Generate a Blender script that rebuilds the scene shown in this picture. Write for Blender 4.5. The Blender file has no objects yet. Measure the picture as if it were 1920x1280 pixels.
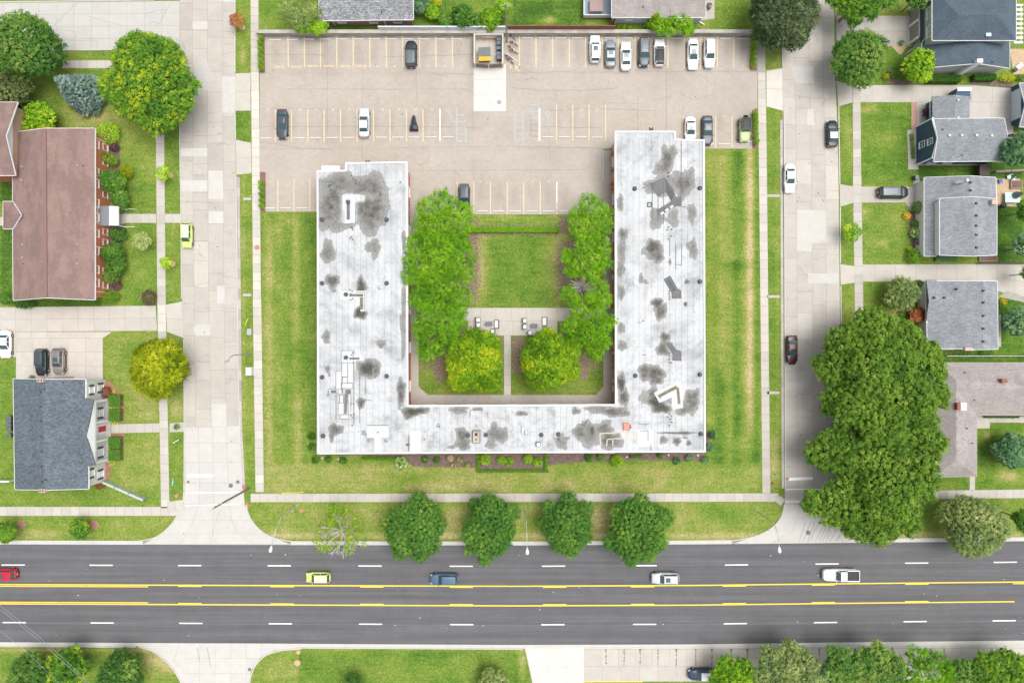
import bpy, math, random
import numpy as np
from mathutils import Vector, Matrix
random.seed(7)
RNG = np.random.default_rng(7)
S, H, CX, CY = 0.09, 115.2, 960.0, 640.0
R = math.radians
scene = bpy.context.scene
COL = scene.collection

def W(px, py, z=0.0):
    """survey point: plan position of a point of height z"""
    k = S * (H - z) / H
    return ((px - CX) * k, (CY - py) * k)
def W3(px, py, z=0.0):
    x, y = W(px, py, z); return (x, y, z)

# ------------------------------------------------------------------ materials
def newmat(name):
    m = bpy.data.materials.new(name); m.use_nodes = True
    nt = m.node_tree
    return m, nt, nt.nodes, nt.links, nt.nodes['Principled BSDF']
def c4(c): return (c[0], c[1], c[2], 1.0)
def mul(c, f): return (c[0]*f, c[1]*f, c[2]*f)
def noise(N, L, scale, detail=4, vec=None, rough=.6):
    n = N.new('ShaderNodeTexNoise'); n.inputs['Scale'].default_value = scale
    n.inputs['Detail'].default_value = detail; n.inputs['Roughness'].default_value = rough
    if vec is not None: L.new(vec, n.inputs['Vector'])
    return n.outputs['Fac']
def ramp(N, L, fac, stops):
    r = N.new('ShaderNodeValToRGB'); e = r.color_ramp.elements
    while len(e) < len(stops): e.new(.5)
    for i, (p, c) in enumerate(stops):
        e[i].position = p; e[i].color = c4(c)
    L.new(fac, r.inputs['Fac']); return r.outputs['Color']
def gray(v): return (v, v, v)
def math_(N, L, op, a, b=None, clamp=False):
    m = N.new('ShaderNodeMath'); m.operation = op; m.use_clamp = clamp
    for i, x in enumerate((a, b)):
        if x is None: continue
        if isinstance(x, (int, float)): m.inputs[i].default_value = x
        else: L.new(x, m.inputs[i])
    return m.outputs[0]
def mixc(N, L, fac, a, b, mode='MIX'):
    m = N.new('ShaderNodeMix'); m.data_type = 'RGBA'; m.blend_type = mode
    for s, x in ((m.inputs[0], fac), (m.inputs[6], a), (m.inputs[7], b)):
        if isinstance(x, (int, float)): s.default_value = x
        elif isinstance(x, tuple): s.default_value = c4(x)
        else: L.new(x, s)
    return m.outputs[2]
def attr(N, name):
    a = N.new('ShaderNodeAttribute'); a.attribute_name = name; return a.outputs['Fac']
def objco(N): return N.new('ShaderNodeTexCoord').outputs['Object']

MATS = {}
def mat(name, col, rough=.8, var=.12, scale=2.0, fine=.1, fscale=14.0, metal=0.0, coat=0.0, spec=.4, shade=False):
    if name in MATS: return MATS[name]
    m, nt, N, L, P = newmat(name)
    co = objco(N)
    a = ramp(N, L, noise(N, L, scale, 5, co), [(.3, mul(col, 1-var)), (.7, mul(col, 1+var))])
    b = ramp(N, L, noise(N, L, fscale, 3, co), [(.3, gray(1-fine)), (.7, gray(1+fine))])
    c = mixc(N, L, 1.0, a, b, 'MULTIPLY')
    if shade:
        s = N.new('ShaderNodeCombineColor')
        at = attr(N, 'shade')
        for i in range(3): L.new(at, s.inputs[i])
        c = mixc(N, L, 1.0, c, s.outputs[0], 'MULTIPLY')
    L.new(c, P.inputs['Base Color'])
    P.inputs['Roughness'].default_value = rough; P.inputs['Metallic'].default_value = metal
    P.inputs['Specular IOR Level'].default_value = spec
    if coat:
        P.inputs['Coat Weight'].default_value = coat; P.inputs['Coat Roughness'].default_value = .04
    MATS[name] = m; return m
def paint(name, col, metal=0.0, rough=.35):
    return mat('paint_'+name, col, rough, .02, 1.5, .0, 30, metal*.3, .25, .4)
def plain(name, col, rough=.6, metal=0.0, spec=.4): return mat(name, col, rough, .07, 3, .04, 20, metal, 0, spec)
GLASS = plain('car_glass', (.035, .075, .085), .08, 0, .9)
PANE = plain('window_pane', (.05, .075, .085), .08, 0, .8)
PANEL = plain('window_pane_pale', (.30, .42, .42), .15, 0, .8)
WHITE = plain('white_trim', (.72, .73, .75), .5)
TYRE = plain('tyre_rubber', (.018, .018, .02), .85)
RIM = plain('wheel_rim', (.42, .43, .45), .35, .6)
BLACK = plain('black_plastic', (.02, .021, .024), .5)
REDLENS = plain('red_lens', (.42, .01, .015), .2)
CLEARLENS = plain('clear_lens', (.6, .62, .65), .15)
CHROME = plain('steel_grey', (.34, .35, .36), .4, .5)

def shingle(name, col, v=.13, bw=.5, bh=.22, rot=0.0, streak=.07):
    m, nt, N, L, P = newmat(name)
    co = objco(N)
    mp = N.new('ShaderNodeMapping'); mp.inputs['Rotation'].default_value = (0, 0, rot); L.new(co, mp.inputs[0])
    nz = N.new('ShaderNodeTexNoise'); nz.inputs['Scale'].default_value = 2.2; L.new(co, nz.inputs['Vector'])
    vm = N.new('ShaderNodeVectorMath'); vm.operation = 'SCALE'; vm.inputs[3].default_value = .45; L.new(nz.outputs['Color'], vm.inputs[0])
    va = N.new('ShaderNodeVectorMath'); L.new(mp.outputs[0], va.inputs[0]); L.new(vm.outputs[0], va.inputs[1])
    b = N.new('ShaderNodeTexBrick'); L.new(va.outputs[0], b.inputs['Vector'])
    b.inputs['Color1'].default_value = c4(mul(col, 1-v)); b.inputs['Color2'].default_value = c4(mul(col, 1+v))
    b.inputs['Mortar'].default_value = c4(mul(col, 1-2.2*v)); b.inputs['Scale'].default_value = 1
    b.inputs['Mortar Size'].default_value = .02; b.inputs['Brick Width'].default_value = bw; b.inputs['Row Height'].default_value = bh
    big = ramp(N, L, noise(N, L, .35, 4, co), [(.3, gray(.9)), (.7, gray(1.1))])
    c = mixc(N, L, 1.0, b.outputs['Color'], big, 'MULTIPLY')
    m2 = N.new('ShaderNodeMapping'); m2.inputs['Scale'].default_value = (.5, .18, .5); L.new(co, m2.inputs[0]); c = mixc(N, L, 1.0, c, ramp(N, L, noise(N, L, 1.0, 5, m2.outputs[0], .65), [(.46, gray(1)), (.56, gray(1-streak))]), 'MULTIPLY')
    fn = ramp(N, L, noise(N, L, 4.5, 3, co, .85), [(.3, gray(1-v)), (.7, gray(1+v))]); c = mixc(N, L, 1.0, c, fn, 'MULTIPLY')
    L.new(c, P.inputs['Base Color']); P.inputs['Roughness'].default_value = .92; P.inputs['Specular IOR Level'].default_value = .2
    return m
SH_RED = shingle('brown_red_shingles', (.25, .172, .155), .06, streak=.16)
SH_BLUE = shingle('blue_grey_shingles', (.125, .152, .18), .25, .42, .2)
SH_SLATE = shingle('slate_shingles', (.085, .115, .145), .1)
SH_GREY = shingle('grey_shingles', (.235, .255, .275), .14)
SH_LIGHT = shingle('light_grey_shingles', (.25, .265, .29), .16)
SH_TAUPE = shingle('taupe_shingles', (.33, .30, .29), .1)
SH_SPECK = shingle('speckled_grey_shingles', (.28, .29, .31), .32, .4, .25)
def brickmat():
    m, nt, N, L, P = newmat('red_brick')
    b = N.new('ShaderNodeTexBrick'); co = objco(N)
    mp = N.new('ShaderNodeMapping'); mp.inputs['Rotation'].default_value = (R(90), 0, R(90)); L.new(co, mp.inputs[0]); L.new(mp.outputs[0], b.inputs['Vector'])
    b.inputs['Color1'].default_value = (.55, .19, .085, 1); b.inputs['Color2'].default_value = (.47, .145, .065, 1)
    b.inputs['Mortar'].default_value = (.45, .3, .22, 1); b.inputs['Scale'].default_value = 1
    b.inputs['Mortar Size'].default_value = .008; b.inputs['Brick Width'].default_value = .22; b.inputs['Row Height'].default_value = .075
    L.new(b.outputs['Color'], P.inputs['Base Color']); P.inputs['Roughness'].default_value = .9
    return m
BRICK = brickmat()

# ------------------------------------------------------------------ mesh builder
class MB:
    def __init__(s): s.v = []; s.f = []; s.m = []; s.sh = []
    def poly(s, pts, mi=0, sh=1.0):
        o = len(s.v); s.v += [tuple(p) for p in pts]; s.f.append(list(range(o, o+len(pts)))); s.m.append(mi); s.sh.append(sh)
    def prism(s, pts2, z0, z1, mi=0, bottom=False, sh=1.0, mside=None):
        n = len(pts2)
        a = sum(pts2[i][0]*pts2[(i+1) % n][1]-pts2[(i+1) % n][0]*pts2[i][1] for i in range(n))
        if a < 0: pts2 = pts2[::-1]
        o = len(s.v)
        s.v += [(p[0], p[1], z0) for p in pts2] + [(p[0], p[1], z1) for p in pts2]
        s.f.append([o+n+i for i in range(n)]); s.m.append(mi); s.sh.append(sh)
        for i in range(n):
            j = (i+1) % n
            s.f.append([o+i, o+j, o+n+j, o+n+i]); s.m.append(mi if mside is None else mside); s.sh.append(sh)
        if bottom: s.f.append([o+i for i in range(n)][::-1]); s.m.append(mi); s.sh.append(sh)
    def box(s, cx, cy, cz, sx, sy, sz, rz=0.0, mi=0, ch=0.0, sh=1.0):
        c, d = math.cos(rz), math.sin(rz); hx, hy, hz = sx/2, sy/2, sz/2
        o = len(s.v)
        lv = [(-hx, -hy, -hz), (hx, -hy, -hz), (hx, hy, -hz), (-hx, hy, -hz), (-hx+ch, -hy+ch, hz), (hx-ch, -hy+ch, hz), (hx-ch, hy-ch, hz), (-hx+ch, hy-ch, hz)]
        s.v += [(cx+x*c-y*d, cy+x*d+y*c, cz+z) for x, y, z in lv]
        for f in ((3, 2, 1, 0), (4, 5, 6, 7), (0, 1, 5, 4), (1, 2, 6, 5), (2, 3, 7, 6), (3, 0, 4, 7)):
            s.f.append([o+i for i in f]); s.m.append(mi); s.sh.append(sh)
    def tube(s, p0, p1, r0, r1=None, n=6, mi=0, caps=True):
        r1 = r0 if r1 is None else r1
        a, b = Vector(p0), Vector(p1); d = (b-a)
        if d.length < 1e-6: return
        d.normalize(); u = d.orthogonal().normalized(); w = d.cross(u); o = len(s.v)
        for c, r in ((a, r0), (b, r1)):
            for i in range(n):
                t = 2*math.pi*i/n; s.v.append(tuple(c+u*(r*math.cos(t))+w*(r*math.sin(t))))
        for i in range(n):
            j = (i+1) % n; s.f.append([o+i, o+j, o+n+j, o+n+i]); s.m.append(mi); s.sh.append(1)
        if caps:
            s.f.append([o+i for i in range(n)][::-1]); s.f.append([o+n+i for i in range(n)]); s.m += [mi, mi]; s.sh += [1, 1]
    def path(s, pts, r, n=6, mi=0):
        rs = r if isinstance(r, (list, tuple)) else [r]*len(pts)
        for i in range(len(pts)-1): s.tube(pts[i], pts[i+1], rs[i], rs[i+1], n, mi)
    def lathe(s, prof, cx=0, cy=0, cz=0, n=12, mi=0):
        o = len(s.v)
        for r, z in prof:
            for i in range(n):
                t = 2*math.pi*i/n; s.v.append((cx+r*math.cos(t), cy+r*math.sin(t), cz+z))
        for k in range(len(prof)-1):
            for i in range(n):
                j = (i+1) % n; s.f.append([o+k*n+i, o+k*n+j, o+(k+1)*n+j, o+(k+1)*n+i]); s.m.append(mi); s.sh.append(1)
        s.f.append([o+(len(prof)-1)*n+i for i in range(n)]); s.m.append(mi); s.sh.append(1)
        s.f.append([o+i for i in range(n)][::-1]); s.m.append(mi); s.sh.append(1)
    def strip(s, pts, w, z, mi=0, h=None, sh=1.0):
        """ribbon of width w along a polyline; with h a raised bar"""
        n = len(pts); L_, R_ = [], []
        for i in range(n):
            a = Vector(pts[max(0, i-1)]); b = Vector(pts[min(n-1, i+1)]); d = (b-a)
            if d.length < 1e-9: d = Vector((1, 0))
            d.normalize(); nrm = Vector((-d.y, d.x))*(w/2)
            p = Vector(pts[i]); L_.append(p+nrm); R_.append(p-nrm)
        for i in range(n-1):
            q = [R_[i], R_[i+1], L_[i+1], L_[i]]
            if h is None: s.poly([(p.x, p.y, z) for p in q], mi, sh)
            else: s.prism([(p.x, p.y) for p in q], z, z+h, mi, sh=sh)
    def build(s, name, mats, parent=None, smooth=False, local=False, loc=None):
        me = bpy.data.meshes.new(name)
        v = s.v
        off = (0, 0, 0)
        if parent is not None and not local: off = tuple(parent.matrix_basis.translation)
        elif parent is None and loc is not None and not local: off = tuple(loc)
        if off != (0, 0, 0): v = [(a-off[0], b-off[1], c-off[2]) for a, b, c in v]
        me.from_pydata(v, [], s.f)
        if not isinstance(mats, (list, tuple)): mats = [mats]
        for m in mats: me.materials.append(m)
        if len(mats) > 1: me.polygons.foreach_set('material_index', s.m)
        if any(x != 1 for x in s.sh):
            a = me.attributes.new('shade', 'FLOAT', 'FACE'); a.data.foreach_set('value', s.sh)
        elif any(m and m.name.startswith('concrete') for m in mats):
            a = me.attributes.new('shade', 'FLOAT', 'FACE'); a.data.foreach_set('value', [1.0]*len(s.f))
        if smooth: me.polygons.foreach_set('use_smooth', [True]*len(me.polygons))
        me.update()
        o = bpy.data.objects.new(name, me); COL.objects.link(o)
        if parent is not None: o.parent = parent
        elif loc is not None: o.location = loc
        return o
def tag(o, label=None, cat=None, group=None, kind=None):
    if label: o['label'] = label
    if cat: o['category'] = cat
    if group: o['group'] = group
    if kind: o['kind'] = kind
    return o
def thing(name, label, cat, loc, rz=0.0, group=None):
    o = bpy.data.objects.new(name, None); o.empty_display_size = .2; COL.objects.link(o)
    o.location = loc; o.rotation_euler = (0, 0, rz)
    return tag(o, label, cat, group)
def copy_tree(root, loc, rz=0.0, label=None):
    r = root.copy(); COL.objects.link(r); r.location = loc; r.rotation_euler = (0, 0, rz)
    if label: r['label'] = label
    for ch in root.children:
        c = ch.copy(); COL.objects.link(c); c.parent = r
        for g in ch.children:
            d = g.copy(); COL.objects.link(d); d.parent = c
    return r
ORD = ['first','second','third','fourth','fifth','sixth','seventh','eighth','ninth','tenth','eleventh','twelfth','thirteenth','fourteenth','fifteenth','sixteenth','seventeenth','eighteenth','nineteenth','twentieth']

# ------------------------------------------------------------------ camera, light, world
cam = bpy.data.cameras.new('camera'); co_ = bpy.data.objects.new('camera', cam); COL.objects.link(co_)
co_.location = (0, 0, H); co_.rotation_euler = (0, 0, 0)
cam.sensor_width = 36; cam.lens = 24; cam.clip_end = 5000; scene.camera = co_
SUN_EL, SUN_AZ = R(74), R(75)      # azimuth measured from +y towards +x
wd = bpy.data.worlds.new('World'); scene.world = wd; wd.use_nodes = True
N = wd.node_tree.nodes; L = wd.node_tree.links
sky = N.new('ShaderNodeTexSky'); sky.sky_type = 'NISHITA'; sky.sun_disc = False
sky.sun_elevation = SUN_EL; sky.sun_rotation = SUN_AZ; sky.air_density = 1.0; sky.dust_density = 4.0; sky.ozone_density = 1.0
hs = N.new('ShaderNodeHueSaturation'); hs.inputs['Saturation'].default_value = .22
L.new(sky.outputs[0], hs.inputs['Color']); L.new(hs.outputs[0], N['Background'].inputs['Color'])
N['Background'].inputs['Strength'].default_value = .135
sl = bpy.data.lights.new('sun', 'SUN'); sl.energy = 1.5; sl.angle = R(40); sl.color = (1, .95, .87)
so = bpy.data.objects.new('sun', sl); COL.objects.link(so)
d = Vector((math.sin(SUN_AZ)*math.cos(SUN_EL), math.cos(SUN_AZ)*math.cos(SUN_EL), math.sin(SUN_EL)))
so.rotation_euler = d.to_track_quat('Z', 'Y').to_euler(); so.location = (60, 30, 90)
vs = scene.view_settings; vs.view_transform = 'Standard'; vs.look = 'None'; vs.gamma = 1; vs.exposure = .62
try: scene.cycles.max_bounces = 6; scene.cycles.diffuse_bounces = 3; scene.cycles.use_denoising = True
except Exception: pass

# ------------------------------------------------------------------ ground with its wear
def grassmat():
    m, nt, N, L, P = newmat('lawn_grass')
    co = objco(N)
    g = attr(N, 'dry')
    n1 = noise(N, L, .22, 5, co, .65); n2 = noise(N, L, 1.0, 6, co, .75); n3 = noise(N, L, 3.6, 4, co, .8)
    v = math_(N, L, 'ADD', g, math_(N, L, 'MULTIPLY', math_(N, L, 'SUBTRACT', n1, .5), .85))
    mp = N.new('ShaderNodeMapping'); mp.inputs['Scale'].default_value = (.25, 1.5, 1); L.new(co, mp.inputs[0]); n5 = noise(N, L, 1.0, 4, mp.outputs[0], .6)
    v = math_(N, L, 'ADD', v, math_(N, L, 'MULTIPLY', math_(N, L, 'SUBTRACT', n5, .5), .35))
    v = math_(N, L, 'ADD', v, math_(N, L, 'MULTIPLY', math_(N, L, 'SUBTRACT', n2, .5), .6))
    v = math_(N, L, 'ADD', v, math_(N, L, 'MULTIPLY', math_(N, L, 'SUBTRACT', n3, .5), .95))
    c = ramp(N, L, v, [(0, (.045, .105, .017)), (.25, (.10, .185, .026)), (.5, (.18, .238, .044)), (.75, (.305, .285, .11)), (1, (.45, .37, .21))])
    hp = mixc(N, L, 1.0, ramp(N, L, noise(N, L, 9, 2, co, .8), [(.3, gray(.75)), (.7, gray(1.25))]), ramp(N, L, noise(N, L, 2.8, 4, co, .75), [(.33, gray(.68)), (.67, gray(1.32))]), 'MULTIPLY')
    c = mixc(N, L, 1.0, c, hp, 'MULTIPLY')
    dv = math_(N, L, 'ADD', attr(N, 'dirt'), math_(N, L, 'MULTIPLY', math_(N, L, 'SUBTRACT', n2, .5), .8))
    dm = ramp(N, L, dv, [(.42, gray(0)), (.6, gray(1))])
    dc = ramp(N, L, n3, [(.3, (.10, .07, .045)), (.5, (.21, .165, .11)), (.7, (.38, .31, .21))])
    dc = mixc(N, L, 1.0, dc, hp, 'MULTIPLY')
    c = mixc(N, L, dm, c, dc)
    L.new(c, P.inputs['Base Color']); P.inputs['Roughness'].default_value = .95; P.inputs['Specular IOR Level'].default_value = .1
    b = N.new('ShaderNodeBump'); b.inputs['Strength'].default_value = .5; b.inputs['Distance'].default_value = .06
    L.new(noise(N, L, 9, 3, co), b.inputs['Height']); L.new(b.outputs[0], P.inputs['Normal'])
    return m
GRASS = grassmat()

def soft_rect(X, Y, x0, y0, x1, y1, s):
    f = lambda t: np.clip(t/s+.5, 0, 1)
    return f(X-x0)*f(x1-X)*f(Y-y0)*f(y1-Y)
def gauss(X, Y, cx, cy, rx, ry): return np.exp(-(((X-cx)/rx)**2+((Y-cy)/ry)**2))
def np_grid(name, xs, ys, z, mats, fields, parent=None):
    X, Y = np.meshgrid(xs, ys); nx, ny = len(xs), len(ys)
    v = np.stack([X.ravel(), Y.ravel(), np.full(X.size, z)], 1).astype(np.float32)
    if parent is not None: v -= np.array(parent.location, dtype=np.float32)
    i = np.arange(nx-1)[None, :] + nx*np.arange(ny-1)[:, None]; i = i.ravel()
    f = np.stack([i, i+1, i+nx+1, i+nx], 1)
    me = mesh_np(name, v, f)
    for m in mats: me.materials.append(m)
    PX = X/S+CX; PY = CY-Y/S
    for k, fn in fields.items():
        a = me.attributes.new(k, 'FLOAT', 'POINT'); a.data.foreach_set('value', fn(X, Y, PX, PY).ravel().astype(np.float32))
    o = bpy.data.objects.new(name, me); COL.objects.link(o)
    if parent is not None: o.parent = parent
    return o
def mesh_np(name, v, f):
    me = bpy.data.meshes.new(name); k = f.shape[1]
    me.vertices.add(len(v)); me.vertices.foreach_set('co', v.astype(np.float32).ravel())
    me.loops.add(f.size); me.loops.foreach_set('vertex_index', f.astype(np.int32).ravel())
    me.polygons.add(len(f)); me.polygons.foreach_set('loop_start', np.arange(0, f.size, k, dtype=np.int32))
    me.update(calc_edges=True); return me

def dry_field(X, Y, x, y):
    g = np.full(X.shape, .42)
    def rect(x0, y0, x1, y1, v, s=6):
        nonlocal g; m = soft_rect(x, y, x0, y0, x1, y1, s); g = g*(1-m)+v*m
    def add(cx, cy, rx, ry, v):
        nonlocal g; g = g + v*gauss(x, y, cx, cy, rx, ry)
    rect(488, 398, 596, 930, .40)
    for cx, w, y0, y1, v in ((505, 9, 430, 900, .3), (556, 7, 425, 620, .17), (560, 8, 740, 890, .22), (530, 8, 400, 900, -.05)):
        g = g + v*np.exp(-((x-cx)/w)**2)*soft_rect(x, y, 488, y0, 600, y1, 40)
    g = g - .12*soft_rect(x, y, 575, 400, 597, 850, 14)
    rect(1322, 280, 1424, 925, .30)
    for cx, w, y0, y1, v in ((1351, 11, 270, 700, .38), (1408, 9, 270, 800, .62), (1331, 8, 280, 800, .1), (1370, 4, 300, 900, .08), (1391, 6, 500, 900, .12)):
        g = g + v*np.exp(-((x-cx)/w)**2)*soft_rect(x, y, 1320, y0, 1426, y1, 50)
    g = g - .22*gauss(x, y, 1385, 495, 40, 8)
    g = g + .10*np.sin((x-1322)/5.6)*soft_rect(x, y, 1322, 280, 1424, 900, 6)+.05*np.sin((x-490)/4.6)*soft_rect(x, y, 490, 400, 594, 900, 6)+.10*gauss(x, y, 1385, 400, 9, 60)+.07*np.sin((y-870)/3.2)*soft_rect(x, y, 490, 872, 1424, 924, 8)
    rect(495, 872, 1426, 924, .60, 14); add(860, 915, 60, 14, .1); add(1060, 890, 30, 10, -.1); add(780, 895, 40, 8, -.25); add(1350, 880, 60, 20, -.15); add(1170, 890, 25, 10, -.15)
    rect(470, 943, 1462, 1012, .5, 6); g = g + .3*np.exp(-((y-1004)/6)**2)*soft_rect(x, y, 490, 990, 1450, 1016, 8)
    add(1370, 965, 60, 18, -.18); add(1060, 965, 200, 14, .15); add(850, 985, 16, 20, .25); add(1125, 985, 16, 20, .28)
    rect(0, 967, 340, 1013, .46, 6); add(40, 1000, 80, 10, .2)
    rect(885, 402, 1062, 420, .42, 6); add(940, 410, 60, 6, .12)
    rect(905, 440, 1040, 574, .30, 30); add(1050, 500, 28, 90, .28); add(898, 500, 18, 90, .38)
    # west side yards
    rect(180, 225, 340, 575, .34, 16); add(130, 230, 60, 30, .15); add(245, 240, 40, 60, .12); add(190, 215, 50, 20, .2); add(100, 200, 30, 20, -.1)
    add(280, 300, 20, 50, .1); add(245, 470, 10, 40, .15); add(320, 350, 12, 100, .06)
    rect(0, 420, 24, 560, .08, 5); rect(0, 340, 24, 380, .08, 5); rect(30, 562, 190, 577, .1, 5)
    rect(195, 625, 300, 792, .5, 12); add(275, 740, 20, 40, .2); add(235, 650, 30, 30, -.05); rect(226, 812, 300, 950, .52, 10); rect(0, 912, 300, 950, .4, 8)
    rect(0, 670, 26, 905, .34, 6); rect(318, 625, 345, 790, .5, 6); add(330, 770, 10, 20, .25); rect(318, 812, 345, 925, .38, 6)
    rect(452, 328, 470, 920, .42, 3); g = g + .18*np.exp(-((x-456)/3)**2)*soft_rect(x, y, 440, 330, 475, 920, 10)
    rect(442, 0, 470, 208, .40, 4); add(456, 105, 8, 20, .35); rect(442, 205, 470, 270, .28, 4)
    # north yards
    rect(488, 0, 600, 58, .38, 8); rect(600, 40, 780, 60, .15, 5); rect(775, 0, 960, 60, .28, 8); add(925, 25, 20, 14, .4); rect(960, 0, 1095, 50, .10, 8); add(1030, 38, 14, 6, .75)
    rect(1330, 0, 1400, 57, .30, 8); add(1330, 45, 30, 10, .3)
    # east yards
    rect(1438, 198, 1464, 930, .34, 4); add(1450, 870, 10, 50, .35); rect(1438, 70, 1466, 132, .5, 4); g = g + .15*np.exp(-((x-1459)/3)**2)*soft_rect(x, y, 1436, 200, 1470, 930, 10)
    rect(1574, 192, 1600, 600, .38, 4); add(1590, 250, 8, 30, .25); rect(1615, 192, 1712, 348, .28, 8); add(1628, 205, 20, 10, .45); add(1660, 262, 20, 15, .12)
    rect(1615, 382, 1705, 496, .38, 8); add(1657, 456, 10, 8, .45); add(1622, 400, 12, 12, .2)
    rect(1720, 304, 1920, 352, .08, 6); rect(1868, 385, 1920, 492, .04, 6); rect(1620, 528, 1705, 620, .34, 8); add(1680, 590, 20, 14, .4)  # low values round the dormer house put its shade into the grass colour
    rect(1872, 560, 1920, 680, .14, 6); rect(1760, 657, 1920, 680, .2, 5); rect(1832, 792, 1920, 916, .27, 6); add(1851, 816, 7, 7, .7); add(1890, 892, 28, 12, .45)
    rect(1755, 895, 1818, 917, .3, 5); rect(1745, 935, 1920, 1008, .42, 6); g = g + .3*np.exp(-((y-1003)/7)**2)*soft_rect(x, y, 1640, 985, 1930, 1012, 8)
    add(1775, 965, 14, 30, .2); rect(1572, 90, 1700, 158, .22, 8); rect(1880, 100, 1920, 120, .3, 5)
    # south
    rect(0, 1213, 345, 1285, .34, 8); add(300, 1240, 40, 26, .5); g = g + .25*np.exp(-((y-1219)/5)**2)*soft_rect(x, y, 0, 1205, 280, 1235, 8); add(230, 1228, 30, 8, .25)
    rect(468, 1214, 1000, 1290, .30, 8); add(980, 1240, 8, 30, .5); g = g + .12*np.exp(-((y-1217)/4)**2)
    add(750, 1255, 60, 14, .08); add(870, 1255, 40, 20, .12)
    return g
def dirt_field(X, Y, x, y):
    d = np.zeros(X.shape)
    def rect(x0, y0, x1, y1, v=1.0, s=8):
        nonlocal d; d = np.maximum(d, v*soft_rect(x, y, x0, y0, x1, y1, s))
    def ell(cx, cy, rx, ry, v=1.0):
        nonlocal d; q = np.clip(1.6-((x-cx)/rx)**2-((y-cy)/ry)**2, 0, 1); d = np.maximum(d, v*q)
    rect(766, 400, 908, 576, .66, 34); rect(1046, 402, 1131, 440, .7, 10); rect(1034, 440, 1131, 576, .66, 40); rect(880, 420, 1062, 426, .6, 4); rect(880, 434, 1050, 441, .75, 4)
    rect(786, 602, 880, 700, .5, 10); rect(958, 630, 985, 700, .85, 8); rect(1045, 600, 1131, 700, .5, 8); rect(930, 630, 946, 660, .6, 6); ell(825, 695, 12, 22, .9); ell(1095, 690, 10, 24, .85); ell(975, 712, 14, 12, .4)
    rect(1700, 150, 1760, 158, .6, 5)
    return d
def ground():
    def ax(lo, hi, st): 
        a = np.arange(lo, hi+st*.5, st); far = np.array([20, 60, 200, 900, 3000.])
        return np.concatenate([(lo-far)[::-1], a, hi+far])
    o = np_grid('ground', ax(-90, 90, .4), ax(-60, 60, .4), 0.0, [GRASS], {'dry': dry_field, 'dirt': dirt_field})
    tag(o, kind='structure')
ground()
# ------------------------------------------------------------------ paving
CONC = mat('concrete_street', (.425, .395, .358), .9, .07, .5, .09, 5, shade=True)
CONCW = mat('concrete_walk', (.455, .425, .385), .9, .06, .7, .07, 5, shade=True)
CONCY = mat('concrete_pale', (.485, .475, .45), .9, .05, .7, .06, 5, shade=True)
JOINT = plain('pavement_joint', (.27, .25, .22), .95)
CRACK = plain('crack_filler', (.19, .175, .16), .95)
MULCH = mat('mulch_brown', (.20, .115, .095), .95, .2, 1.2, .4, 9)
MULCHD = mat('mulch_dark', (.155, .11, .095), .95, .25, 1.5, .45, 8)
def asphalt_lot():
    m, nt, N, L, P = newmat('asphalt_lot'); co = objco(N)
    a = ramp(N, L, noise(N, L, .12, 6, co, .6), [(.3, (.345, .305, .268)), (.5, (.385, .345, .305)), (.7, (.41, .375, .335))])
    b = ramp(N, L, noise(N, L, 1.3, 5, co, .7), [(.25, gray(.9)), (.7, gray(1.07))])
    c = ramp(N, L, noise(N, L, 5, 3, co, .8), [(.3, gray(.92)), (.7, gray(1.08))])
    mp = N.new('ShaderNodeMapping'); mp.inputs['Scale'].default_value = (.25, .03, 1); L.new(co, mp.inputs[0])
    o = mixc(N, L, 1.0, mixc(N, L, 1.0, a, b, 'MULTIPLY'), c, 'MULTIPLY')
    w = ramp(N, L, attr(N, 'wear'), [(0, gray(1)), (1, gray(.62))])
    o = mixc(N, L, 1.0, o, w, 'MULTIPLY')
    L.new(o, P.inputs['Base Color']); P.inputs['Roughness'].default_value = .92; P.inputs['Specular IOR Level'].default_value = .2
    return m
def asphalt_road():
    m, nt, N, L, P = newmat('asphalt_road'); co = objco(N)
    mp = N.new('ShaderNodeMapping'); mp.inputs['Scale'].default_value = (.02, .9, 1); L.new(co, mp.inputs[0])
    a = ramp(N, L, noise(N, L, 1.0, 5, mp.outputs[0], .7), [(.3, (.088, .087, .093)), (.5, (.112, .111, .118)), (.7, (.138, .137, .143))])
    b = ramp(N, L, noise(N, L, .35, 5, co, .7), [(.25, gray(.9)), (.75, gray(1.1))])
    c = ramp(N, L, noise(N, L, 4.5, 3, co, .85), [(.3, gray(.86)), (.7, gray(1.14))])
    o = mixc(N, L, 1.0, mixc(N, L, 1.0, a, b, 'MULTIPLY'), c, 'MULTIPLY')
    L.new(o, P.inputs['Base Color']); P.inputs['Roughness'].default_value = .85; P.inputs['Specular IOR Level'].default_value = .3
    return m
ROAD = asphalt_road(); LOT = asphalt_lot()
def mark(name, col, v=.3):
    m, nt, N, L, P = newmat(name); co = objco(N)
    c = ramp(N, L, noise(N, L, 3.0, 5, co, .8), [(.3, mul(col, 1-v)), (.62, col)])
    L.new(c, P.inputs['Base Color']); P.inputs['Roughness'].default_value = .7; return m
M_WHITE = mark('marking_white', (.78, .78, .78), .05); M_YELLOW = mark('marking_yellow', (.78, .58, .06), .1)
M_STALL = mark('marking_stall', (.66, .52, .33), .22); M_FAINT = mark('marking_faded', (.52, .43, .31), .12)
M_BLUE = mark('marking_blue', (.38, .46, .48), .25); M_DARK = mark('marking_worn', (.22, .23, .24), .2)

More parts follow.
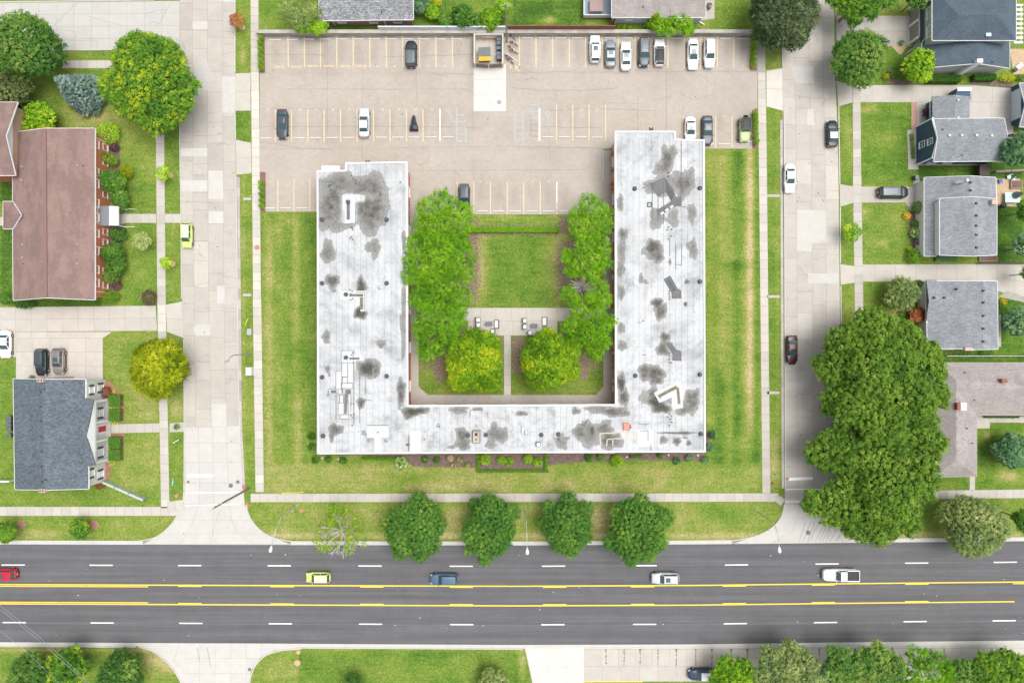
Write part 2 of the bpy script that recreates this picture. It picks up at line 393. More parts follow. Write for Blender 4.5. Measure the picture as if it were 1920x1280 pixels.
def wp(pts): return [W(x, y) for x, y in pts]
def sheet(name, pts, z, m, sh=1.0):
    mb = MB(); mb.prism(wp(pts), -.05, z, 0, sh=sh); return tag(mb.build(name, m), kind='structure')
def lerp(a, b, t): return a+(b-a)*t
def quad_panels(mb, c, us, vs_, z, var=.05, gap=.03, base=1.0, rng=random):
    """panels of a four-cornered paved area, corners clockwise from top left in plan px"""
    A, B, C_, D = [Vector(W(*p)) for p in c]
    def P(u, v): return (A.lerp(B, u)).lerp(D.lerp(C_, u), v)
    wu = (B-A).length; wv = (D-A).length
    for i in range(len(us)-1):
        for j in range(len(vs_)-1):
            gu = gap/2/max(wu, .1); gv = gap/2/max(wv, .1)
            u0, u1, v0, v1 = us[i]+gu, us[i+1]-gu, vs_[j]+gv, vs_[j+1]-gv
            q = [P(u0, v1), P(u1, v1), P(u1, v0), P(u0, v0)]
            mb.poly([(p.x, p.y, z) for p in q], 0, base*(1+rng.uniform(-var, var)*(1 if rng.random() < .85 else 2)))
def even(n): return [i/n for i in range(n+1)]
def area(mb, jb, c, nx, ny, z, var=.04, base=1.0, gap=.045):
    jb.prism(wp(c), -.05, z-.004, 0); quad_panels(mb, c, even(nx), even(ny), z, var, gap, base)
def rndcuts(a, b, lo, hi, rng):
    t = [a]; 
    while t[-1] < b: t.append(t[-1]+rng.uniform(lo, hi))
    t[-1] = b; return t

rr = random.Random(3)
J = MB()          # joint filler below every slab
# --- west and east concrete streets
def street(name, lanes, y0, y1, z, polybase, seed, skip=()):
    rng = random.Random(seed); mb = MB()
    def X(k, y):
        ys = [p[0] for p in lanes[k]]; xs = [p[1] for p in lanes[k]]
        return float(np.interp(y, ys, xs))
    for k in range(len(lanes)-1):
        cuts = rndcuts(y0, y1, 30, 66, rng)
        for a, b in zip(cuts[:-1], cuts[1:]):
            g = .28
            q = [W(X(k, b-g)+g, b-g), W(X(k+1, b-g)-g, b-g), W(X(k+1, a+g)-g, a+g), W(X(k, a+g)+g, a+g)]
            s = 1+rng.uniform(-.05, .04)
            if rng.random() < .15: s *= rng.choice([.93, 1.08])
            mb.poly([(p[0], p[1], z) for p in q], 0, s)
    return tag(mb.build(name, CONC), kind='structure')
J.prism(wp([(360, -40), (441, -40), (441, 150), (443, 400), (447, 700), (456, 920), (457, 935), (462, 958), (474, 980), (492, 999), (515, 1011), (545, 1018), (545, 1022), (265, 1022), (268, 1015), (290, 1008), (312, 993), (330, 970), (343, 945), (346, 920), (344, 640), (341, 560), (339, 400), (337, 240), (337, 100), (360, 95)]), -.05, .006)
WL = [[(-40, 337), (240, 337), (400, 339), (560, 341), (640, 344), (830, 346)], [(-40, 361), (240, 361), (560, 364), (830, 367)], [(-40, 389), (240, 389), (560, 391), (830, 396)], [(-40, 417), (240, 418), (560, 420), (830, 424)], [(-40, 440), (150, 441), (400, 443), (700, 447), (830, 450)]]
street('west_street', WL, -40, 800, .010, None, 11)
newc = MB()
rngs = random.Random(5)
def bays(pts_rows, z, base, mb, var=.02):
    for (y0, x0, x1), (y1, x2, x3) in zip(pts_rows[:-1], pts_rows[1:]):
        n = 4
        quad_panels(mb, [(x0, y0), (x1, y0), (x3, y1), (x2, y1)], even(n), even(1), z, var, .04, base, rngs)
bays([(800, 346, 450), (830, 346, 451), (866, 347, 453), (905, 347, 456), (945, 343, 459), (975, 327, 471), (1000, 303, 494), (1020, 268, 545)], .010, .97, newc)
for q in ([(361, 41), (389, 41), (389, 55), (361, 55)], [(417, 144), (441, 144), (441, 211), (417, 211)], [(338, 278), (389, 278), (389, 293), (338, 293)], [(338, 338), (389, 338), (389, 359), (338, 359)],
          [(391, 320), (418, 320), (419, 373), (391, 373)], [(391, 396), (419, 396), (419, 419), (391, 419)], [(407, 536), (421, 536), (421, 569), (407, 569)], [(362, 614), (369, 609), (394, 609), (394, 629), (366, 629)],
          [(397, 757), (424, 757), (425, 800), (397, 800)], [(424, 798), (450, 798), (451, 815), (425, 815)], [(418, 0), (441, 0), (441, 4), (418, 4)]):
    newc.prism(wp(q), 0, .016, 0, sh=1.0)
newc.prism(wp([(366, 115), (388, 115), (401, 146), (390, 169), (366, 169)]), 0, .016, 0, sh=.9)
# north-west side street
area(newc, J, [(-60, 6), (337, 2), (337, 94), (-60, 98)], 12, 4, .012, .02, .90)
tag(newc.build('street_apron', CONCY), kind='structure')
ES = [[(-40, 1463), (100, 1466), (300, 1470), (500, 1471), (900, 1473), (960, 1471)], [(-40, 1487), (100, 1489), (300, 1493), (900, 1497), (960, 1497)], [(-40, 1516), (100, 1518), (300, 1521), (500, 1523), (960, 1526)], [(-40, 1541), (100, 1543), (300, 1547), (500, 1549), (960, 1553)], [(-40, 1564), (100, 1565), (300, 1572), (500, 1574), (960, 1580)]]
J.prism(wp([(1463, -40), (1564, -40), (1565, 100), (1572, 300), (1574, 500), (1580, 900), (1584, 960), (1600, 990), (1640, 1013), (1640, 1018), (1370, 1020), (1372, 1015), (1405, 1010), (1440, 996), (1462, 975), (1471, 950), (1471, 500), (1466, 100)]), -.05, .006)
street('east_street', ES, -40, 945, .010, None, 23)
e2 = MB()
bays([(945, 1471, 1584), (970, 1464, 1592), (995, 1442, 1612), (1019, 1375, 1650)], .010, .95, e2)
for q, s in (([(1484, 125), (1526, 125), (1526, 156), (1491, 156)], .95), ([(1514, 205), (1525, 205), (1526, 235), (1513, 235)], 1.0), ([(1494, 394), (1548, 394), (1549, 455), (1523, 456), (1522, 471), (1494, 471)], .97), ([(1549, 443), (1574, 443), (1574, 455), (1549, 455)], .93), ([(1515, 512), (1572, 512), (1572, 531), (1515, 531)], .97), ([(1473, 715), (1517, 715), (1517, 729), (1473, 729)], .9), ([(1473, 300), (1493, 300), (1493, 330), (1473, 330)], .85)):
    e2.prism(wp(q), 0, .016, 0, sh=s)
tag(e2.build('street_apron', CONCY), kind='structure')
# --- driveways and slabs
dv = MB()
def A(c, nx, ny, base=1.0, z=.018, var=.03): area(dv, J, c, nx, ny, z, var, base)
A([(0, 576), (292, 573), (295, 620), (0, 622)], 10, 2, 1.0); A([(295, 573), (311, 571), (341, 565), (345, 634), (318, 622), (297, 621)][:0] or [(311, 571), (341, 565), (345, 634), (313, 622)], 1, 2, 1.02)
A([(30, 622), (210, 622), (193, 634), (30, 634)], 6, 1, 1.02); A([(30, 634), (193, 634), (193, 711), (30, 711)], 5, 3, 1.02); A([(-40, 622), (30, 622), (30, 669), (-40, 669)], 2, 2, 1.0)
A([(-40, 576), (0, 576), (0, 622), (-40, 622)], 1, 2, 1.0)
A([(441, 138), (470, 137), (470, 208), (441, 208)], 1, 2, 1.0); A([(442, 262), (471, 268), (472, 325), (443, 328)], 1, 2, 1.0)
A([(1437, 133), (1467, 128), (1468, 208), (1437, 200)], 1, 2, 1.2, var=.01)
A([(1568, 30), (1728, 30), (1728, 87), (1568, 87)], 6, 2, .82, var=.08)
A([(1568, 152), (1600, 160), (1600, 192), (1572, 200)], 1, 1, .97); A([(1598, 160), (1822, 160), (1822, 192), (1598, 192)], 6, 1, .97); A([(1822, 160), (1900, 166), (1900, 192), (1822, 192)], 2, 1, 1.0); A([(1816, 192), (1900, 192), (1900, 258), (1816, 258)], 2, 2, 1.04)
A([(1574, 345), (1601, 350), (1601, 380), (1575, 388)], 1, 1, .93); A([(1601, 350), (1722, 350), (1722, 380), (1601, 380)], 3, 1, .9)
A([(1575, 495), (1603, 499), (1603, 530), (1576, 534)], 1, 1, 1.0); A([(1603, 496), (1870, 495), (1870, 527), (1603, 528)], 7, 1, .98); A([(1870, 495), (1935, 495), (1935, 568), (1870, 545)], 2, 2, .96)
A([(888, 62), (945, 62), (945, 120), (888, 120)], 2, 2, 1.0, .02, .02)
# south side aprons
A([(1095, 1209), (1930, 1204), (1930, 1214), (1095, 1217)], 26, 1, 1.0); A([(1095, 1217), (1930, 1214), (1930, 1247), (1095, 1248)], 26, 1, 1.02); A([(1095, 1248), (1930, 1247), (1930, 1275), (1095, 1277)], 24, 1, .98)
# courtyard paving
A([(765, 335), (785, 335), (785, 725), (765, 725)], 1, 18, .86); A([(765, 725), (785, 725), (803, 740), (765, 758)], 1, 1, .86); A([(803, 740), (1117, 740), (1152, 758), (765, 758)], 16, 1, .86, .020)
A([(1131, 282), (1153, 282), (1153, 725), (1131, 725)], 1, 20, .82); A([(1131, 725), (1153, 725), (1153, 758), (1117, 740)], 1, 1, .84)
A([(786, 577), (1131, 577), (1131, 602), (786, 602)], 12, 1, 1.03, .022, .01); A([(878, 602), (1045, 602), (1045, 629), (878, 629)], 6, 1, 1.03, .022, .01); A([(945, 629), (958, 629), (958, 740), (945, 740)], 1, 6, 1.0, .022, .02)
# porch slabs, entry walks
A([(188, 745), (208, 745), (209, 866), (189, 866)], 1, 6, .95, .15); A([(208, 795), (302, 793), (302, 810), (208, 812)], 6, 1, .93); A([(318, 793), (345, 791), (345, 809), (318, 810)], 2, 1, .93)
A([(222, 403), (236, 400), (236, 418), (222, 423)], 1, 1, .92); A([(236, 401), (293, 401), (293, 418), (236, 418)], 4, 1, .95); A([(309, 401), (339, 401), (339, 418), (309, 418)], 2, 1, .97); A([(-20, 407), (8, 407), (8, 423), (-20, 423)], 2, 1, .97)
A([(1719, 192), (1745, 192), (1745, 245), (1719, 245)], 1, 2, .97); A([(1701, 245), (1722, 240), (1722, 318), (1703, 318)], 1, 1, .97)
A([(1831, 778), (1856, 778), (1856, 803), (1831, 803)], 1, 1, 1.0); A([(1856, 781), (1925, 781), (1925, 792), (1856, 792)], 5, 1, 1.0); A([(1818, 893), (1828, 893), (1828, 918), (1818, 918)], 1, 2, 1.0)
A([(1697, 380), (1712, 380), (1733, 412), (1722, 418)], 1, 2, .8); A([(1712, 335), (1724, 335), (1724, 350), (1712, 350)], 1, 1, .75)
A([(1722, 600), (1738, 600), (1738, 650), (1722, 650)], 1, 2, .55); A([(1870, 258), (1920, 245), (1920, 262), (1870, 305)], 2, 1, .9); A([(1326, 0), (1340, 0), (1340, 36), (1300, 40)], 1, 1, .9)
A([(1890, 545), (1935, 562), (1935, 570), (1872, 556)], 3, 1, .75, .022); A([(1872, 590), (1877, 590), (1877, 650), (1872, 650)], 1, 3, .9)
tag(dv.build('driveway', CONCW), kind='structure')
# --- sidewalks
sw = MB()
def walk(p0, p1, w, n, base=1.0, z=.026, var=.06):
    (x0, y0), (x1, y1) = p0, p1; dx, dy = x1-x0, y1-y0; l = math.hypot(dx, dy); nx, ny = -dy/l*w/2, dx/l*w/2
    c = [(x0-nx, y0-ny), (x1-nx, y1-ny), (x1+nx, y1+ny), (x0+nx, y0+ny)]
    area(sw, J, c, n, 1, z, var, base, .05)
walk((477, -30), (478, 135), 15, 11, 1.0); walk((478, 135), (480, 330), 15, 11, 1.17, var=.05); walk((480, 330), (482, 560), 15, 14, 1.08, var=.09); walk((482, 560), (487, 922), 16, 22, 1.05, var=.08)
walk((300, 236), (303, 571), 16, 20, .96); walk((303, 571), (304, 622), 16, 3, 1.12); walk((304, 622), (310, 952), 16, 20, 1.0, var=.07)
walk((115, 121), (215, 121), 15, 6, 1.05)
walk((-20, 958), (335, 958), 17, 21, 1.0, var=.05); walk((314, 950), (345, 946), 20, 2, .98, .034)
walk((470, 933), (1460, 932), 16, 60, .97, var=.07)
walk((1427, 68), (1428, 136), 15, 4, .85); walk((1428, 136), (1430, 280), 15, 9, 1.05); walk((1430, 280), (1434, 660), 15, 22, 1.05, var=.05); walk((1434, 660), (1437, 925), 15, 16, .97)
walk((1606, 160), (1607, 330), 15, 10, .92); walk((1607, 330), (1611, 600), 16, 16, .93, var=.08)
walk((1745, 927), (1930, 925), 16, 12, 1.0, var=.06)
for y in (366, 553): walk((456, y if y > 400 else 373), (471, y if y > 400 else 373), 5, 1, .95)
for y in (367, 556, 736): walk((1438, y), (1462, y), 5, 1, .9)
walk((447, 332), (451, 790), 5.5, 24, .85, .03, .15); walk((451, 790), (457, 915), 5.5, 7, .95, .03, .1); walk((1465, 225), (1468, 915), 5, 40, .86, .03, .1)
walk((1458, 934), (1468, 942), 14, 1, 1.0, .034)
tag(sw.build('sidewalk', CONCW), kind='structure')
# --- main road
top = [(-120, 1019), (0, 1020), (400, 1021), (960, 1022), (1300, 1020), (1600, 1017), (1920, 1014), (2040, 1012)]
bot = [(-120, 1203), (0, 1203), (400, 1205), (960, 1208), (1300, 1207), (1600, 1203), (1920, 1200), (2040, 1198)]
mb = MB(); mb.prism(wp(top+bot[::-1]), -.05, .014); tag(mb.build('main_road', ROAD), kind='structure')
def yline(x, off): # distance below the road's upper edge
    yt = np.interp(x, [p[0] for p in top], [p[1] for p in top]); yb = np.interp(x, [p[0] for p in bot], [p[1] for p in bot]); return float(yt+(yb-yt)*off)
gut = MB()
def ribbon(mb, x0, x1, off_px, w, z, h, top_=True, n=20, sh=1.0):
    src = top if top_ else bot
    pts = []
    for i in range(n+1):
        x = lerp(x0, x1, i/n); y = np.interp(x, [p[0] for p in src], [p[1] for p in src])+off_px; pts.append(W(x, float(y)))
    mb.strip(pts, w, z, 0, h, sh)
ribbon(gut, -100, 268, -3.5, .6, -.02, .04); ribbon(gut, 545, 1372, -3.5, .6, -.02, .04); ribbon(gut, 1640, 2020, -3.5, .6, -.02, .04)
ribbon(gut, -100, 345, 3.5, .6, -.02, .04, False); ribbon(gut, 520, 2020, 3.5, .6, -.02, .05, False)
tag(gut.build('road_gutter', CONCY), kind='structure')
kb = MB()
ribbon(kb, -100, 262, -7, .16, -.02, .15); ribbon(kb, 550, 1368, -7, .16, -.02, .15); ribbon(kb, 1645, 2020, -7, .16, -.02, .15)
ribbon(kb, -100, 260, 7.5, .16, -.02, .15, False); ribbon(kb, 560, 980, 7.5, .16, -.02, .15, False); ribbon(kb, 1100, 2020, 7, .16, -.02, .11, False)
def kerb(pts, w=.16, h=.15, sh=1.0):
    # smooth the polyline a little
    P = [Vector(W(*p)) for p in pts]
    for _ in range(2):
        Q = [P[0]]
        for a, b in zip(P[:-1], P[1:]): Q += [a.lerp(b, .25), a.lerp(b, .75)]
        Q.append(P[-1]); P = Q
    kb.strip([(p.x, p.y) for p in P], w, -.02, 0, h, sh)
kerb([(337, 210), (338, 300), (340, 400), (341, 560)], sh=.97); kerb([(345, 636), (346, 790), (346, 925), (342, 948), (328, 975), (309, 996), (288, 1009), (262, 1013)])
kerb([(441, -30), (441, 135)]); kerb([(441, 209), (442, 262)]); kerb([(443, 330), (447, 700), (451, 850), (455, 905)])
kerb([(462, 945), (466, 965), (478, 984), (496, 1000), (518, 1010), (550, 1014.5)])
kerb([(1466, 60), (1467, 127)]); kerb([(1470, 210), (1471, 500), (1472, 920)]); kerb([(1471, 945), (1466, 968), (1450, 988), (1425, 1002), (1400, 1009), (1368, 1013)])
kerb([(1565, -20), (1567, 30)]); kerb([(1567, 90), (1569, 150)]); kerb([(1572, 200), (1574, 345)]); kerb([(1575, 388), (1575, 494)]); kerb([(1576, 535), (1580, 900), (1588, 970), (1606, 995), (1645, 1010)])
kerb([(-20, 95), (210, 94)]); kerb([(-20, 5), (290, 1)])
kerb([(255, 1211), (283, 1217), (308, 1234), (330, 1258), (345, 1290)], .18); kerb([(466, 1290), (473, 1255), (490, 1232), (515, 1219), (565, 1215)], .18); kerb([(985, 1216), (1002, 1290)], .12)
kerb([(1131, 340), (1131, 282)], .12, .2)
tag(kb.build('kerb', CONCY), kind='structure')
# grass corners over the aprons are left to the ground; cover the parts of the slabs that the kerbs cut off
gc = MB()
gc.prism(wp([(250, 1205), (346, 1205), (346, 1290), (331, 1260), (309, 1235), (284, 1218), (255, 1211)]), -.05, .009); gc.prism(wp([(519, 1205), (575, 1205), (570, 1214), (519, 1219)]), -.05, .009)
area(gc, J, [(888, 120), (949, 120), (949, 209), (888, 209)], 2, 3, .02, .015, 1.10, .02)
area(gc, J, [(345, 1205), (520, 1205), (520, 1290), (345, 1290)], 6, 3, .012, .02, 1.0, .03); area(gc, J, [(983, 1211), (1095, 1211), (1095, 1290), (1000, 1290)], 3, 2, .02, .015, 1.10, .02)
tag(gc.build('street_apron', CONCY), kind='structure')
def grass_patch(pts, z=.05):
    o = MB(); o.prism(wp(pts), -.05, z); b = o.build('verge_grass', GRASS)
    a = b.data.attributes.new('dry', 'FLOAT', 'POINT'); a.data.foreach_set('value', [.5]*len(b.data.vertices)); tag(b, kind='structure')
grass_patch([(464, 1290), (472, 1255), (489, 1232), (515, 1219), (560, 1215), (560, 1290)], .06)
# --- markings on the main road
mk = MB(); ym = MB(); zz = .018
def seg(mb, x0, x1, off, w=.12, z=zz, n=4):
    pts = [W(lerp(x0, x1, i/n), yline(lerp(x0, x1, i/n), off)) for i in range(n+1)]; mb.strip(pts, w, z, 0)
def offat(y, x=960): return (y-yline(x, 0))/(yline(x, 1)-yline(x, 0))
o1, o2 = offat(1061), offat(1170.5)
for x0 in (3, 168, 334, 502, 672, 843, 1016, 1188, 1359, 1529, 1697, 1863): seg(mk, x0, x0+43.5, o1, .19)
for x0 in (5, 170, 336, 504, 673, 844, 1015, 1187, 1357, 1526, 1694, 1861): seg(mk, x0, x0+43.5, o2, .19)
ow1, ow2 = offat(1060.6), offat(1171.5)
jt = MB(); seg(jt, -100, 2020, ow1, .035, .0165, 40); seg(jt, -100, 2020, ow2, .035, .0165, 40); tag(jt.build('road_seam', plain('seam_grey', (.2, .2, .2), .9)), kind='structure')
oy1, oy2 = offat(1098.3), offat(1135)
seg(ym, -100, 2020, oy1, .2, zz, 30); seg(ym, -100, 1902, oy2, .2, zz, 30)
d_ = (yline(960, 1)-yline(960, 0))
for x0 in (334, 507, 675, 843, 1018, 1183, 1355, 1522, 1697): seg(ym, x0, x0+44, oy1+2.1/d_, .17, zz+.0008); seg(ym, x0, x0+44, oy2-2.0/d_, .17, zz+.0008)
seg(ym, -100, 278, oy1+3.2/d_, .17, zz); seg(ym, -100, 278, oy2-3.2/d_, .17, zz); seg(ym, 1899, 2020, oy1+3/d_, .17, zz)
ym.strip([W(1095, 1277.5), W(1205, 1277)], .15, .03)
def bar(mb, x0, y0, x1, y1, w, z=.028): mb.strip([W(x0, y0), W(x1, y1)], w, z)
bar(mk, 352, 892, 400, 891, .5, .022); bar(mk, 350, 924, 456, 922, .14, .022); bar(mk, 347, 947, 452, 944.5, .14, .022)
bar(mk, 1479, 898, 1524, 896, .5, .022); bar(mk, 1474, 917, 1560, 916, .16, .022); bar(mk, 1472, 940, 1570, 938.5, .16, .022)
tag(mk.build('lane_marking', M_WHITE), kind='structure'); tag(ym.build('centre_marking', M_YELLOW), kind='structure')
# --- cracks, tyre marks
cr = MB(); rc = random.Random(9)
def crack(pts, w=.04, z=.0205, j=.12):
    P = []
    for (a, b) in zip(pts[:-1], pts[1:]):
        n = max(2, int(math.hypot(b[0]-a[0], b[1]-a[1])/6))
        for i in range(n): t = i/n; P.append((lerp(a[0], b[0], t)+rc.uniform(-1, 1)*j*6, lerp(a[1], b[1], t)+rc.uniform(-1, 1)*j*6))
    P.append(pts[-1]); cr.strip([W(*p) for p in P], w*rc.uniform(.8, 1.3), z)
for c in ([(100, 50), (145, 5)], [(272, 27), (295, 20), (312, 19), (322, 5)], [(300, 45), (312, 19)], [(160, 30), (235, 50)], [(113, 75), (145, 77), (185, 76)], [(418, 60), (441, 62)], [(418, 85), (441, 82)], [(418, 101), (441, 98)], [(390, 212), (417, 210)],
          [(390, 256), (417, 251)], [(362, 309), (387, 307)], [(420, 383), (440, 379)], [(340, 379), (362, 378), (390, 380)], [(364, 452), (391, 451)], [(364, 537), (380, 532), (391, 530)], [(422, 518), (442, 522)], [(365, 475), (391, 485)], [(424, 578), (443, 579)], [(420, 433), (437, 440)], [(366, 675), (384, 679), (395, 680)],
          [(423, 709), (447, 711)], [(425, 650), (447, 648)], [(370, 783), (396, 788)], [(1508, 124), (1519, 115), (1527, 124)], [(1527, 145), (1543, 145)], [(1473, 100), (1496, 100)], [(1492, 180), (1519, 183)], [(1548, 357), (1573, 358)], [(1550, 613), (1574, 609)], [(1523, 619), (1549, 620)], [(1495, 752), (1511, 730)], [(1496, 761), (1523, 771)], [(1551, 280), (1558, 283), (1563, 283)], [(1497, 500), (1515, 520)],
          [(483, 266), (520, 270), (560, 278), (620, 280)], [(488, 205), (560, 203), (615, 206)], [(488, 102), (605, 103)], [(590, 103), (610, 105)], [(885, 103), (720, 107)], [(540, 167), (700, 168), (880, 167)], [(810, 137), (840, 144)], [(835, 138), (890, 140)], [(960, 137), (1040, 135), (1160, 136)], [(960, 165), (1020, 170), (1100, 170), (1160, 165)], [(1275, 176), (1300, 187), (1340, 177)], [(1030, 208), (1090, 204), (1160, 205), (1230, 208)], [(1130, 193), (1200, 195), (1260, 180)],
          [(486, 238), (700, 237), (900, 239)], [(1000, 238), (1130, 240)], [(614, 60), (614, 270)], [(680, 100), (679, 300)], [(785, 60), (786, 140)], [(887, 209), (888, 340)], [(1249, 130), (1250, 245)], [(1196, 180), (1195, 245)], [(1030, 240), (1030, 300)], [(780, 120), (782, 200)], [(740, 277), (960, 274)], [(960, 275), (1130, 278)], [(785, 320), (1100, 318)], [(1190, 134), (1330, 134), (1418, 134)]):
    crack(c)
for i in range(34):  # short random cracks over the old paving
    reg = rc.choice([(342, 438, 220, 780), (1474, 1570, 170, 700), (495, 1410, 135, 200), (495, 1120, 275, 335), (20, 330, 10, 90)])
    x, y = rc.uniform(reg[0], reg[1]), rc.uniform(reg[2], reg[3]); a = rc.choice([0, 0, 1.5])+rc.uniform(-.5, .5); l = rc.uniform(10, 28)
    crack([(x, y), (x+l*math.cos(a)*.6, y+l*math.sin(a)*.6), (x+l*math.cos(a+.4), y+l*math.sin(a+.4))], .04)
tag(cr.build('pavement_cracks', CRACK), kind='structure')
wd_ = MB()
for i in range(20):
    x = 1135+i*33.5+rc.uniform(-2, 2)
    for k in range(16):
        y = 1216+k*2+rc.uniform(-.5, .5); wx, wy = W(x+rc.uniform(-.7, .7), y); r = rc.uniform(.06, .2)*(1.5 if k < 2 else .8)
        wd_.poly([(wx+r*rc.uniform(.6, 1.2)*math.cos(t), wy+r*rc.uniform(.6, 1.2)*math.sin(t), .0235+.0004*(k % 3)) for t in [q*math.pi/3 for q in range(6)]])
tag(wd_.build('joint_weeds', mat('weeds_olive', (.17, .18, .09), .95, .3, 2, .3)), kind='structure')
tm = MB()
for k in range(11):
    x = 1500+k*7+rc.uniform(-2, 2); pts = [(x, 1014), (x+rc.uniform(2, 8)+k*.6, 998), (x+rc.uniform(8, 15)+k*1.2*(-1 if k > 6 else 1), 978)]
    tm.strip([W(*p) for p in pts], .09, .019)
for p in ([(369, 1212), (372, 1225), (374, 1240)], [(388, 1212), (392, 1230), (395, 1250)]): tm.strip([W(*q) for q in p], .1, .0196)
tag(tm.build('tyre_marks', mark('tyre_mark_grey', (.27, .26, .25), .15)), kind='structure')
sm = MB(); spec = random.Random(2)
for i in range(170):
    x, y = spec.choice([(spec.uniform(0, 1920), spec.uniform(1025, 1200)), (spec.uniform(490, 1415), spec.uniform(80, 270)), (spec.uniform(340, 450), spec.uniform(0, 1010)), (spec.uniform(1475, 1570), spec.uniform(0, 900))])
    wx, wy = W(x, y); r = spec.uniform(.04, .12)
    sm.poly([(wx+r*spec.uniform(.6, 1.2)*math.cos(t), wy+r*spec.uniform(.6, 1.2)*math.sin(t), .0225) for t in [k*math.pi/3 for k in range(6)]])
tag(sm.build('pavement_spots', plain('spot_dark', (.12, .115, .11), .9)), kind='structure')
lt = MB()
for i in range(40):
    x, y = spec.uniform(0, 1920), spec.uniform(1030, 1198); wx, wy = W(x, y); r = spec.uniform(.05, .13)
    lt.poly([(wx+r*spec.uniform(.6, 1.6)*math.cos(t), wy+r*spec.uniform(.5, 1.)*math.sin(t), .0226) for t in [k*math.pi/3 for k in range(6)]])
tag(lt.build('pale_flecks', plain('fleck_pale', (.45, .43, .4), .9)), kind='structure')
# --- parking lot
def wear_field(X, Y, x, y):
    w = np.zeros(X.shape)
    for cx in list(np.arange(517, 890, 30.9))+list(np.arange(990, 1400, 30.9)): w += .35*gauss(x, y, cx, 95, 7, 26)
    for cx in list(np.arange(517, 830, 30.9))+[1045, 1075, 1105, 1350, 1397]: w += .3*gauss(x, y, cx, 230, 7, 24)
    for cx in np.arange(902, 1080, 31.3): w += .3*gauss(x, y, cx, 365, 8, 20)
    w += .3*gauss(x, y, 570, 161, 14, 2.2)+.4*gauss(x, y, 842, 238, 4, 2)+.15*np.exp(-((y-137)/2.5)**2)+.9*np.exp(-((y-67)/4)**2)+.3*gauss(x, y, 885, 160, 8, 30)  # the strongest term only darkens a band along the retaining wall's foot
    w += .12*np.exp(-((y-279)/3)**2)
    return np.clip(w, 0, 1)
def lot(name, x0, y0, x1, y1, z=.01):
    a, b = W(x0, y1); c, d2 = W(x1, y0)
    o = np_grid(name, np.linspace(a, c, max(3, int((c-a)/.35))), np.linspace(b, d2, max(3, int((d2-b)/.35))), z, [LOT], {'wear': wear_field}); tag(o, kind='structure')
lot('parking_lot', 487, 66, 1420, 279); lot('parking_lot', 487, 279, 596, 397); lot('parking_lot', 596, 279, 768, 340); lot('parking_lot', 768, 279, 1131, 402)
beds = MB()
for q in ([(486, 66), (496, 66), (497, 137), (487, 137)], [(487, 323), (498, 323), (498, 397), (489, 397)], [(1408, 66), (1418, 66), (1419, 133), (1406, 133)]): beds.prism(wp(q), 0, .06)
beds.prism(wp([(1410, 207), (1420, 203), (1421, 280), (1411, 279)]), 0, .06)
tag(beds.build('planting_bed', MULCH), kind='structure')
bd = MB()
bd.prism(wp([(585, 845), (597, 845), (597, 853), (700, 853), (760, 862), (775, 874), (900, 876), (900, 886), (1022, 884), (1022, 872), (1080, 866), (1200, 862), (1322, 864), (1318, 845), (600, 845)]), 0, .03)
bd.prism(wp([(1321, 810), (1330, 806), (1330, 842), (1321, 850)]), 0, .03)
bd.prism(wp([(1703, 152), (1745, 148), (1752, 157), (1700, 158), (1660, 157), (1665, 148)]), 0, .03)
bd.prism(wp([(1822, 152), (1900, 152), (1896, 166), (1860, 161), (1818, 158)]), 0, .03)
bd.prism(wp([(1704, 545), (1724, 528), (1724, 605), (1745, 650), (1722, 620), (1700, 590), (1693, 560)]), 0, .03)
bd.prism(wp([(1705, 395), (1735, 392), (1735, 470), (1712, 470), (1703, 440)]), 0, .03)
bd.prism(wp([(196, 420), (232, 420), (228, 520), (226, 545), (196, 545)]), 0, .03); bd.prism(wp([(196, 250), (224, 268), (226, 380), (200, 380)]), 0, .03)
tag(bd.build('planting_bed', MULCHD), kind='structure')
bb = MB()
bb.prism(wp([(194, 711), (210, 718), (230, 740), (234, 770), (232, 792), (208, 794), (208, 745), (196, 745)]), 0, .05); bb.prism(wp([(208, 812), (233, 812), (232, 850), (218, 868), (208, 875), (206, 895), (198, 900), (196, 866), (208, 866)]), 0, .05)
tag(bb.build('planting_bed', mat('mulch_red', (.30, .15, .105), .95, .15, 1.5, .3, 9)), kind='structure')
for k, (x, y, r, c) in enumerate(((320, 329, 5, 0), (323, 495, 5.5, 0), (455, 52, 5, 0), (40, 983, 8, 1), (177, 983, 8, 1), (236, 703, 0, 0), (559, 1222, 4, 0), (557, 1242, 6, 0))):
    if not r: continue
    m_ = MB(); cx, cy = W(x, y); m_.lathe([(r*S*1.05, 0), (r*S, .05), (r*S*.4, .1)], cx, cy, 0, 14)
    tag(m_.build('mulch_ring', [plain('mulch_ring_tan', (.52, .33, .22), .95), plain('mulch_ring_rust', (.33, .18, .13), .95)][c]), kind='structure')
# brick path by the blue house, paver patios
pv = MB(); pv.prism(wp([(1709, 192), (1719, 192), (1719, 240), (1709, 246)]), 0, .02)
tag(pv.build('brick_path', mat('brick_paver', (.42, .25, .2), .9, .15, 3, .3, 8)), kind='structure')
pv = MB(); pv.prism(wp([(1893, 92), (1935, 92), (1935, 138), (1900, 140)]), 0, .02); pv.prism(wp([(1868, 335), (1912, 335), (1915, 388), (1868, 386)]), 0, .02); pv.prism(wp([(1672, 87), (1700, 87), (1690, 103), (1683, 100)]), 0, .021)
tag(pv.build('paver_patio', mat('tan_paver', (.45, .34, .22), .9, .15, 2, .3, 6)), kind='structure')
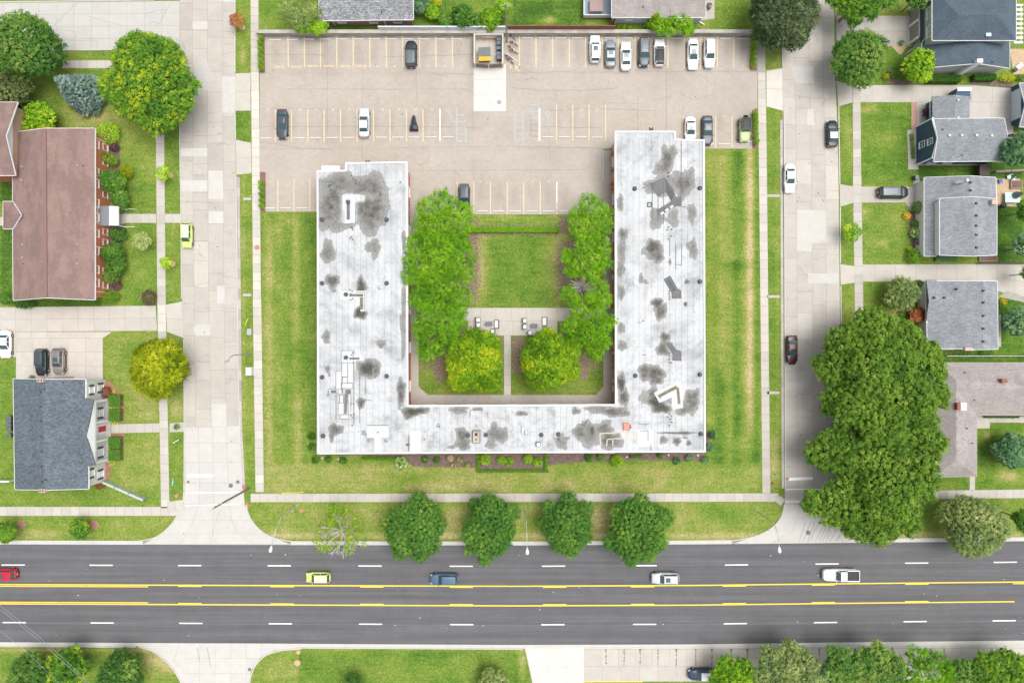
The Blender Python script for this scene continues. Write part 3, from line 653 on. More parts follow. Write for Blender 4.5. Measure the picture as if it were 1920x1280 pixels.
# stall lines
st = MB(); fa = MB(); bl = MB(); dk = MB(); zl = .016
for x in [540, 570.5, 600.5, 631, 662, 693, 724, 755, 786, 817, 848]: bar(st, x, 67, x+.6, 127, .17, zl)
for x in [974, 1005, 1036, 1067.5, 1098, 1129, 1160, 1191, 1222.5, 1252.5, 1283, 1314, 1345, 1375.5]: bar(st, x, 67, x, 127, .17, zl)
for x in [516, 546.5, 577, 607.5, 638.5, 669.5, 700, 731, 762, 793]: bar(st, x, 205, x+.4, 266, .17, zl)
for x in [1043.5, 1074, 1104.5, 1135.5]: bar(st, x, 197, x, 264, .17, zl)
for x in [1281, 1311.5, 1342, 1372.5]: bar(st, x, 218, x, 278, .15, zl)
for x in [521, 551, 581]: bar(st, x, 336, x, 396, .15, zl)
for x in [857, 888.5, 919.5, 951, 982, 1013, 1044]: bar(st, x, 341, x, 402, .15, zl)
bar(st, 955, 126, 975, 126, .2, zl)
for k in range(4): bar(st, 949, 66+k*17, 974, 84+k*16.5, .14, zl)
bar(mk if False else bl, 825, 204, 825, 265, .22, zl)
for x, y0, y1 in ((856.5, 200, 265), (873.5, 240, 265), (965.5, 208, 264), (980.5, 208, 264)): bar(bl, x, y0, x, y1, .16, zl)
for y in (265, 252, 240, 228, 216): bar(bl, 857, y, 873, y, .13, zl+.0008)
for y in (264, 252, 240, 228, 216): bar(bl, 965, y, 981, y, .13, zl+.0008)
for y in (256, 245, 234): bar(dk, 995, y, 1010, y, .12, zl+.0008)
bar(dk, 995.5, 222, 995.5, 256, .1, zl); bar(bl, 995, 222, 1010, 222, .12, zl); bar(bl, 994, 197, 1010, 197, .18, zl); bar(bl, 995, 209, 1010, 209, .14, zl)
wb = MB(); bar(wb, 1011.5, 203, 1011.5, 264, .24, zl); bar(wb, 1044, 341, 1044, 380, .16, zl+.001); bar(wb, 825, 204, 825, 265, .13, zl+.001)
tag(wb.build('stall_marking', M_WHITE), kind='structure')
def wheelchair(x, y, s, rot=0):
    cx, cy = W(x, y); c, d = math.cos(rot), math.sin(rot)
    T = lambda u, v: (cx+(u*c-v*d)*s, cy+(u*d+v*c)*s)
    arc = [T(.32*math.cos(t)-.05, .32*math.sin(t)-.25) for t in [math.radians(a) for a in range(120, 421, 25)]]
    bl.strip(arc, .1*s, zl+.0004)
    bl.strip([T(-.1, .5), T(-.05, 0), T(.25, -.02), T(.42, -.45), T(.55, -.4)], .12*s, zl+.0012); bl.strip([T(-.08, .25), T(.2, .22)], .1*s, zl+.0018)
    bl.prism([T(-.12+.11*math.cos(k*math.pi/4), .66+.11*math.sin(k*math.pi/4)) for k in range(8)], .005, zl+.0006)
wheelchair(841, 210, 1.1, 3.4); wheelchair(997, 210, 1.1, 3.4); wheelchair(1102, 346, 1.0, 3.3); wheelchair(1027, 215, 1.0, 3.0)
tag(st.build('stall_marking', M_STALL), kind='structure'); tag(bl.build('accessible_marking', M_BLUE), kind='structure'); tag(dk.build('worn_marking', M_DARK), kind='structure')
def text(body, x, y, size, m):
    cu = bpy.data.curves.new('t', 'FONT'); cu.body = body; cu.size = size; cu.align_x = 'CENTER'; cu.align_y = 'CENTER'; cu.offset = .012
    o = bpy.data.objects.new('t', cu); dg = bpy.context.evaluated_depsgraph_get(); COL.objects.link(o); dg.update()
    me = bpy.data.meshes.new_from_object(o.evaluated_get(dg)); COL.objects.unlink(o); bpy.data.objects.remove(o)
    me.name = 'stall_lettering'; me.materials.clear(); me.materials.append(m)
    p = bpy.data.objects.new('stall_lettering', me); COL.objects.link(p); wx, wy = W(x, y); p.location = (wx, wy, .0175); tag(p, kind='structure'); return p
for x in (524, 555, 586, 616.5, 647, 677.5): text('VISITOR', x, 126 if x < 560 else 124.5, .5, M_STALL)
for x, t in ((709, '21'), (740, '20'), (803, '18'), (834, '17'), (865, '16'), (990, '9'), (1021, '8'), (1052, '7'), (1083, '6'), (1113.5, '5'), (1268, '10'), (1361, '13'), (1391, '14')): text(t, x, 124.5, .5, M_STALL if x < 900 else M_FAINT)
for x, t in ((502, '23'), (563, '25'), (593.5, '26'), (624.5, '27'), (655, '28'), (717, '30'), (748, '31'), (779, '32'), (810, '33'), (1060, '36'), (1090, '37'), (1120, '38')): text(t, x, 206, .5, M_STALL)
for x, t in ((507, '45'), (566, '47'), (901, '50'), (998, '53'), (1029, '54'), (1060, '55'), (1357, '42')): text(t, x, 341 if x < 1200 else 218, .45, M_FAINT)
tag(J.build('slab_joints', JOINT), kind='structure')

# ------------------------------------------------------------------ wheel stops
ws = MB(); ws.box(0, 0, .075, 1.95, .17, .13, 0, 0, .02)
for s_ in (-1, 1): ws.box(s_*.7, 0, .142, .05, .05, .008, 0, 1)
wsm = [plain('stop_concrete', (.62, .60, .56), .8), CHROME]
ws_me = None
WS = {'top row west of the dumpster pen': [(516.5, 75.5, 0), (548, 75, 0)]+[(578.5+30.9*i, 74, 0) for i in range(10)],
      'top row east of the bicycles': [(989.5+31.0*i, 71.5+.12*i, 0) for i in range(14)],
      'middle row west of the blue bay': [(499+30.9*i, 259.5-.2*i, 0) for i in range(11)]+[(840, 257.5, .03)],
      'middle row east of the blue bay': [(1028+30.8*i, 257+.3*i, 0) for i in range(4)],
      'row below the right wing corner': [(1327, 270, 0), (1357.5, 270.5, 0), (1391, 270.5, 0)],
      'row beside the left wing': [(506, 390.5, 0), (536, 390.5, 0), (567, 390.5, 0)],
      'row facing the courtyard': [(841, 396, 0), (873, 396, 0)]+[(904+31.1*i, 396, 0) for i in range(6)]}
for row, lst in WS.items():
    for i, (x, y, a) in enumerate(lst):
        lab = f'wheel stop, {ORD[i]} from the west in the {row}'
        if ws_me is None: o = ws.build('wheel_stop', wsm); ws_me = o.data
        else: o = bpy.data.objects.new('wheel_stop', ws_me); COL.objects.link(o)
        wx, wy = W(x, y); o.location = (wx, wy, .004); o.rotation_euler = (0, 0, a); tag(o, lab, 'wheel stop', 'concrete wheel stops of the parking lot')
# ------------------------------------------------------------------ vehicles
KINDS = { # L, W, belt z, roof z, hood z, tail z, windshield base/top x, rear top/base x (fractions of half length)
 'sedan': dict(L=4.75, W=1.84, belt=.92, roof=1.45, hood=.86, tail=.98, wb=.40, wt=.06, rt=-.42, rb=-.70),
 'suv':   dict(L=4.65, W=1.88, belt=1.05, roof=1.70, hood=1.02, tail=1.08, wb=.44, wt=.14, rt=-.80, rb=-.95),
 'hatch': dict(L=4.05, W=1.76, belt=.98, roof=1.60, hood=.96, tail=1.0, wb=.52, wt=.22, rt=-.78, rb=-.95),
 'van':   dict(L=5.1, W=1.98, belt=1.08, roof=1.75, hood=.98, tail=1.1, wb=.58, wt=.28, rt=-.84, rb=-.95),
 'pickup':dict(L=5.9, W=2.0, belt=1.12, roof=1.86, hood=1.12, tail=1.14, wb=.32, wt=.12, rt=-.22, rb=-.28),
 'jeep':  dict(L=4.2, W=1.84, belt=1.12, roof=1.82, hood=1.08, tail=1.12, wb=.22, wt=.12, rt=-.86, rb=-.88),
}
def car(px, py, head, kind, pname, label, cat='car', roof=None, sunroof=False, rails=False, L_=None, W_=None, dark_roof=False, extra=None, group=None, name=None):
    k = dict(KINDS[kind]); 
    if L_: k['L'] = L_
    if W_: k['W'] = W_
    wx, wy = W(px, py, 1.0); rz = R(head)
    t = thing(name or {'sedan': 'sedan', 'suv': 'sport_utility_car', 'hatch': 'hatchback', 'van': 'minivan', 'pickup': 'pickup_truck', 'jeep': 'off_road_car'}[kind], label, cat, (wx, wy, .03), rz, group)
    P = pname; hl, hw = k['L']/2, k['W']/2; boxy = kind in ('jeep', 'pickup')
    # lower body: lofted sections
    mb = MB(); xs = [-1, -.985, -.94, -.86, -.72, -.5, -.25, 0, .25, .45, .62, .76, .87, .94, .985, 1]
    secs = []
    for u in xs:
        n = 9 if boxy else 4.2
        w = hw*(1-.30*abs(u)**n) if u > 0 else hw*(1-.22*abs(u)**(n+1))
        if abs(u) > .98: w *= .93
        if abs(u) == 1: w *= .93
        if u >= k['wb']: top = lerp(k['belt'], k['hood']-.16, ((u-k['wb'])/(1-k['wb']))**2.2)
        elif u <= k['rb']: top = lerp(k['tail'], k['tail']-.06, abs((u-k['rb'])/(1+k['rb']+1e-6)))
        else: top = lerp(k['tail'], k['belt'], (u-k['rb'])/(k['wb']-k['rb']))
        if abs(u) > .98: top -= .07
        if abs(u) == 1: top -= .16
        zb = .24 if abs(u) < .9 else .30
        crown = .05 if (u > k['wb'] or u < k['rb']) else .0
        half = [(w*.90, zb), (w*.995, zb+.12), (w, (zb+top)/2), (w*.975, top-.12), (w*.90, top-.015), (w*.78, top+crown*.5), (w*.4, top+crown)]
        secs.append([(u*hl, -y, z) for y, z in half]+[(u*hl, y, z) for y, z in half[::-1]])
    o = 0; m = len(secs[0])
    mb.v = [p for s in secs for p in s]
    for i in range(len(secs)-1):
        for j in range(m-1): mb.f.append([i*m+j, (i+1)*m+j, (i+1)*m+j+1, i*m+j+1]); mb.m.append(0); mb.sh.append(1)
        mb.f.append([i*m+m-1, (i+1)*m+m-1, (i+1)*m, i*m]); mb.m.append(0); mb.sh.append(1)
    mb.f.append([j for j in range(m)]); mb.f.append([(len(secs)-1)*m+j for j in range(m)][::-1]); mb.m += [0, 0]; mb.sh += [1, 1]
    if kind == 'pickup':   # cut a bed: dark liner tub standing just proud of the deck
        pass
    mb.build('body', P, t, smooth=True, local=True)
    # cabin
    yb, yt = hw*.86, hw*(.70 if not boxy else .78); zb, zt = k['belt']-.02, k['roof']-.04
    xb0, xb1, xt0, xt1 = k['rb']*hl, k['wb']*hl, k['rt']*hl, k['wt']*hl
    c = MB(); B = [(xb0, -yb, zb), (xb1, -yb*.96, zb), (xb1, yb*.96, zb), (xb0, yb, zb)]; T = [(xt0, -yt, zt), (xt1, -yt, zt), (xt1, yt, zt), (xt0, yt, zt)]
    for i in range(4): j = (i+1) % 4; c.poly([B[i], B[j], T[j], T[i]])
    # crowned roof skin
    nx, ny = 6, 6; o = len(c.v)
    for i in range(nx+1):
        for j in range(ny+1):
            u, v = i/nx, j/ny; x = lerp(xt0, xt1, u); y = lerp(-yt, yt, v)
            z = zt+.055*(1-(2*u-1)**2)**.5*(1-(2*v-1)**4)**.5 if 0 < u < 1 and 0 < v < 1 else zt
            c.v.append((x, y, z))
    for i in range(nx):
        for j in range(ny): a = o+i*(ny+1)+j; c.f.append([a, a+ny+1, a+ny+2, a+1]); c.m.append(1); c.sh.append(1)
    rm = BLACK if dark_roof else (roof or P)
    c.build('cabin', [P, rm], t, smooth=False, local=True)
    def panel(name, a, b, cc, d, inset=(.07, .1), m=GLASS):
        """glass laid on the slanted side a-b-cc-d (a, b lower edge; cc, d upper)"""
        a, b, cc, d = map(Vector, (a, b, cc, d)); n = (b-a).cross(d-a).normalized()
        def P2(u, v): return (a.lerp(b, u)).lerp(d.lerp(cc, u), v)
        iu, iv = inset; q = [P2(iu, iv*.4), P2(1-iu, iv*.4), P2(1-iu, 1-iv*.5), P2(iu, 1-iv*.5)]
        g = MB(); g.poly([tuple(p+n*.012) for p in q]); g.poly([tuple(p+n*.002) for p in q][::-1])
        for i in range(4): j = (i+1) % 4; g.poly([tuple(q[i]+n*.002), tuple(q[j]+n*.002), tuple(q[j]+n*.012), tuple(q[i]+n*.012)])
        g.build(name, m, t, local=True)
    panel('windshield', B[1], B[2], T[2], T[1], (.05, .1)); panel('rear_window', B[3], B[0], T[0], T[3], (.06, .2))
    mid = lambda A_, B_, u: tuple(Vector(A_).lerp(Vector(B_), u))
    cuts = [(.08, .5), (.52, .93)] if kind not in ('pickup',) else [(.1, .46), (.5, .93)]
    for (u0, u1) in cuts:
        panel('side_window', mid(B[0], B[1], u0), mid(B[0], B[1], u1), mid(T[0], T[1], u1), mid(T[0], T[1], u0), (.03, .22))
        panel('side_window', mid(B[2], B[3], 1-u1), mid(B[2], B[3], 1-u0), mid(T[2], T[3], 1-u0), mid(T[2], T[3], 1-u1), (.03, .22))
    if sunroof:
        g = MB(); g.box(lerp(xt0, xt1, .72), 0, zt+.062, .75, yt*1.15, .02); g.build('sunroof', GLASS, t, local=True)
    if rails:
        for s in (-1, 1):
            g = MB(); g.tube((xt0+.15, s*yt*.93, zt+.07), (xt1-.15, s*yt*.93, zt+.07), .025, n=5); g.build('roof_rail', CHROME, t, local=True)
    # wheels
    wr = {'jeep': .40, 'pickup': .39, 'suv': .36}.get(kind, .33)
    for x in (-.60*hl, .62*hl):
        for s in (-1, 1):
            g = MB(); y0, y1 = s*(hw-.16), s*(hw+.03 if kind != 'jeep' else hw+.1)
            g.tube((x, y0, wr), (x, y1, wr), wr, n=18); tw = g.build('wheel', TYRE, t, local=True)
            q = MB(); q.tube((x, y1, wr), (x, y1+s*.012, wr), wr*.62, n=12); rim = q.build('rim', RIM, tw, local=True)
    for s in (-1, 1):
        g = MB(); g.box(hl*.915, s*hw*.66, k['hood']-.22, .34, .34, .13, -s*.45, 0, .03); g.build('headlight', CLEARLENS, t, local=True)
        g = MB(); g.box(-hl*.955, s*hw*.70, k['tail']-.13, .16, .34, .18, s*.25, 0, .02); g.build('taillight', REDLENS, t, local=True)
        g = MB(); g.box(xb1-.12, s*(hw+.10), k['belt']+.02, .11, .20, .13, s*.25, 0, .02); g.build('mirror', P if kind != 'jeep' else BLACK, t, local=True)
    for s in (-1, 1): g = MB(); g.box(0, s*(hw-.035), .30, hl*.82, .10, .14); g.build('side_skirt', BLACK, t, local=True)
    g = MB(); g.box(xb1+.10, 0, k['belt']-.0, .14, hw*1.35, .05, 0, 0, .01); g.build('cowl', BLACK, t, local=True)
    g = MB(); g.box(hl*.965, 0, .46, .10, hw*1.15, .17, 0, 0, .02); g.build('grille', BLACK, t, local=True)
    g = MB(); g.box(-hl-.005, 0, .62, .03, .36, .16); g.build('number_plate', WHITE, t, local=True)
    if kind == 'pickup':
        g = MB(); x0, x1, yy = -hl*.965, -hl*.30, hw*.80
        g.box((x0+x1)/2, 0, k['tail']+.055, x1-x0, 2*yy, .02); g.build('cargo_bed', plain('bed_liner', (.045, .047, .055), .8), t, local=True)
        g = MB()
        for s in (-1, 1): g.box((x0+x1)/2, s*(yy+.07), k['tail']+.13, x1-x0, .14, .32)
        g.box(x0-.03, 0, k['tail']+.13, .08, 2*yy+.28, .32); g.build('bed_rail', P, t, local=True)
    if kind == 'jeep':
        g = MB(); g.tube((-hl-.02, .1, 1.0), (-hl-.25, .1, 1.0), .38, n=18); g.build('spare_wheel', TYRE, t, local=True)
        for s in (-1, 1):
            for x in (-.6*hl, .62*hl): g = MB(); g.box(x, s*(hw+.02), .86, 1.0, .26, .06, 0, 0, .03); g.build('fender', BLACK, t, local=True)
    return t
pW = paint('white', (.78, .79, .80)); pC = paint('cream_white', (.74, .73, .68)); pS = paint('silver', (.52, .55, .57), .3); pG = paint('mid_grey', (.20, .23, .25), .4); pK = paint('black', (.018, .022, .027)); pD = paint('dark_grey', (.055, .065, .08), .3)
pB = paint('steel_blue', (.07, .13, .21), .4); pR = paint('red', (.45, .01, .03)); pM = paint('maroon', (.045, .006, .014)); pL = paint('lime', (.52, .66, .16)); pLR = paint('pale_lime', (.68, .76, .42)); pT = paint('taupe', (.24, .21, .195), .4); pO = paint('olive_green', (.30, .38, .16)); pN = paint('navy', (.025, .04, .085)); pSK = paint('sky_sheen_roof', (.11, .13, .15), .4); pQ = paint('taupe_roof', (.19, .175, .17), .4)  # pSK: sky reflection on dark cars put into a grey roof colour
UP, DN, LF, RT = 90, -90, 180, 0
car(770.5, 101, UP, 'suv', pK, 'black car with sky-greyed roof parked alone in the top row west of the dumpster', roof=pSK, rails=True, L_=4.5)
car(1116, 91, UP, 'suv', pW, 'white estate car with roof rails and sunroof, westernmost of the cars east of the bicycles', sunroof=True, rails=True, L_=4.55)
car(1145, 99, UP, 'sedan', pG, 'blue grey sedan with a pale roof between two white cars in the top row', roof=pS, sunroof=True, L_=4.6)
car(1174, 104, UP, 'sedan', pC, 'cream white sedan with sunroof parked between the grey sedan and the black car', sunroof=True, L_=4.85)
car(1208, 97, DN, 'suv', pD, 'shiny black car facing out beside the white car with the black roof', roof=pSK, rails=True, L_=4.9)
car(1237, 98, UP, 'suv', pW, 'white car with a glossy black glass roof in the top row', dark_roof=True, L_=4.5)
car(1300, 101, DN, 'sedan', pW, 'long white sedan with sunroof facing out, after the empty stall in the top row', sunroof=True, L_=5.1)
car(1331, 99, DN, 'suv', pW, 'white car without sunroof facing out, easternmost in the top row', L_=4.85)
car(528, 232, DN, 'sedan', pD, 'dark grey sedan parked alone at the west end of the middle row', L_=4.95)
car(682, 229, UP, 'sedan', pS, 'silver sedan with a white roof parked in the middle row', roof=pW, L_=4.95)
car(1295, 243, DN, 'sedan', pW, 'white sedan partly hidden by the corner of the white roof', sunroof=True, L_=4.4)
car(1327, 244, DN, 'sedan', pD, 'dark grey sedan beside the corner of the white roof', roof=pSK, L_=4.95)
car(1397, 243, DN, 'jeep', pO, 'olive green off road car with black soft top and spare wheel beside the small conifers', dark_roof=True, L_=4.1)
car(870, 369, DN, 'suv', pK, 'black car under the courtyard trees in the stalls facing the courtyard', roof=pD, L_=4.4)
car(349, 441, DN, 'hatch', pL, 'small lime green hatchback with pale roof parked at the kerb of the west street', roof=pLR, L_=4.2, W_=1.8)
car(8, 645, DN, 'sedan', pW, 'white car cut by the picture edge beside the concrete parking pad', L_=4.7)
car(76, 679, DN, 'suv', pK, 'black car on the pad behind the blue grey roofed house', roof=pD, L_=4.55)
car(108.5, 677, DN, 'suv', pT, 'taupe car with sunroof on the pad next to the black one', roof=pQ, sunroof=True, L_=4.4)
car(1562, 250, UP, 'sedan', pK, 'black sedan with grey roof parked on the east side of the east street', roof=pS, L_=4.5)
car(1482, 334, DN, 'sedan', pW, 'white car parked on the west side of the east street', L_=4.85)
car(1486, 656, DN, 'sedan', pM, 'dark maroon car parked on the east street beside the huge tree', L_=4.9, W_=1.9)
car(1676, 360, RT, 'van', pK, 'black minivan with silver rails on the short driveway', cat='van', roof=pSK, rails=True, L_=5.0)
car(4, 1077, LF, 'suv', pR, 'red car leaving the picture on the main road', cat='car', sunroof=True, L_=4.6)
car(596, 1083, LF, 'hatch', pL, 'lime green hatchback with white roof driving on the main road', roof=pLR, L_=4.1)
car(833, 1086, LF, 'suv', pB, 'steel blue car with roof rails driving on the main road', rails=True, L_=4.7)
car(1248, 1084.5, LF, 'suv', pS, 'silver car with sunroof and roof rails driving on the main road', roof=pS, sunroof=True, rails=True, L_=4.6)
car(1577, 1078, LF, 'pickup', pW, 'white pickup truck with a dark open bed on the main road', cat='pickup truck')
car(1317, 1265, LF, 'suv', pN, 'navy car with pale roof half hidden under the trees south of the road', roof=pW)
car(1543, 1263, LF, 'suv', pG, 'blue grey car hardly showing under the two southern trees', roof=pS)
# covered machine in the middle row
t = thing('covered_trike', 'black tarpaulin wedge over a small trike in the middle row of stalls', 'covered trike', W3(776.5, 233)+(), 0)
m_ = MB()
def ring(y, w, z, zz0): return [(-w, y, zz0), (-w*.8, y, z*.8), (0, y, z), (w*.8, y, z*.8), (w, y, zz0)]
R_ = [ring(1.25, .22, .75, .15), ring(.5, .38, 1.0, .12), ring(-.1, .55, .75, .1), ring(-.45, .68, 1.05, .1), ring(-1.05, .78, 1.0, .1), ring(-1.28, .72, .55, .1)]
m_.v = [p for r in R_ for p in r]
for i in range(5):
    for j in range(4): m_.f.append([i*5+j, i*5+j+1, (i+1)*5+j+1, (i+1)*5+j])
m_.f += [[4, 3, 2, 1, 0], [25, 26, 27, 28, 29]]; m_.m = [0]*len(m_.f); m_.sh = [1]*len(m_.f)
m_.build('cover', mat('tarpaulin_black', (.028, .034, .042), .45, .2, 2, .1), t, smooth=False, local=True)
for x, y in ((-.6, -.9), (.6, -.9), (0, 1.1)):
    g = MB(); g.tube((x-.08, y, .2), (x+.08, y, .2), .2, n=12); g.build('wheel', TYRE, t, local=True)

# ------------------------------------------------------------------ buildings
def roof(parent, faces, m, name='roof', trim=WHITE, th=.2, board=.07):
    """traced roof planes (px, py, z), underside and eaves board along the free edges"""
    key = {}; V = []; F = []
    for f in faces:
        ids = []
        for p in f:
            w = W(p[0], p[1], p[2]); k_ = (round(p[0], 1), round(p[1], 1), round(p[2], 2))
            if k_ not in key: key[k_] = len(V); V.append((w[0], w[1], p[2]))
            ids.append(key[k_])
        a = sum(V[ids[i]][0]*V[ids[(i+1) % len(ids)]][1]-V[ids[(i+1) % len(ids)]][0]*V[ids[i]][1] for i in range(len(ids)))
        F.append(ids if a > 0 else ids[::-1])
    ed = {}
    for f in F:
        for i in range(len(f)): e = (f[i], f[(i+1) % len(f)]); ed[e] = ed.get(e, 0)+1
    free = [e for e in ed if (e[1], e[0]) not in ed]
    mb = MB()
    for f in F: mb.poly([V[i] for i in f]); mb.poly([(V[i][0], V[i][1], V[i][2]-th) for i in f[::-1]])
    for a, b in free: mb.poly([(V[a][0], V[a][1], V[a][2]-th), (V[b][0], V[b][1], V[b][2]-th), V[b], V[a]])
    r = mb.build(name, m, parent)
    tb = MB()
    for a, b in free:
        A_, B_ = Vector(V[a]), Vector(V[b]); d = (B_-A_); 
        if d.length < .05: continue
        d.normalize(); n = Vector((d.y, -d.x, 0)).normalized()
        q = [A_+n*.003, B_+n*.003, B_+n*board, A_+n*board]
        lo = [p-Vector((0, 0, th)) for p in q]; hi = [p+Vector((0, 0, .015)) for p in q]
        tb.poly([tuple(p) for p in hi]); tb.poly([tuple(lo[3]), tuple(lo[2]), tuple(hi[2]), tuple(hi[3])]); tb.poly([tuple(p) for p in lo[::-1]])
    if trim: tb.build('eaves_board', trim, parent)
    return r
def rect(x0, y0, x1, y1, z, inset=.4):
    """wall footprint in metres below an eaves rectangle traced at height z"""
    a = W(x0, y0, z); b = W(x1, y1, z); return (a[0]+inset, b[1]+inset, b[0]-inset, a[1]-inset)
def walls(parent, r, z1, m, name='wall'):
    mb = MB(); mb.prism([(r[0], r[1]), (r[2], r[1]), (r[2], r[3]), (r[0], r[3])], 0, z1); return mb.build(name, m, parent)
def gable(parent, p, q, apex, th, m, name='gable'):
    """upright triangle between wall-top corners p, q and apex (metres)"""
    P_, Q_, A_ = Vector(p), Vector(q), Vector(apex); n = (Q_-P_).cross(A_-P_).normalized()*th
    mb = MB(); T1 = [tuple(v) for v in (P_, Q_, A_)]; T2 = [tuple(v-n) for v in (P_, Q_, A_)]
    mb.poly(T1); mb.poly(T2[::-1])
    for i in range(3): j = (i+1) % 3; mb.poly([T2[i], T2[j], T1[j], T1[i]])
    return mb.build(name, m, parent)
WM = {}
def window(parent, x, y, z, w, h, ang, mull=1, rows=1, frame=WHITE, pane=PANE, shutter=None, name='window'):
    """window on a wall whose outward normal points along ang (radians); share meshes between equal ones"""
    key = (w, h, mull, rows, frame.name, pane.name, shutter.name if shutter else '')
    if key not in WM:
        f = MB(); g = .09
        for sx in (-1, 1): f.box(sx*(w/2-g/2), -.03, 0, g, .10, h)
        for sz in (-1, 1): f.box(0, -.031, sz*(h/2-g/2), w-2*g, .10, g)
        for i in range(1, mull): f.box(-w/2+w*i/mull, -.02, 0, .05, .06, h-2*g)
        for i in range(1, rows): f.box(0, -.018, -h/2+h*i/rows, w-2*g, .056, .05)
        if shutter:
            for sx in (-1, 1): f.box(sx*(w/2+.2), -.03, 0, .34, .06, h, 0, 1)
        f.box(0, -.06, -h/2-.04, w+.1, .16, .06)
        p = MB(); p.box(0, .012, 0, w-.1, .02, h-.1)
        ms = [frame]+([shutter] if shutter else [])
        o = f.build(name, ms); q = p.build('pane', pane); q.parent = o; WM[key] = (o.data, q.data)
    else:
        d = WM[key]; o = bpy.data.objects.new(name, d[0]); q = bpy.data.objects.new('pane', d[1]); COL.objects.link(o); COL.objects.link(q); q.parent = o
    o.parent = parent; pl = parent.location; o.location = (x-pl[0], y-pl[1], z-pl[2]); o.rotation_euler = (0, 0, ang+math.pi/2)
    return o
def bx(parent, name, m, x, y, z, sx, sy, sz, rz=0, ch=0):
    mb = MB(); mb.box(x, y, z, sx, sy, sz, rz, 0, ch); return mb.build(name, m, parent)
def vents(parent, pts, m=BLACK, z=5.0, s=.36, name='roof_vent'):
    for x, y in pts:
        w = W(x, y, z); mb = MB(); mb.box(w[0], w[1], z, s, s, .34, 0, 0, .05); mb.build(name, m, parent)
E_, N_, W_, S_ = 0, math.pi/2, math.pi, -math.pi/2
PAINTW = mat('siding_white', (.56, .56, .555), .7, .04, 1, .04); DKTRIM = plain('shutter_dark', (.05, .055, .06), .6)
# --- U-shaped flat roofed apartment building
UZ = 6.4
base = W(960, 800); ub = thing('apartment_building', 'large U shaped apartment block with stained white flat roof around a courtyard', 'apartment building', (base[0], base[1], 0))
out = [(594, 320), (647, 319), (648, 305), (764, 303), (766, 759), (1153, 757), (1152, 246), (1267, 246), (1267, 261), (1321, 262), (1323, 847), (596, 851)]
OW = [Vector(W(x, y, UZ)) for x, y in out]
def inset(P_, d):
    n = len(P_); a = sum(P_[i].x*P_[(i+1) % n].y-P_[(i+1) % n].x*P_[i].y for i in range(n)); sg = 1 if a > 0 else -1; r = []
    for i in range(n):
        A_, B_, C_ = P_[i-1], P_[i], P_[(i+1) % n]; d1 = (B_-A_).normalized(); d2 = (C_-B_).normalized()
        n1 = Vector((-d1.y, d1.x))*sg; n2 = Vector((-d2.y, d2.x))*sg; r.append(B_+(n1+n2)*(d/max(.3, 1+n1.dot(n2))))
    return r
mb = MB(); mb.prism([tuple(p) for p in inset(OW, .55)], 0, UZ-.45); mb.build('wall', BRICK, ub)
mb = MB(); mb.prism([tuple(p) for p in OW], UZ-.45, UZ-.012, bottom=True); mb.build('roof_slab', plain('soffit_pale', (.62, .6, .56), .7), ub)
cop = MB(); n = len(OW); IN = inset(OW, .28)
for i in range(n):
    j = (i+1) % n; cop.prism([tuple(OW[i]), tuple(OW[j]), tuple(IN[j]), tuple(IN[i])], UZ-.2, UZ+.14)
cop.build('coping', plain('coping_white', (.56, .58, .60), .5), ub)
def roofmat():
    m, nt, N, L, P = newmat('white_roof_membrane'); co = objco(N)
    mp = N.new('ShaderNodeMapping'); mp.inputs['Rotation'].default_value = (0, 0, R(90)); L.new(co, mp.inputs[0])
    b = N.new('ShaderNodeTexBrick'); L.new(mp.outputs[0], b.inputs['Vector'])
    b.inputs['Color1'].default_value = (.50, .513, .53, 1); b.inputs['Color2'].default_value = (.46, .475, .49, 1); b.inputs['Mortar'].default_value = (.27, .28, .295, 1)
    b.inputs['Scale'].default_value = 1; b.inputs['Mortar Size'].default_value = .028; b.inputs['Mortar Smooth'].default_value = .3; b.inputs['Brick Width'].default_value = 27; b.inputs['Row Height'].default_value = .965
    nz = noise(N, L, .28, 6, co, .65); n2 = noise(N, L, 2.4, 6, co, .75); n3 = noise(N, L, .9, 4, co, .6)
    # general grime
    gr = ramp(N, L, nz, [(.45, gray(1)), (.7, (.70, .71, .72))]); c = mixc(N, L, 1.0, b.outputs['Color'], gr, 'MULTIPLY')
    g2 = ramp(N, L, n2, [(.35, gray(1.03)), (.7, gray(.86))]); c = mixc(N, L, 1.0, c, g2, 'MULTIPLY')
    a = attr(N, 'stain')
    v = math_(N, L, 'ADD', a, math_(N, L, 'MULTIPLY', math_(N, L, 'SUBTRACT', n2, .5), .42)); v = math_(N, L, 'ADD', v, math_(N, L, 'MULTIPLY', math_(N, L, 'SUBTRACT', n3, .5), .40))
    mg = ramp(N, L, noise(N, L, .55, 7, co, .75), [(.5, gray(1)), (.62, (.80, .80, .795)), (.75, (.62, .62, .60))]); c = mixc(N, L, 1.0, c, mg, 'MULTIPLY')
    sp_ = ramp(N, L, noise(N, L, 3.1, 5, co, .8), [(.53, gray(1)), (.60, gray(.55))])
    f = ramp(N, L, v, [(.38, gray(0)), (.405, gray(.62)), (.43, gray(.9)), (.47, gray(.76)), (.8, gray(.92)), (1, gray(1))])
    sc = ramp(N, L, v, [(.4, (.165, .165, .16)), (.46, (.21, .21, .2)), (.68, (.175, .173, .16)), (.85, (.095, .09, .078)), (1, (.05, .045, .038))])
    n4 = ramp(N, L, noise(N, L, 5, 4, co, .7), [(.3, gray(.82)), (.7, gray(1.18))]); sc = mixc(N, L, 1.0, mixc(N, L, 1.0, sc, n4, 'MULTIPLY'), sp_, 'MULTIPLY')
    c = mixc(N, L, f, c, sc)
    L.new(c, P.inputs['Base Color']); P.inputs['Roughness'].default_value = .6; P.inputs['Specular IOR Level'].default_value = .25
    return m
RM = roofmat()
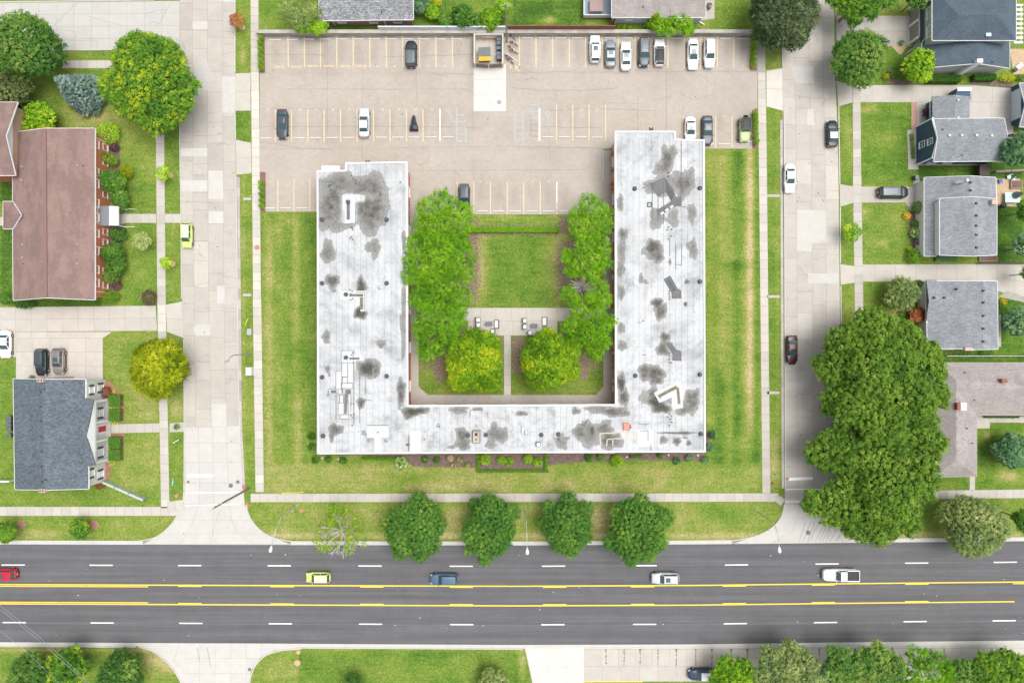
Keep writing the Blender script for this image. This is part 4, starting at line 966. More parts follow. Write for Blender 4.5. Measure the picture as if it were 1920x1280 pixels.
ST = [(640, 345, 44, 22, .76), (625, 385, 32, 46, .80), (692, 350, 36, 24, .78), (694, 395, 36, 40, .82), (640, 410, 40, 22, .74), (617, 348, 5, 4, .97), (620, 388, 6, 8, .95), (697, 404, 7, 6, .95), (706, 392, 12, 8, .93), (713, 364, 4, 6, .92), (626, 370, 10, 3, .93), (617, 350, 5, 5, .5), (618, 390, 6, 8, .6), (622, 418, 8, 6, .4), (640, 425, 25, 6, .5), (700, 402, 8, 5, .6), (676, 412, 5, 6, .5),
      (615, 472, 13, 23, .75), (700, 463, 15, 14, .72), (702, 478, 7, 10, .6), (623, 527, 14, 13, .85), (625, 545, 6, 5, .6), (677, 536, 9, 17, .95), (676, 586, 12, 13, 1.0), (612, 632, 8, 14, .7), (714, 645, 8, 8, .7), (715, 640, 12, 5, .5), (688, 690, 18, 17, .95), (706, 690, 8, 17, .8), (614, 692, 5, 8, .75), (617, 702, 4, 6, .6), (616, 738, 4, 5, .6),
      (677, 755, 8, 11, .85), (665, 760, 5, 6, .4), (612, 737, 4, 14, .4), (757, 455, 4, 26, .72), (757, 505, 4, 40, .55), (757, 560, 5, 30, .65), (756, 605, 6, 36, .7), (756, 655, 5, 24, .6), (752, 735, 8, 28, .85), (630, 805, 14, 11, .85), (622, 818, 5, 12, .8), (684, 812, 10, 10, .42), (672, 808, 16, 8, .35), (690, 826, 5, 5, .5), (724, 826, 5, 6, .45), (644, 570, 14, 40, .28), (700, 535, 30, 26, .33), (690, 570, 30, 15, .25),
      (776, 771, 24, 8, 1.0), (765, 778, 10, 8, .8), (792, 768, 16, 5, .8), (860, 768, 19, 7, .72), (896, 767, 12, 4, .75), (866, 815, 12, 15, .85), (868, 832, 15, 12, .8), (845, 838, 8, 4, .7), (928, 812, 14, 18, .8), (940, 815, 14, 14, .75), (920, 832, 10, 10, .7), (978, 775, 12, 5, .8), (764, 833, 4, 3, .9), (842, 775, 40, 10, .25), (779, 813, 4, 4, .6),
      (1080, 770, 9, 7, .72), (1120, 767, 24, 8, .75), (1150, 772, 28, 9, .85), (1172, 774, 10, 6, .8), (1088, 810, 13, 17, .78), (1105, 815, 18, 25, .75), (1132, 805, 20, 16, .8), (1145, 825, 22, 18, .85), (1110, 808, 5, 14, .95), (1053, 829, 11, 14, .75), (1047, 822, 4, 4, .9), (1063, 821, 6, 3, .8), (1055, 800, 20, 15, .3), (1015, 775, 12, 12, .3), (1140, 806, 10, 6, .5),
      (1250, 300, 12, 26, .85), (1240, 318, 16, 14, .7), (1262, 285, 8, 14, .7), (1250, 345, 25, 22, .7), (1280, 345, 22, 25, .8), (1222, 350, 16, 14, .7), (1292, 335, 12, 20, .72), (1231, 410, 14, 20, .72), (1262, 410, 12, 18, .62), (1297, 400, 9, 20, .7), (1166, 355, 4, 22, .35), (1163, 380, 6, 18, .72), (1168, 440, 9, 13, .78), (1166, 475, 8, 26, .72), (1164, 505, 8, 16, .75), (1225, 463, 16, 14, .95), (1232, 478, 14, 15, .85), (1222, 480, 10, 10, .7), (1206, 470, 6, 10, .5), (1300, 468, 8, 20, .75), (1290, 460, 5, 8, .7), (1256, 490, 3, 7, .9),
      (1165, 548, 7, 14, .75), (1202, 522, 5, 10, .75), (1210, 529, 6, 5, .7), (1288, 528, 5, 5, .85), (1285, 570, 4, 5, .95), (1232, 568, 11, 10, .95), (1238, 582, 12, 18, .85), (1247, 632, 10, 9, .9), (1165, 615, 8, 11, .72), (1167, 648, 9, 10, .75), (1242, 655, 12, 12, .85), (1248, 645, 12, 8, .7), (1209, 697, 12, 16, .9), (1228, 700, 17, 16, .9), (1230, 712, 14, 10, .85), (1165, 720, 8, 22, .95), (1170, 745, 10, 16, .9), (1208, 745, 12, 14, .6), (1230, 752, 16, 14, 1.0), (1240, 765, 18, 10, .95), (1225, 740, 12, 14, .8), (1298, 750, 14, 22, .85), (1285, 765, 22, 12, .8), (1255, 748, 10, 12, .5),
      (1270, 811, 36, 2.6, 1.0), (1244, 825, 8, 8, .78), (1269, 827, 8, 8, .85), (1291, 830, 5, 6, .85), (1284, 820, 6, 3, .7), (1211, 828, 5, 5, .75), (1207, 811, 6, 5, .6), (1300, 300, 8, 20, .3), (1200, 600, 10, 12, .35), (1300, 580, 8, 20, .33), (1210, 690, 5, 5, .3), (1290, 780, 20, 4, .35)]
def stain(X, Y, PX, PY):
    px = CX+X/(S*(H-UZ)/H); py = CY-Y/(S*(H-UZ)/H); s = np.zeros(X.shape); rg = np.random.default_rng(4)
    for cx, cy, rx, ry, v in ST:
        ang = np.arctan2((py-cy)/ry, (px-cx)/rx); ph = rg.uniform(0, 6.3, 3)
        lob = 1+.12*np.sin(3*ang+ph[0])+.09*np.sin(5*ang+ph[1])+.05*np.sin(8*ang+ph[2])
        r = np.sqrt(((px-cx)/rx)**2+((py-cy)/ry)**2)/lob
        val = v*np.clip(1.08-.50*r**2.2, 0, 1)*np.clip((1.28-r)/.20, 0, 1)**.7
        s = np.maximum(s, val)
    hole = soft_rect(px, py, 640, 365, 668, 418, 8)+soft_rect(px, py, 660, 366, 684, 378, 6)
    return s*(1-np.clip(hole, 0, 1)*.8)
def rz_grid(nm, x0, y0, x1, y1):
    a = W(x0, y1, UZ); b = W(x1, y0, UZ); e = 0
    return np_grid(nm, np.linspace(a[0]+(e if x0 < 1320 else 0), b[0], int((b[0]-a[0])/.26)), np.linspace(a[1]+e, b[1], int((b[1]-a[1])/.26)), UZ+.006, [RM], {'stain': stain}, ub)
rz_grid('roof_membrane', 594, 320, 765.5, 850.5); rz_grid('roof_membrane', 648, 304, 765, 320); rz_grid('roof_membrane', 765.5, 758.5, 1153, 849.3); rz_grid('roof_membrane', 1153, 262, 1321.8, 848); rz_grid('roof_membrane', 1152.8, 247, 1267, 262)
GREYP = mat('patch_grey', (.14, .14, .142), .8, .15, .8, .1); DPATCH = mat('patch_dark', (.085, .09, .10), .7, .15, 1, .1); WPATCH = mat('patch_white', (.485, .50, .515), .6, .07, .8, .05, 4); OUTL = plain('seam_black', (.10, .105, .11), .8); BROWN = mat('patch_brown', (.17, .15, .10), .8, .3, 2, .3)
def U(p): return W(p[0], p[1], UZ)
pk_ = [0]
def rpatch(pts, m, z=.02, name='roof_patch', lab=None, edge=None):
    pk_[0] += 1; z += pk_[0]*.0004; mb = MB(); mb.prism([U(p) for p in pts], UZ+.004, UZ+z)
    if edge: mb.strip([U(p) for p in pts+[pts[0]]], .12, UZ+z+.004, 1)
    o = mb.build(name, [m]+([edge] if edge else []), ub)
    if lab: o['label'] = lab
rpatch([(1219, 345), (1247, 334), (1263, 358), (1267, 370), (1277, 369), (1277, 386), (1267, 386), (1237, 404), (1231, 395), (1259, 378), (1249, 359), (1234, 369)], GREYP, .03, edge=DPATCH)
rpatch([(1247, 336), (1264, 364), (1259, 378), (1249, 359)], DPATCH, .045); rpatch([(1235, 399), (1262, 381), (1276, 372), (1276, 385), (1266, 386), (1238, 403)], mat('patch_slate', (.12, .125, .135), .75, .15, 1, .1), .046)
for i, (x, y) in enumerate(((1241, 400), (1250, 394), (1259, 388))): w = U((x, y)); bx(ub, 'sand_bag', WPATCH, w[0], w[1], UZ+.12, .7, .45, .18, .6, .06)
rpatch([(1245, 524), (1256, 517), (1270, 542), (1276, 544), (1277, 559), (1260, 559), (1260, 549)], GREYP, .03, edge=DPATCH); rpatch([(1250, 526), (1254, 523), (1267, 544), (1263, 548)], DPATCH, .045)
rpatch([(1250, 644), (1256, 642), (1269, 657), (1276, 658), (1277, 676), (1261, 675), (1262, 664)], GREYP, .03, edge=DPATCH)
rpatch([(1226, 736), (1277, 712), (1281, 764), (1261, 768), (1259, 745), (1236, 755)], WPATCH, .03)
rpatch([(1232, 741), (1268, 722), (1270, 728), (1238, 747)], BROWN, .045); rpatch([(1239, 744), (1262, 732), (1264, 735), (1241, 747)], WPATCH, .055); rpatch([(1268, 726), (1273, 726), (1276, 756), (1271, 758)], BROWN, .052)
def outline(x0, y0, x1, y1, w=.08, fill=True):
    if fill: rpatch([(x0, y0), (x1, y0), (x1, y1), (x0, y1)], WPATCH, .022)
    mb = MB(); mb.strip([U(p) for p in ((x0, y0), (x1, y0), (x1, y1), (x0, y1), (x0, y0))], w, UZ+.05+pk_[0]*.0004); mb.build('seam_strip', OUTL, ub)
for r_ in ((641, 680, 652, 706), (652, 680, 663, 717), (630, 696, 641, 736), (640, 718, 661, 728), (617, 729, 631, 739), (634, 729, 642, 739), (653, 738, 658, 771), (637, 740, 644, 755), (634, 755, 645, 777), (638, 777, 654, 785), (642, 707, 652, 718), (674, 700, 685, 740), (640, 657, 663, 680)): outline(*r_, fill=r_[0] != 674)
mb = MB()
for p, q in (((663, 680), (663, 795)), ((630, 740), (630, 787)), ((674, 740), (674, 793)), ((685, 750), (696, 750)), ((663, 717), (663, 690)), ((645, 395), (645, 420)), ((667, 382), (667, 419)), ((656, 419), (667, 419)), ((668, 548), (684, 548)), ((684, 548), (684, 585)), ((667, 677), (680, 677)), ((688, 797), (729, 797)), ((766, 815), (766, 849)), ((882, 768), (881, 783)), ((1223, 345), (1223, 414)), ((1234, 350), (1234, 415)), ((1244, 340), (1244, 420)), ((1277, 262), (1277, 372)), ((1256, 450), (1256, 480)), ((1267, 457), (1267, 505)), ((1278, 457), (1278, 498)), ((1267, 496), (1278, 496)), ((1277, 388), (1287, 388)), ((1215, 808), (1215, 825)), ((1220, 834), (1220, 845)), ((1197, 795), (1217, 795)), ((1200, 808), (1216, 808))):
    mb = MB(); mb.strip([U(p), U(q)], .075, UZ+.047); mb.build('seam_strip', OUTL, ub)
rpatch([(688, 798), (729, 798), (729, 820), (716, 820), (716, 847), (702, 847), (702, 820), (688, 820)], WPATCH, .024); rpatch([(769, 807), (790, 807), (790, 849), (769, 849)], WPATCH, .02); rpatch([(642, 366), (666, 366), (666, 419), (644, 419)], WPATCH, .022); rpatch([(650, 380), (656, 380), (656, 412), (650, 412)], GREYP, .03)
rpatch([(637, 545), (686, 545), (686, 584), (676, 584), (676, 562), (637, 562)], WPATCH, .022); rpatch([(655, 551), (681, 551), (681, 556), (655, 556)], BROWN, .034); rpatch([(675, 557), (681, 557), (681, 580), (675, 580)], BROWN, .036)
rpatch([(641, 664), (680, 664), (680, 678), (641, 678)], WPATCH, .023); rpatch([(655, 670), (674, 670), (674, 674), (655, 674)], GREYP, .034); rpatch([(1195, 806), (1226, 806), (1226, 838), (1195, 838)], WPATCH, .02)
rpatch([(646, 738), (652, 738), (650, 775), (646, 775)], GREYP, .034); rpatch([(648, 730), (658, 730), (658, 738), (648, 738)], GREYP, .035); rpatch([(620, 731), (630, 731), (630, 737), (620, 737)], GREYP, .034)
YC = plain('sealant_cream', (.50, .47, .36), .8); mb = MB()
for p, q in (((1125, 812), (1170, 810)), ((1137, 823), (1205, 820)), ((1125, 812), (1126, 840)), ((1138, 822), (1138, 836)), ((1149, 822), (1149, 834)), ((1170, 812), (1200, 813))):
    pts = [(lerp(p[0], q[0], i/8)+rc.uniform(-.6, .6), lerp(p[1], q[1], i/8)+rc.uniform(-.6, .6)) for i in range(9)]; mb = MB(); mb.strip([U(a) for a in pts], .16, UZ+.03); mb.build('sealant_line', YC, ub)
def rv(x, y, r=.22, h=.5, m=CHROME, name='roof_vent', cap=True):
    w = U((x, y)); mb = MB(); mb.lathe([(r*1.9, 0), (r*1.7, .03), (r, .05), (r, h*.7), (r*1.5, h*.75), (r*1.5, h*.9), (r*.6, h)], w[0], w[1], UZ+.01, 12); return mb.build(name, m, ub)
for x, y in ((604, 412), (725, 412), (604, 531), (725, 531), (604, 707), (725, 705), (606, 817), (1190, 354), (1312, 353), (1312, 528), (1191, 704), (1312, 702), (1314, 813), (1015, 815), (1047, 814), (877, 816), (911, 815), (653, 379), (649, 552), (649, 670)): rv(x, y, .2, .45, plain('vent_dark', (.07, .075, .09), .7))
rv(1191, 529, .2, .5, WHITE)
dots = [(660, 330), (663, 336), (668, 339), (667, 345), (661, 428), (658, 426), (662, 431), (660, 444), (657, 447), (662, 449), (657, 543), (661, 546), (658, 551), (662, 560), (658, 562), (662, 661), (660, 665), (663, 680), (659, 757), (664, 757), (664, 776), (659, 778), (663, 781), (661, 797), (822, 795), (820, 799), (824, 799), (709, 810), (796, 823), (1253, 324), (1253, 331), (1253, 426), (1259, 430), (1251, 431), (1258, 443), (1254, 448), (1255, 546), (1255, 551), (1255, 556), (1255, 561), (1255, 662), (1255, 667), (1255, 673), (1259, 680), (1255, 679), (1256, 776), (1252, 781), (1259, 780), (1257, 785), (1259, 791), (1255, 797), (1093, 790), (1098, 793), (1096, 797), (1092, 795), (1099, 789), (1208, 665), (1207, 352), (751, 342), (1206, 601)]
for x, y in dots:
    w = U((x, y)); mb = MB(); mb.tube((w[0], w[1], UZ), (w[0], w[1], UZ+.35), .09, n=7); mb.build('vent_pipe', OUTL, ub)
w = U((893, 818)); bx(ub, 'chimney', mat('chimney_tan', (.42, .36, .30), .9, .15, 3, .2), w[0], w[1], UZ+.45, 1.0, 1.7, .9, 0, .0)
for dy, s in ((.35, .45), (-.42, .22)): bx(ub, 'flue', BLACK, w[0]*.993-.0, w[1]*.993+dy, UZ+.95, s, s, .12)
mb = MB(); 
for dx, dy, sx, sy in ((-.62, 0, .12, 2.1), (.62, 0, .12, 2.1), (0, 1.0, 1.1, .12), (0, -1.0, 1.1, .12)): mb.box(w[0]+dx, w[1]+dy, UZ+.03, sx, sy, .06)
mb.build('flashing', GREYP, ub)
w = U((1009, 832)); bx(ub, 'fan_box', plain('fan_box_dark', (.12, .12, .13), .6), w[0], w[1], UZ+.2, .75, .7, .4); rv(1009, 832, .2, .75, WHITE)
w = U((1174, 799)); bx(ub, 'roof_hatch', mat('hatch_salmon', (.60, .24, .17), .8, .1, 2, .1), w[0], w[1], UZ+.2, .98, 1.2, .4, 0, .04)
for x, y in ((1181, 797), (1179, 805), (1182, 801)): w = U((x, y)); bx(ub, 'hatch_weight', OUTL, w[0], w[1], UZ+.1, .28, .22, .2, .6)
w = U((980, 806)); bx(ub, 'duct', WPATCH, w[0], w[1], UZ+.2, .42, 1.2, .4, 0, .05); rv(985, 811, .14, .35)
w = U((1218, 384)); mb = MB()
for dx, dy, sx, sy in ((-.3, 0, .12, .72), (.3, 0, .12, .72), (0, .3, .48, .12), (0, -.3, .48, .12)): mb.box(w[0]+dx, w[1]+dy, UZ+.1, sx, sy, .2)
mb.build('hatch_curb', OUTL, ub)
for x, y, ang in ((689, 303.5, 0), (1221, 242.5, 0)): w = U((x, y)); mb = MB(); mb.box(w[0], w[1], UZ-.1, .6, .25, .25); mb.box(w[0]-.25, w[1]+.18, UZ-.1, .15, .25, .2); mb.box(w[0]+.25, w[1]+.18, UZ-.1, .15, .25, .2); mb.build('flood_lamp', DKTRIM, ub)
# small entrance canopy at the north end of the left wing
a = W(603, 311.5, 3.2); b = W(637, 311.5, 3.2); bx(ub, 'canopy', WHITE, (a[0]+b[0])/2, W(620, 319, 3.2)[1], 3.1, b[0]-a[0], 1.4, .2)
# windows and doors round the walls
INW = inset(OW, .55); cnt = 0
for i in range(n):
    A_, B_ = INW[i], INW[(i+1) % n]; l = (B_-A_).length
    if l < 3: continue
    d = (B_-A_).normalized(); s_ = -1 if sum(OW[q].x*OW[(q+1) % n].y-OW[(q+1) % n].x*OW[q].y for q in range(n)) > 0 else 1
    nn = Vector((-d.y, d.x))*s_; ang = math.atan2(nn.y, nn.x); k_ = max(1, int(l/6.2))
    for q in range(k_):
        p = A_+d*(l*(q+.5)/k_)
        for z in (1.6, 4.5):
            if cnt < 96: window(ub, p.x, p.y, z, 1.8, 1.3, ang, 2, 1, DKTRIM if False else WHITE, PANE, name='window'); cnt += 1
for x, y in ((1149, 288), (1148.5, 318), (1149, 343), (1149, 352), (1149.5, 390), (1149, 402), (1149.5, 430), (1150, 470), (1150, 510), (1150, 575), (1149.5, 655), (1150, 690), (1149.5, 720)):
    w = W(x, y, 2.5); bx(ub, 'lamp_bracket', mat('rust_orange', (.42, .16, .07), .8, .2, 2, .1), w[0]-.1, w[1], 2.5, .5, .5, .9)
mb = MB(); a = W(766, 300, 3); 
for x0, x1, y0, y1 in ((1131, 1153, 282, 336),): pass

# --- red brick apartment house in the west
z0, z1 = 4.8, 7.1
b_ = W(100, 400); br = thing('brick_house', 'long red brick house with brown red gable roof and pale window frames', 'house', (b_[0], b_[1], 0))
roof(br, [[(84, 241, z1), (178, 241, z0), (178, 562, z0), (86, 558, z1)], [(84, 241, z1), (86, 558, z1), (25, 563, z0), (24, 428, z0), (24, 330, z0), (28, 248, z0)]], SH_RED)
roof(br, [[(6, 378, z0+.1), (24, 378, z0+.12), (40, 403, z0+1.3), (14, 403, z0+1)], [(6, 429, z0+.1), (14, 403, z0+1), (40, 403, z0+1.3), (24, 429, z0+.12)], [(6, 378, z0+.1), (14, 403, z0+1), (6, 429, z0+.1)]], SH_RED, 'cross_roof')
roof(br, [[(-60, 255, 8.6), (11, 255, 8.6), (33, 192, 6.4), (-60, 192, 6.4)], [(-60, 255, 8.6), (-60, 329, 6.4), (29, 329, 6.4), (11, 255, 8.6)]], SH_RED, 'cross_roof')
r = rect(25, 243, 178, 560, z0, .45); r = (r[0], r[1]-.0, r[2], r[3]); walls(br, r, z0-.15, BRICK)
gable(br, (r[2], r[1]+.02, z0-.15), (r[0], r[1]+.02, z0-.15), (W(86, 558, z1)[0], r[1]+.02, z1-.3), .2, BRICK)
gable(br, (r[0], r[3]-.02, z0-.15), (r[2], r[3]-.02, z0-.15), (W(84, 241, z1)[0], r[3]-.02, z1-.3), .2, BRICK)
r2 = rect(-60, 192, 33, 329, 6.4, .4); r2 = (r2[0], r2[1], W(22, 260, 6.4)[0], r2[3]); walls(br, r2, 6.2, BRICK)
gable(br, (r2[2]+.02, r2[1], 6.2), (r2[2]+.02, r2[3], 6.2), (r2[2]+.02, (r2[1]+r2[3])/2, 8.2), .2, WHITE, 'pediment')
rb = rect(6, 378, 30, 429, z0+.1, .25); walls(br, (rb[0], rb[1], r[0]+.0, rb[3]), z0-.2, BRICK)
for y in (270, 322, 344, 380, 407, 437, 470, 505, 530):
    wy = W(0, y, 3.8)[1]; window(br, r[2], wy, 3.7, 1.3, 1.2, E_, 1, 1)
for y in (277, 305, 330, 365, 435, 455, 480, 508, 535):
    wy = W(0, y, 1.2)[1]; window(br, r[2], wy, 1.3, 1.1, 1.3, E_, 1, 1)
window(br, r[2], W(0, 405, 3)[1], 3.3, 2.6, 2.2, E_, 3, 2, WHITE, PANEL)
for y in (265, 340, 465, 548): bx(br, 'downspout', WHITE, r[2]+.06, W(0, y, 2)[1], 2.3, .12, .12, 4.5)
vents(br, [(41, 313), (41, 338), (43, 459), (43, 483), (146, 310), (146, 458), (146, 494)], plain('vent_pink', (.34, .26, .25), .7), 5.6, .38)
vents(br, [(72, 255), (155, 310), (42, 494), (144, 488)], OUTL, 5.7, .16, 'vent_pipe')
# ridge vent
mb = MB(); a = W(84, 243, z1); c_ = W(86, 556, z1); mb.strip([a, c_], .5, z1+.02, 0, .09); mb.build('ridge_vent', plain('ridge_dark', (.21, .13, .115), .9), br)
# entrance canopy
cz = 2.7; a = W(186, 387, cz); c_ = W(222, 423, cz)
mb = MB(); xm = W(203, 405, cz+.6)[0]; x_l = W(185, 405, cz+.5)[0]; x_r = c_[0]; yt, ybm = a[1], c_[1]
mb.poly([(x_l, ybm, cz+.25), (xm, ybm, cz+.35), (xm, yt, cz+.35), (x_l, yt, cz+.25)], 0); mb.poly([(xm, ybm, cz+.35), (x_r, ybm, cz), (x_r, yt, cz), (xm, yt, cz+.35)], 1)
mb.prism([(x_l, ybm), (x_r, ybm), (x_r, yt), (x_l, yt)], cz-.25, cz-.03, 1, bottom=True)
mb.build('canopy', [plain('canopy_grey', (.19, .2, .23), .7), plain('canopy_pale', (.60, .63, .64), .5)], br)
for yy in (yt-.1, ybm+.1):
    mb = MB(); mb.tube((x_r-.1, yy, 0), (x_r-.1, yy, cz-.25), .09, n=8); mb.build('canopy_post', WHITE, br)
    mb = MB(); mb.box(x_r+.8, yy, .95, 1.8, .06, .08); mb.tube((x_r+1.6, yy, 0), (x_r+1.6, yy, .95), .04); mb.build('handrail', WHITE, br)

# --- white house with portico
z0, z1 = 5.3, 7.2
b_ = W(110, 812); wh = thing('portico_house', 'white house with blue grey roof, columned portico and red door', 'house', (b_[0], b_[1], 0))
zp = 4.6
roof(wh, [[(80, 711, z1), (160, 711, z0), (160, 745, z0), (160, 868, z0), (166, 876, z0), (166, 916, z0), (84, 918, z1)], [(80, 711, z1), (84, 918, z1), (28, 917, z0), (25, 710, z0)]], SH_BLUE, trim=WHITE)
roof(wh, [[(100, 817, 6.9), (162, 817, 6.7), (176, 750, 5.32), (159, 746, 5.34)], [(100, 817, 6.9), (161, 874, 5.34), (179, 872, 5.32), (162, 817, 6.7)]], SH_BLUE, 'portico_roof', trim=None)
r = rect(26, 711, 165, 917, z0, .3); walls(wh, r, z0-.2, PAINTW)
gable(wh, (r[2], r[1]+.02, z0-.2), (r[0], r[1]+.02, z0-.2), ((r[0]+r[2])/2, r[1]+.02, z1-.35), .2, PAINTW); gable(wh, (r[0], r[3]-.02, z0-.2), (r[2], r[3]-.02, z0-.2), ((r[0]+r[2])/2, r[3]-.02, z1-.35), .2, PAINTW)
P1 = W3(177, 752, 5.0)+(); 
def w3(x, y, z): a = W(x, y, z); return (a[0], a[1], z)
gable(wh, w3(178.5, 870, 5.0), w3(177, 752, 5.0), w3(163, 817, 6.6), .25, WHITE, 'pediment')
mb = MB(); a = w3(162, 751, 4.7); c_ = w3(179, 871, 4.7); mb.prism([(a[0], c_[1]), (c_[0], c_[1]), (c_[0], a[1]), (a[0], a[1])], 4.45, 5.0, bottom=True); mb.build('portico_ceiling', WHITE, wh)
for y in (753, 793, 829, 868):
    p = w3(178, y, 4.5); mb = MB(); mb.lathe([(.3, 0), (.3, .15), (.22, .2), (.2, 4.1), (.27, 4.25), (.27, 4.45)], p[0]-.15, p[1], .0, 12); mb.build('column', WHITE, wh, smooth=False)
SHD = plain('shutter_charcoal', (.07, .08, .09), .6)
for y, w_ in ((727, 1.0), (774, 1.2), (848, 1.2), (889, 1.0)):
    window(wh, r[2], W(0, y, 1.6)[1], 1.5, w_, 1.5, E_, 1, 3, WHITE, PANE, SHD); 
for y in (731, 887): window(wh, r[2], W(0, y, 4.0)[1], 3.9, 1.0, 1.3, E_, 1, 3, WHITE, PANE, SHD)
for y in (774, 848): window(wh, r[2], W(0, y, 3.6)[1], 3.7, 1.2, 1.1, E_, 1, 2, WHITE, PANE)
dy = W(0, 804, 1.2)[1]; bx(wh, 'door_frame', WHITE, r[2]+.03, dy, 1.25, .08, 1.5, 2.45); dr = bx(wh, 'door', plain('door_red', (.42, .02, .03), .4), r[2]+.08, dy, 1.1, .06, .95, 2.1); dr['label'] = 'red front door'
for x, y in ((75, 713), (78, 920)):
    p = w3(x, y, 7.6); o = bx(wh, 'chimney', mat('chimney_pink', (.50, .36, .30), .85, .1, 3, .1), p[0], p[1], 3.8, 1.0, .55, 7.6)
    for s_ in (-.22, .22): bx(wh, 'flue', OUTL, p[0]+s_, p[1], 7.65, .22, .25, .15)
vents(wh, [(74, 733), (74.5, 762), (75, 789), (76, 818), (76.5, 846), (77, 875), (77.5, 904)], OUTL, 7.3, .32); vents(wh, [(83, 729), (117, 717), (86, 899)], BLACK, 7.25, .2, 'vent_pipe')

# --- houses along the north edge
nh = thing('north_house', 'brick house with a speckled grey roof, cut by the top edge of the picture', 'house', (W(686, 20)[0], W(686, 20)[1], 0)); z0, z1 = 2.9, 5.0
roof(nh, [[(598, 39, z0), (775, 37, z0), (775, -50, z1), (598, -50, z1)], [(598, -50, z1), (775, -50, z1), (775, -140, z0), (598, -140, z0)]], SH_SPECK)
r = rect(598, -140, 775, 38, z0, .45); walls(nh, r, z0-.15, mat('brick_pinkish', (.34, .2, .165), .9, .1, 2, .15))
for s_, x in ((1, r[0]+.1), (-1, r[2]-.1)): gable(nh, (x, r[3], z0-.15), (x, r[1], z0-.15), (x, (r[1]+r[3])/2, z1-.3), .2*s_, PAINTW)
for x in (640, 700, 745): window(nh, W(x, 0, 1.5)[0], r[1], 1.6, 1.4, 1.1, S_, 2, 1)
bx(nh, 'downspout', WHITE, W(626, 44, 1)[0], r[1]-.08, 1.3, .12, .12, 2.6); bx(nh, 'downspout', WHITE, W(722, 44, 1)[0], r[1]-.08, 1.3, .2, .12, 2.6); vents(nh, [(715, 22)], OUTL, 3.6, .25)
th = thing('tan_roof_house', 'low house with taupe roof and white walls at the top edge, deck at its side', 'house', (W(1236, 10)[0], W(1236, 10)[1], 0))
roof(th, [[(1147, 33, z0), (1323, 33, z0), (1323, -60, z1), (1147, -60, z1)], [(1147, -60, z1), (1323, -60, z1), (1323, -150, z0), (1147, -150, z0)]], SH_TAUPE)
r = rect(1147, -150, 1323, 33, z0, .35); walls(th, r, z0-.15, mat('siding_bluewhite', (.50, .56, .62), .7, .03, 1, .03))
for x in (1180, 1230, 1290): window(th, W(x, 0, 1.5)[0], r[1], 1.7, 1.3, .9, S_, 2, 1)
vents(th, [(1206, 13), (1160, 3)], OUTL, 3.5, .22); bx(th, 'downspout', WHITE, W(1318, 39, 1)[0], r[1]-.1, .3, 1.0, .14, .12, -.5)
dk_ = thing('timber_deck', 'blue grey deck beside the tan roofed house', 'deck', (W(1121, 10)[0], W(1121, 10)[1], 0)); a = W(1094, 33, .6); c_ = W(1146, -40, .6)
bx(dk_, 'deck_floor', mat('deck_bluegrey', (.26, .32, .37), .8, .1, 3, .2), (a[0]+c_[0])/2, (a[1]+c_[1])/2, .5, c_[0]-a[0], c_[1]-a[1], .2)
bx(dk_, 'deck_rail', WHITE, a[0], (a[1]+c_[1])/2, 1.0, .1, c_[1]-a[1], 1.0); bx(dk_, 'deck_rail', WHITE, (a[0]+c_[0])/2, a[1], 1.0, c_[0]-a[0], .1, 1.0)
ht = thing('hot_tub', 'square hot tub with brown cover standing on the deck', 'hot tub', (*W(1117, 14.5, .6), .6)); 
mb = MB(); mb.box(0, 0, .42, 2.1, 2.1, .84, 0, 0, .03); mb.build('shell', plain('tub_grey', (.22, .24, .26), .5), ht, local=True); mb = MB(); mb.box(0, 0, .90, 2.3, 2.2, .11, 0, 0, .05); mb.build('cover', mat('cover_mauve', (.30, .22, .21), .7, .05), ht, local=True)

# --- slate roofed two-storey house, north east
z0, z1, zl, zr = 5.9, 8.0, 3.2, 5.3
b_ = W(1825, 60); sh_ = thing('slate_house', 'big house with dark slate hip roof, porch strip and garage doors in the north east', 'house', (b_[0], b_[1], 0))
roof(sh_, [[(1748, 76, z0), (1905, 76, z0), (1869, 28, z1), (1797, 28, z1)], [(1748, 76, z0), (1797, 28, z1), (1748, -22, z0)], [(1905, 76, z0), (1905, -22, z0), (1869, 28, z1)], [(1748, -22, z0), (1797, 28, z1), (1869, 28, z1), (1905, -22, z0)]], SH_SLATE)
roof(sh_, [[(1833, 60, zr), (1833, 119, zr), (1730, 128, zl), (1729, 80, zl), (1745, 60, zl+.4)], [(1833, 60, zr), (1893, 60, zl), (1893, 128, zl), (1833, 119, zr)]], SH_SLATE, 'lower_roof')
r = rect(1748, -22, 1905, 76, z0, .35); SAGE = mat('siding_sage', (.31, .35, .30), .75, .03, 1, .03); walls(sh_, r, z0-.2, SAGE)
rl = rect(1729, 76, 1893, 127, zl, .3); rl = (rl[0], rl[1], rl[2], r[1]-.0); walls(sh_, rl, zl-.2, PAINTW)
gable(sh_, (rl[2], rl[1]+.02, zl-.2), (rl[0], rl[1]+.02, zl-.2), (W(1833, 119, zr)[0], rl[1]+.02, zr-.3), .2, SAGE)
for y in (22, 57): window(sh_, r[0], W(0, y, 5)[1], 4.7, 1.9, 1.4, W_, 2, 2)
mb = MB(); a = W(1727, 8, 2.8); c_ = W(1740, 78, 3.1); xs_ = r[0]
mb.poly([(a[0], c_[1], 2.7), (xs_, c_[1], 3.3), (xs_, a[1], 3.3), (a[0], a[1], 2.7)]); mb.prism([(a[0], c_[1]), (xs_, c_[1]), (xs_, a[1]), (a[0], a[1])], 2.5, 2.69, bottom=True); mb.build('porch_roof', plain('slate_navy', (.045, .06, .085), .8), sh_)
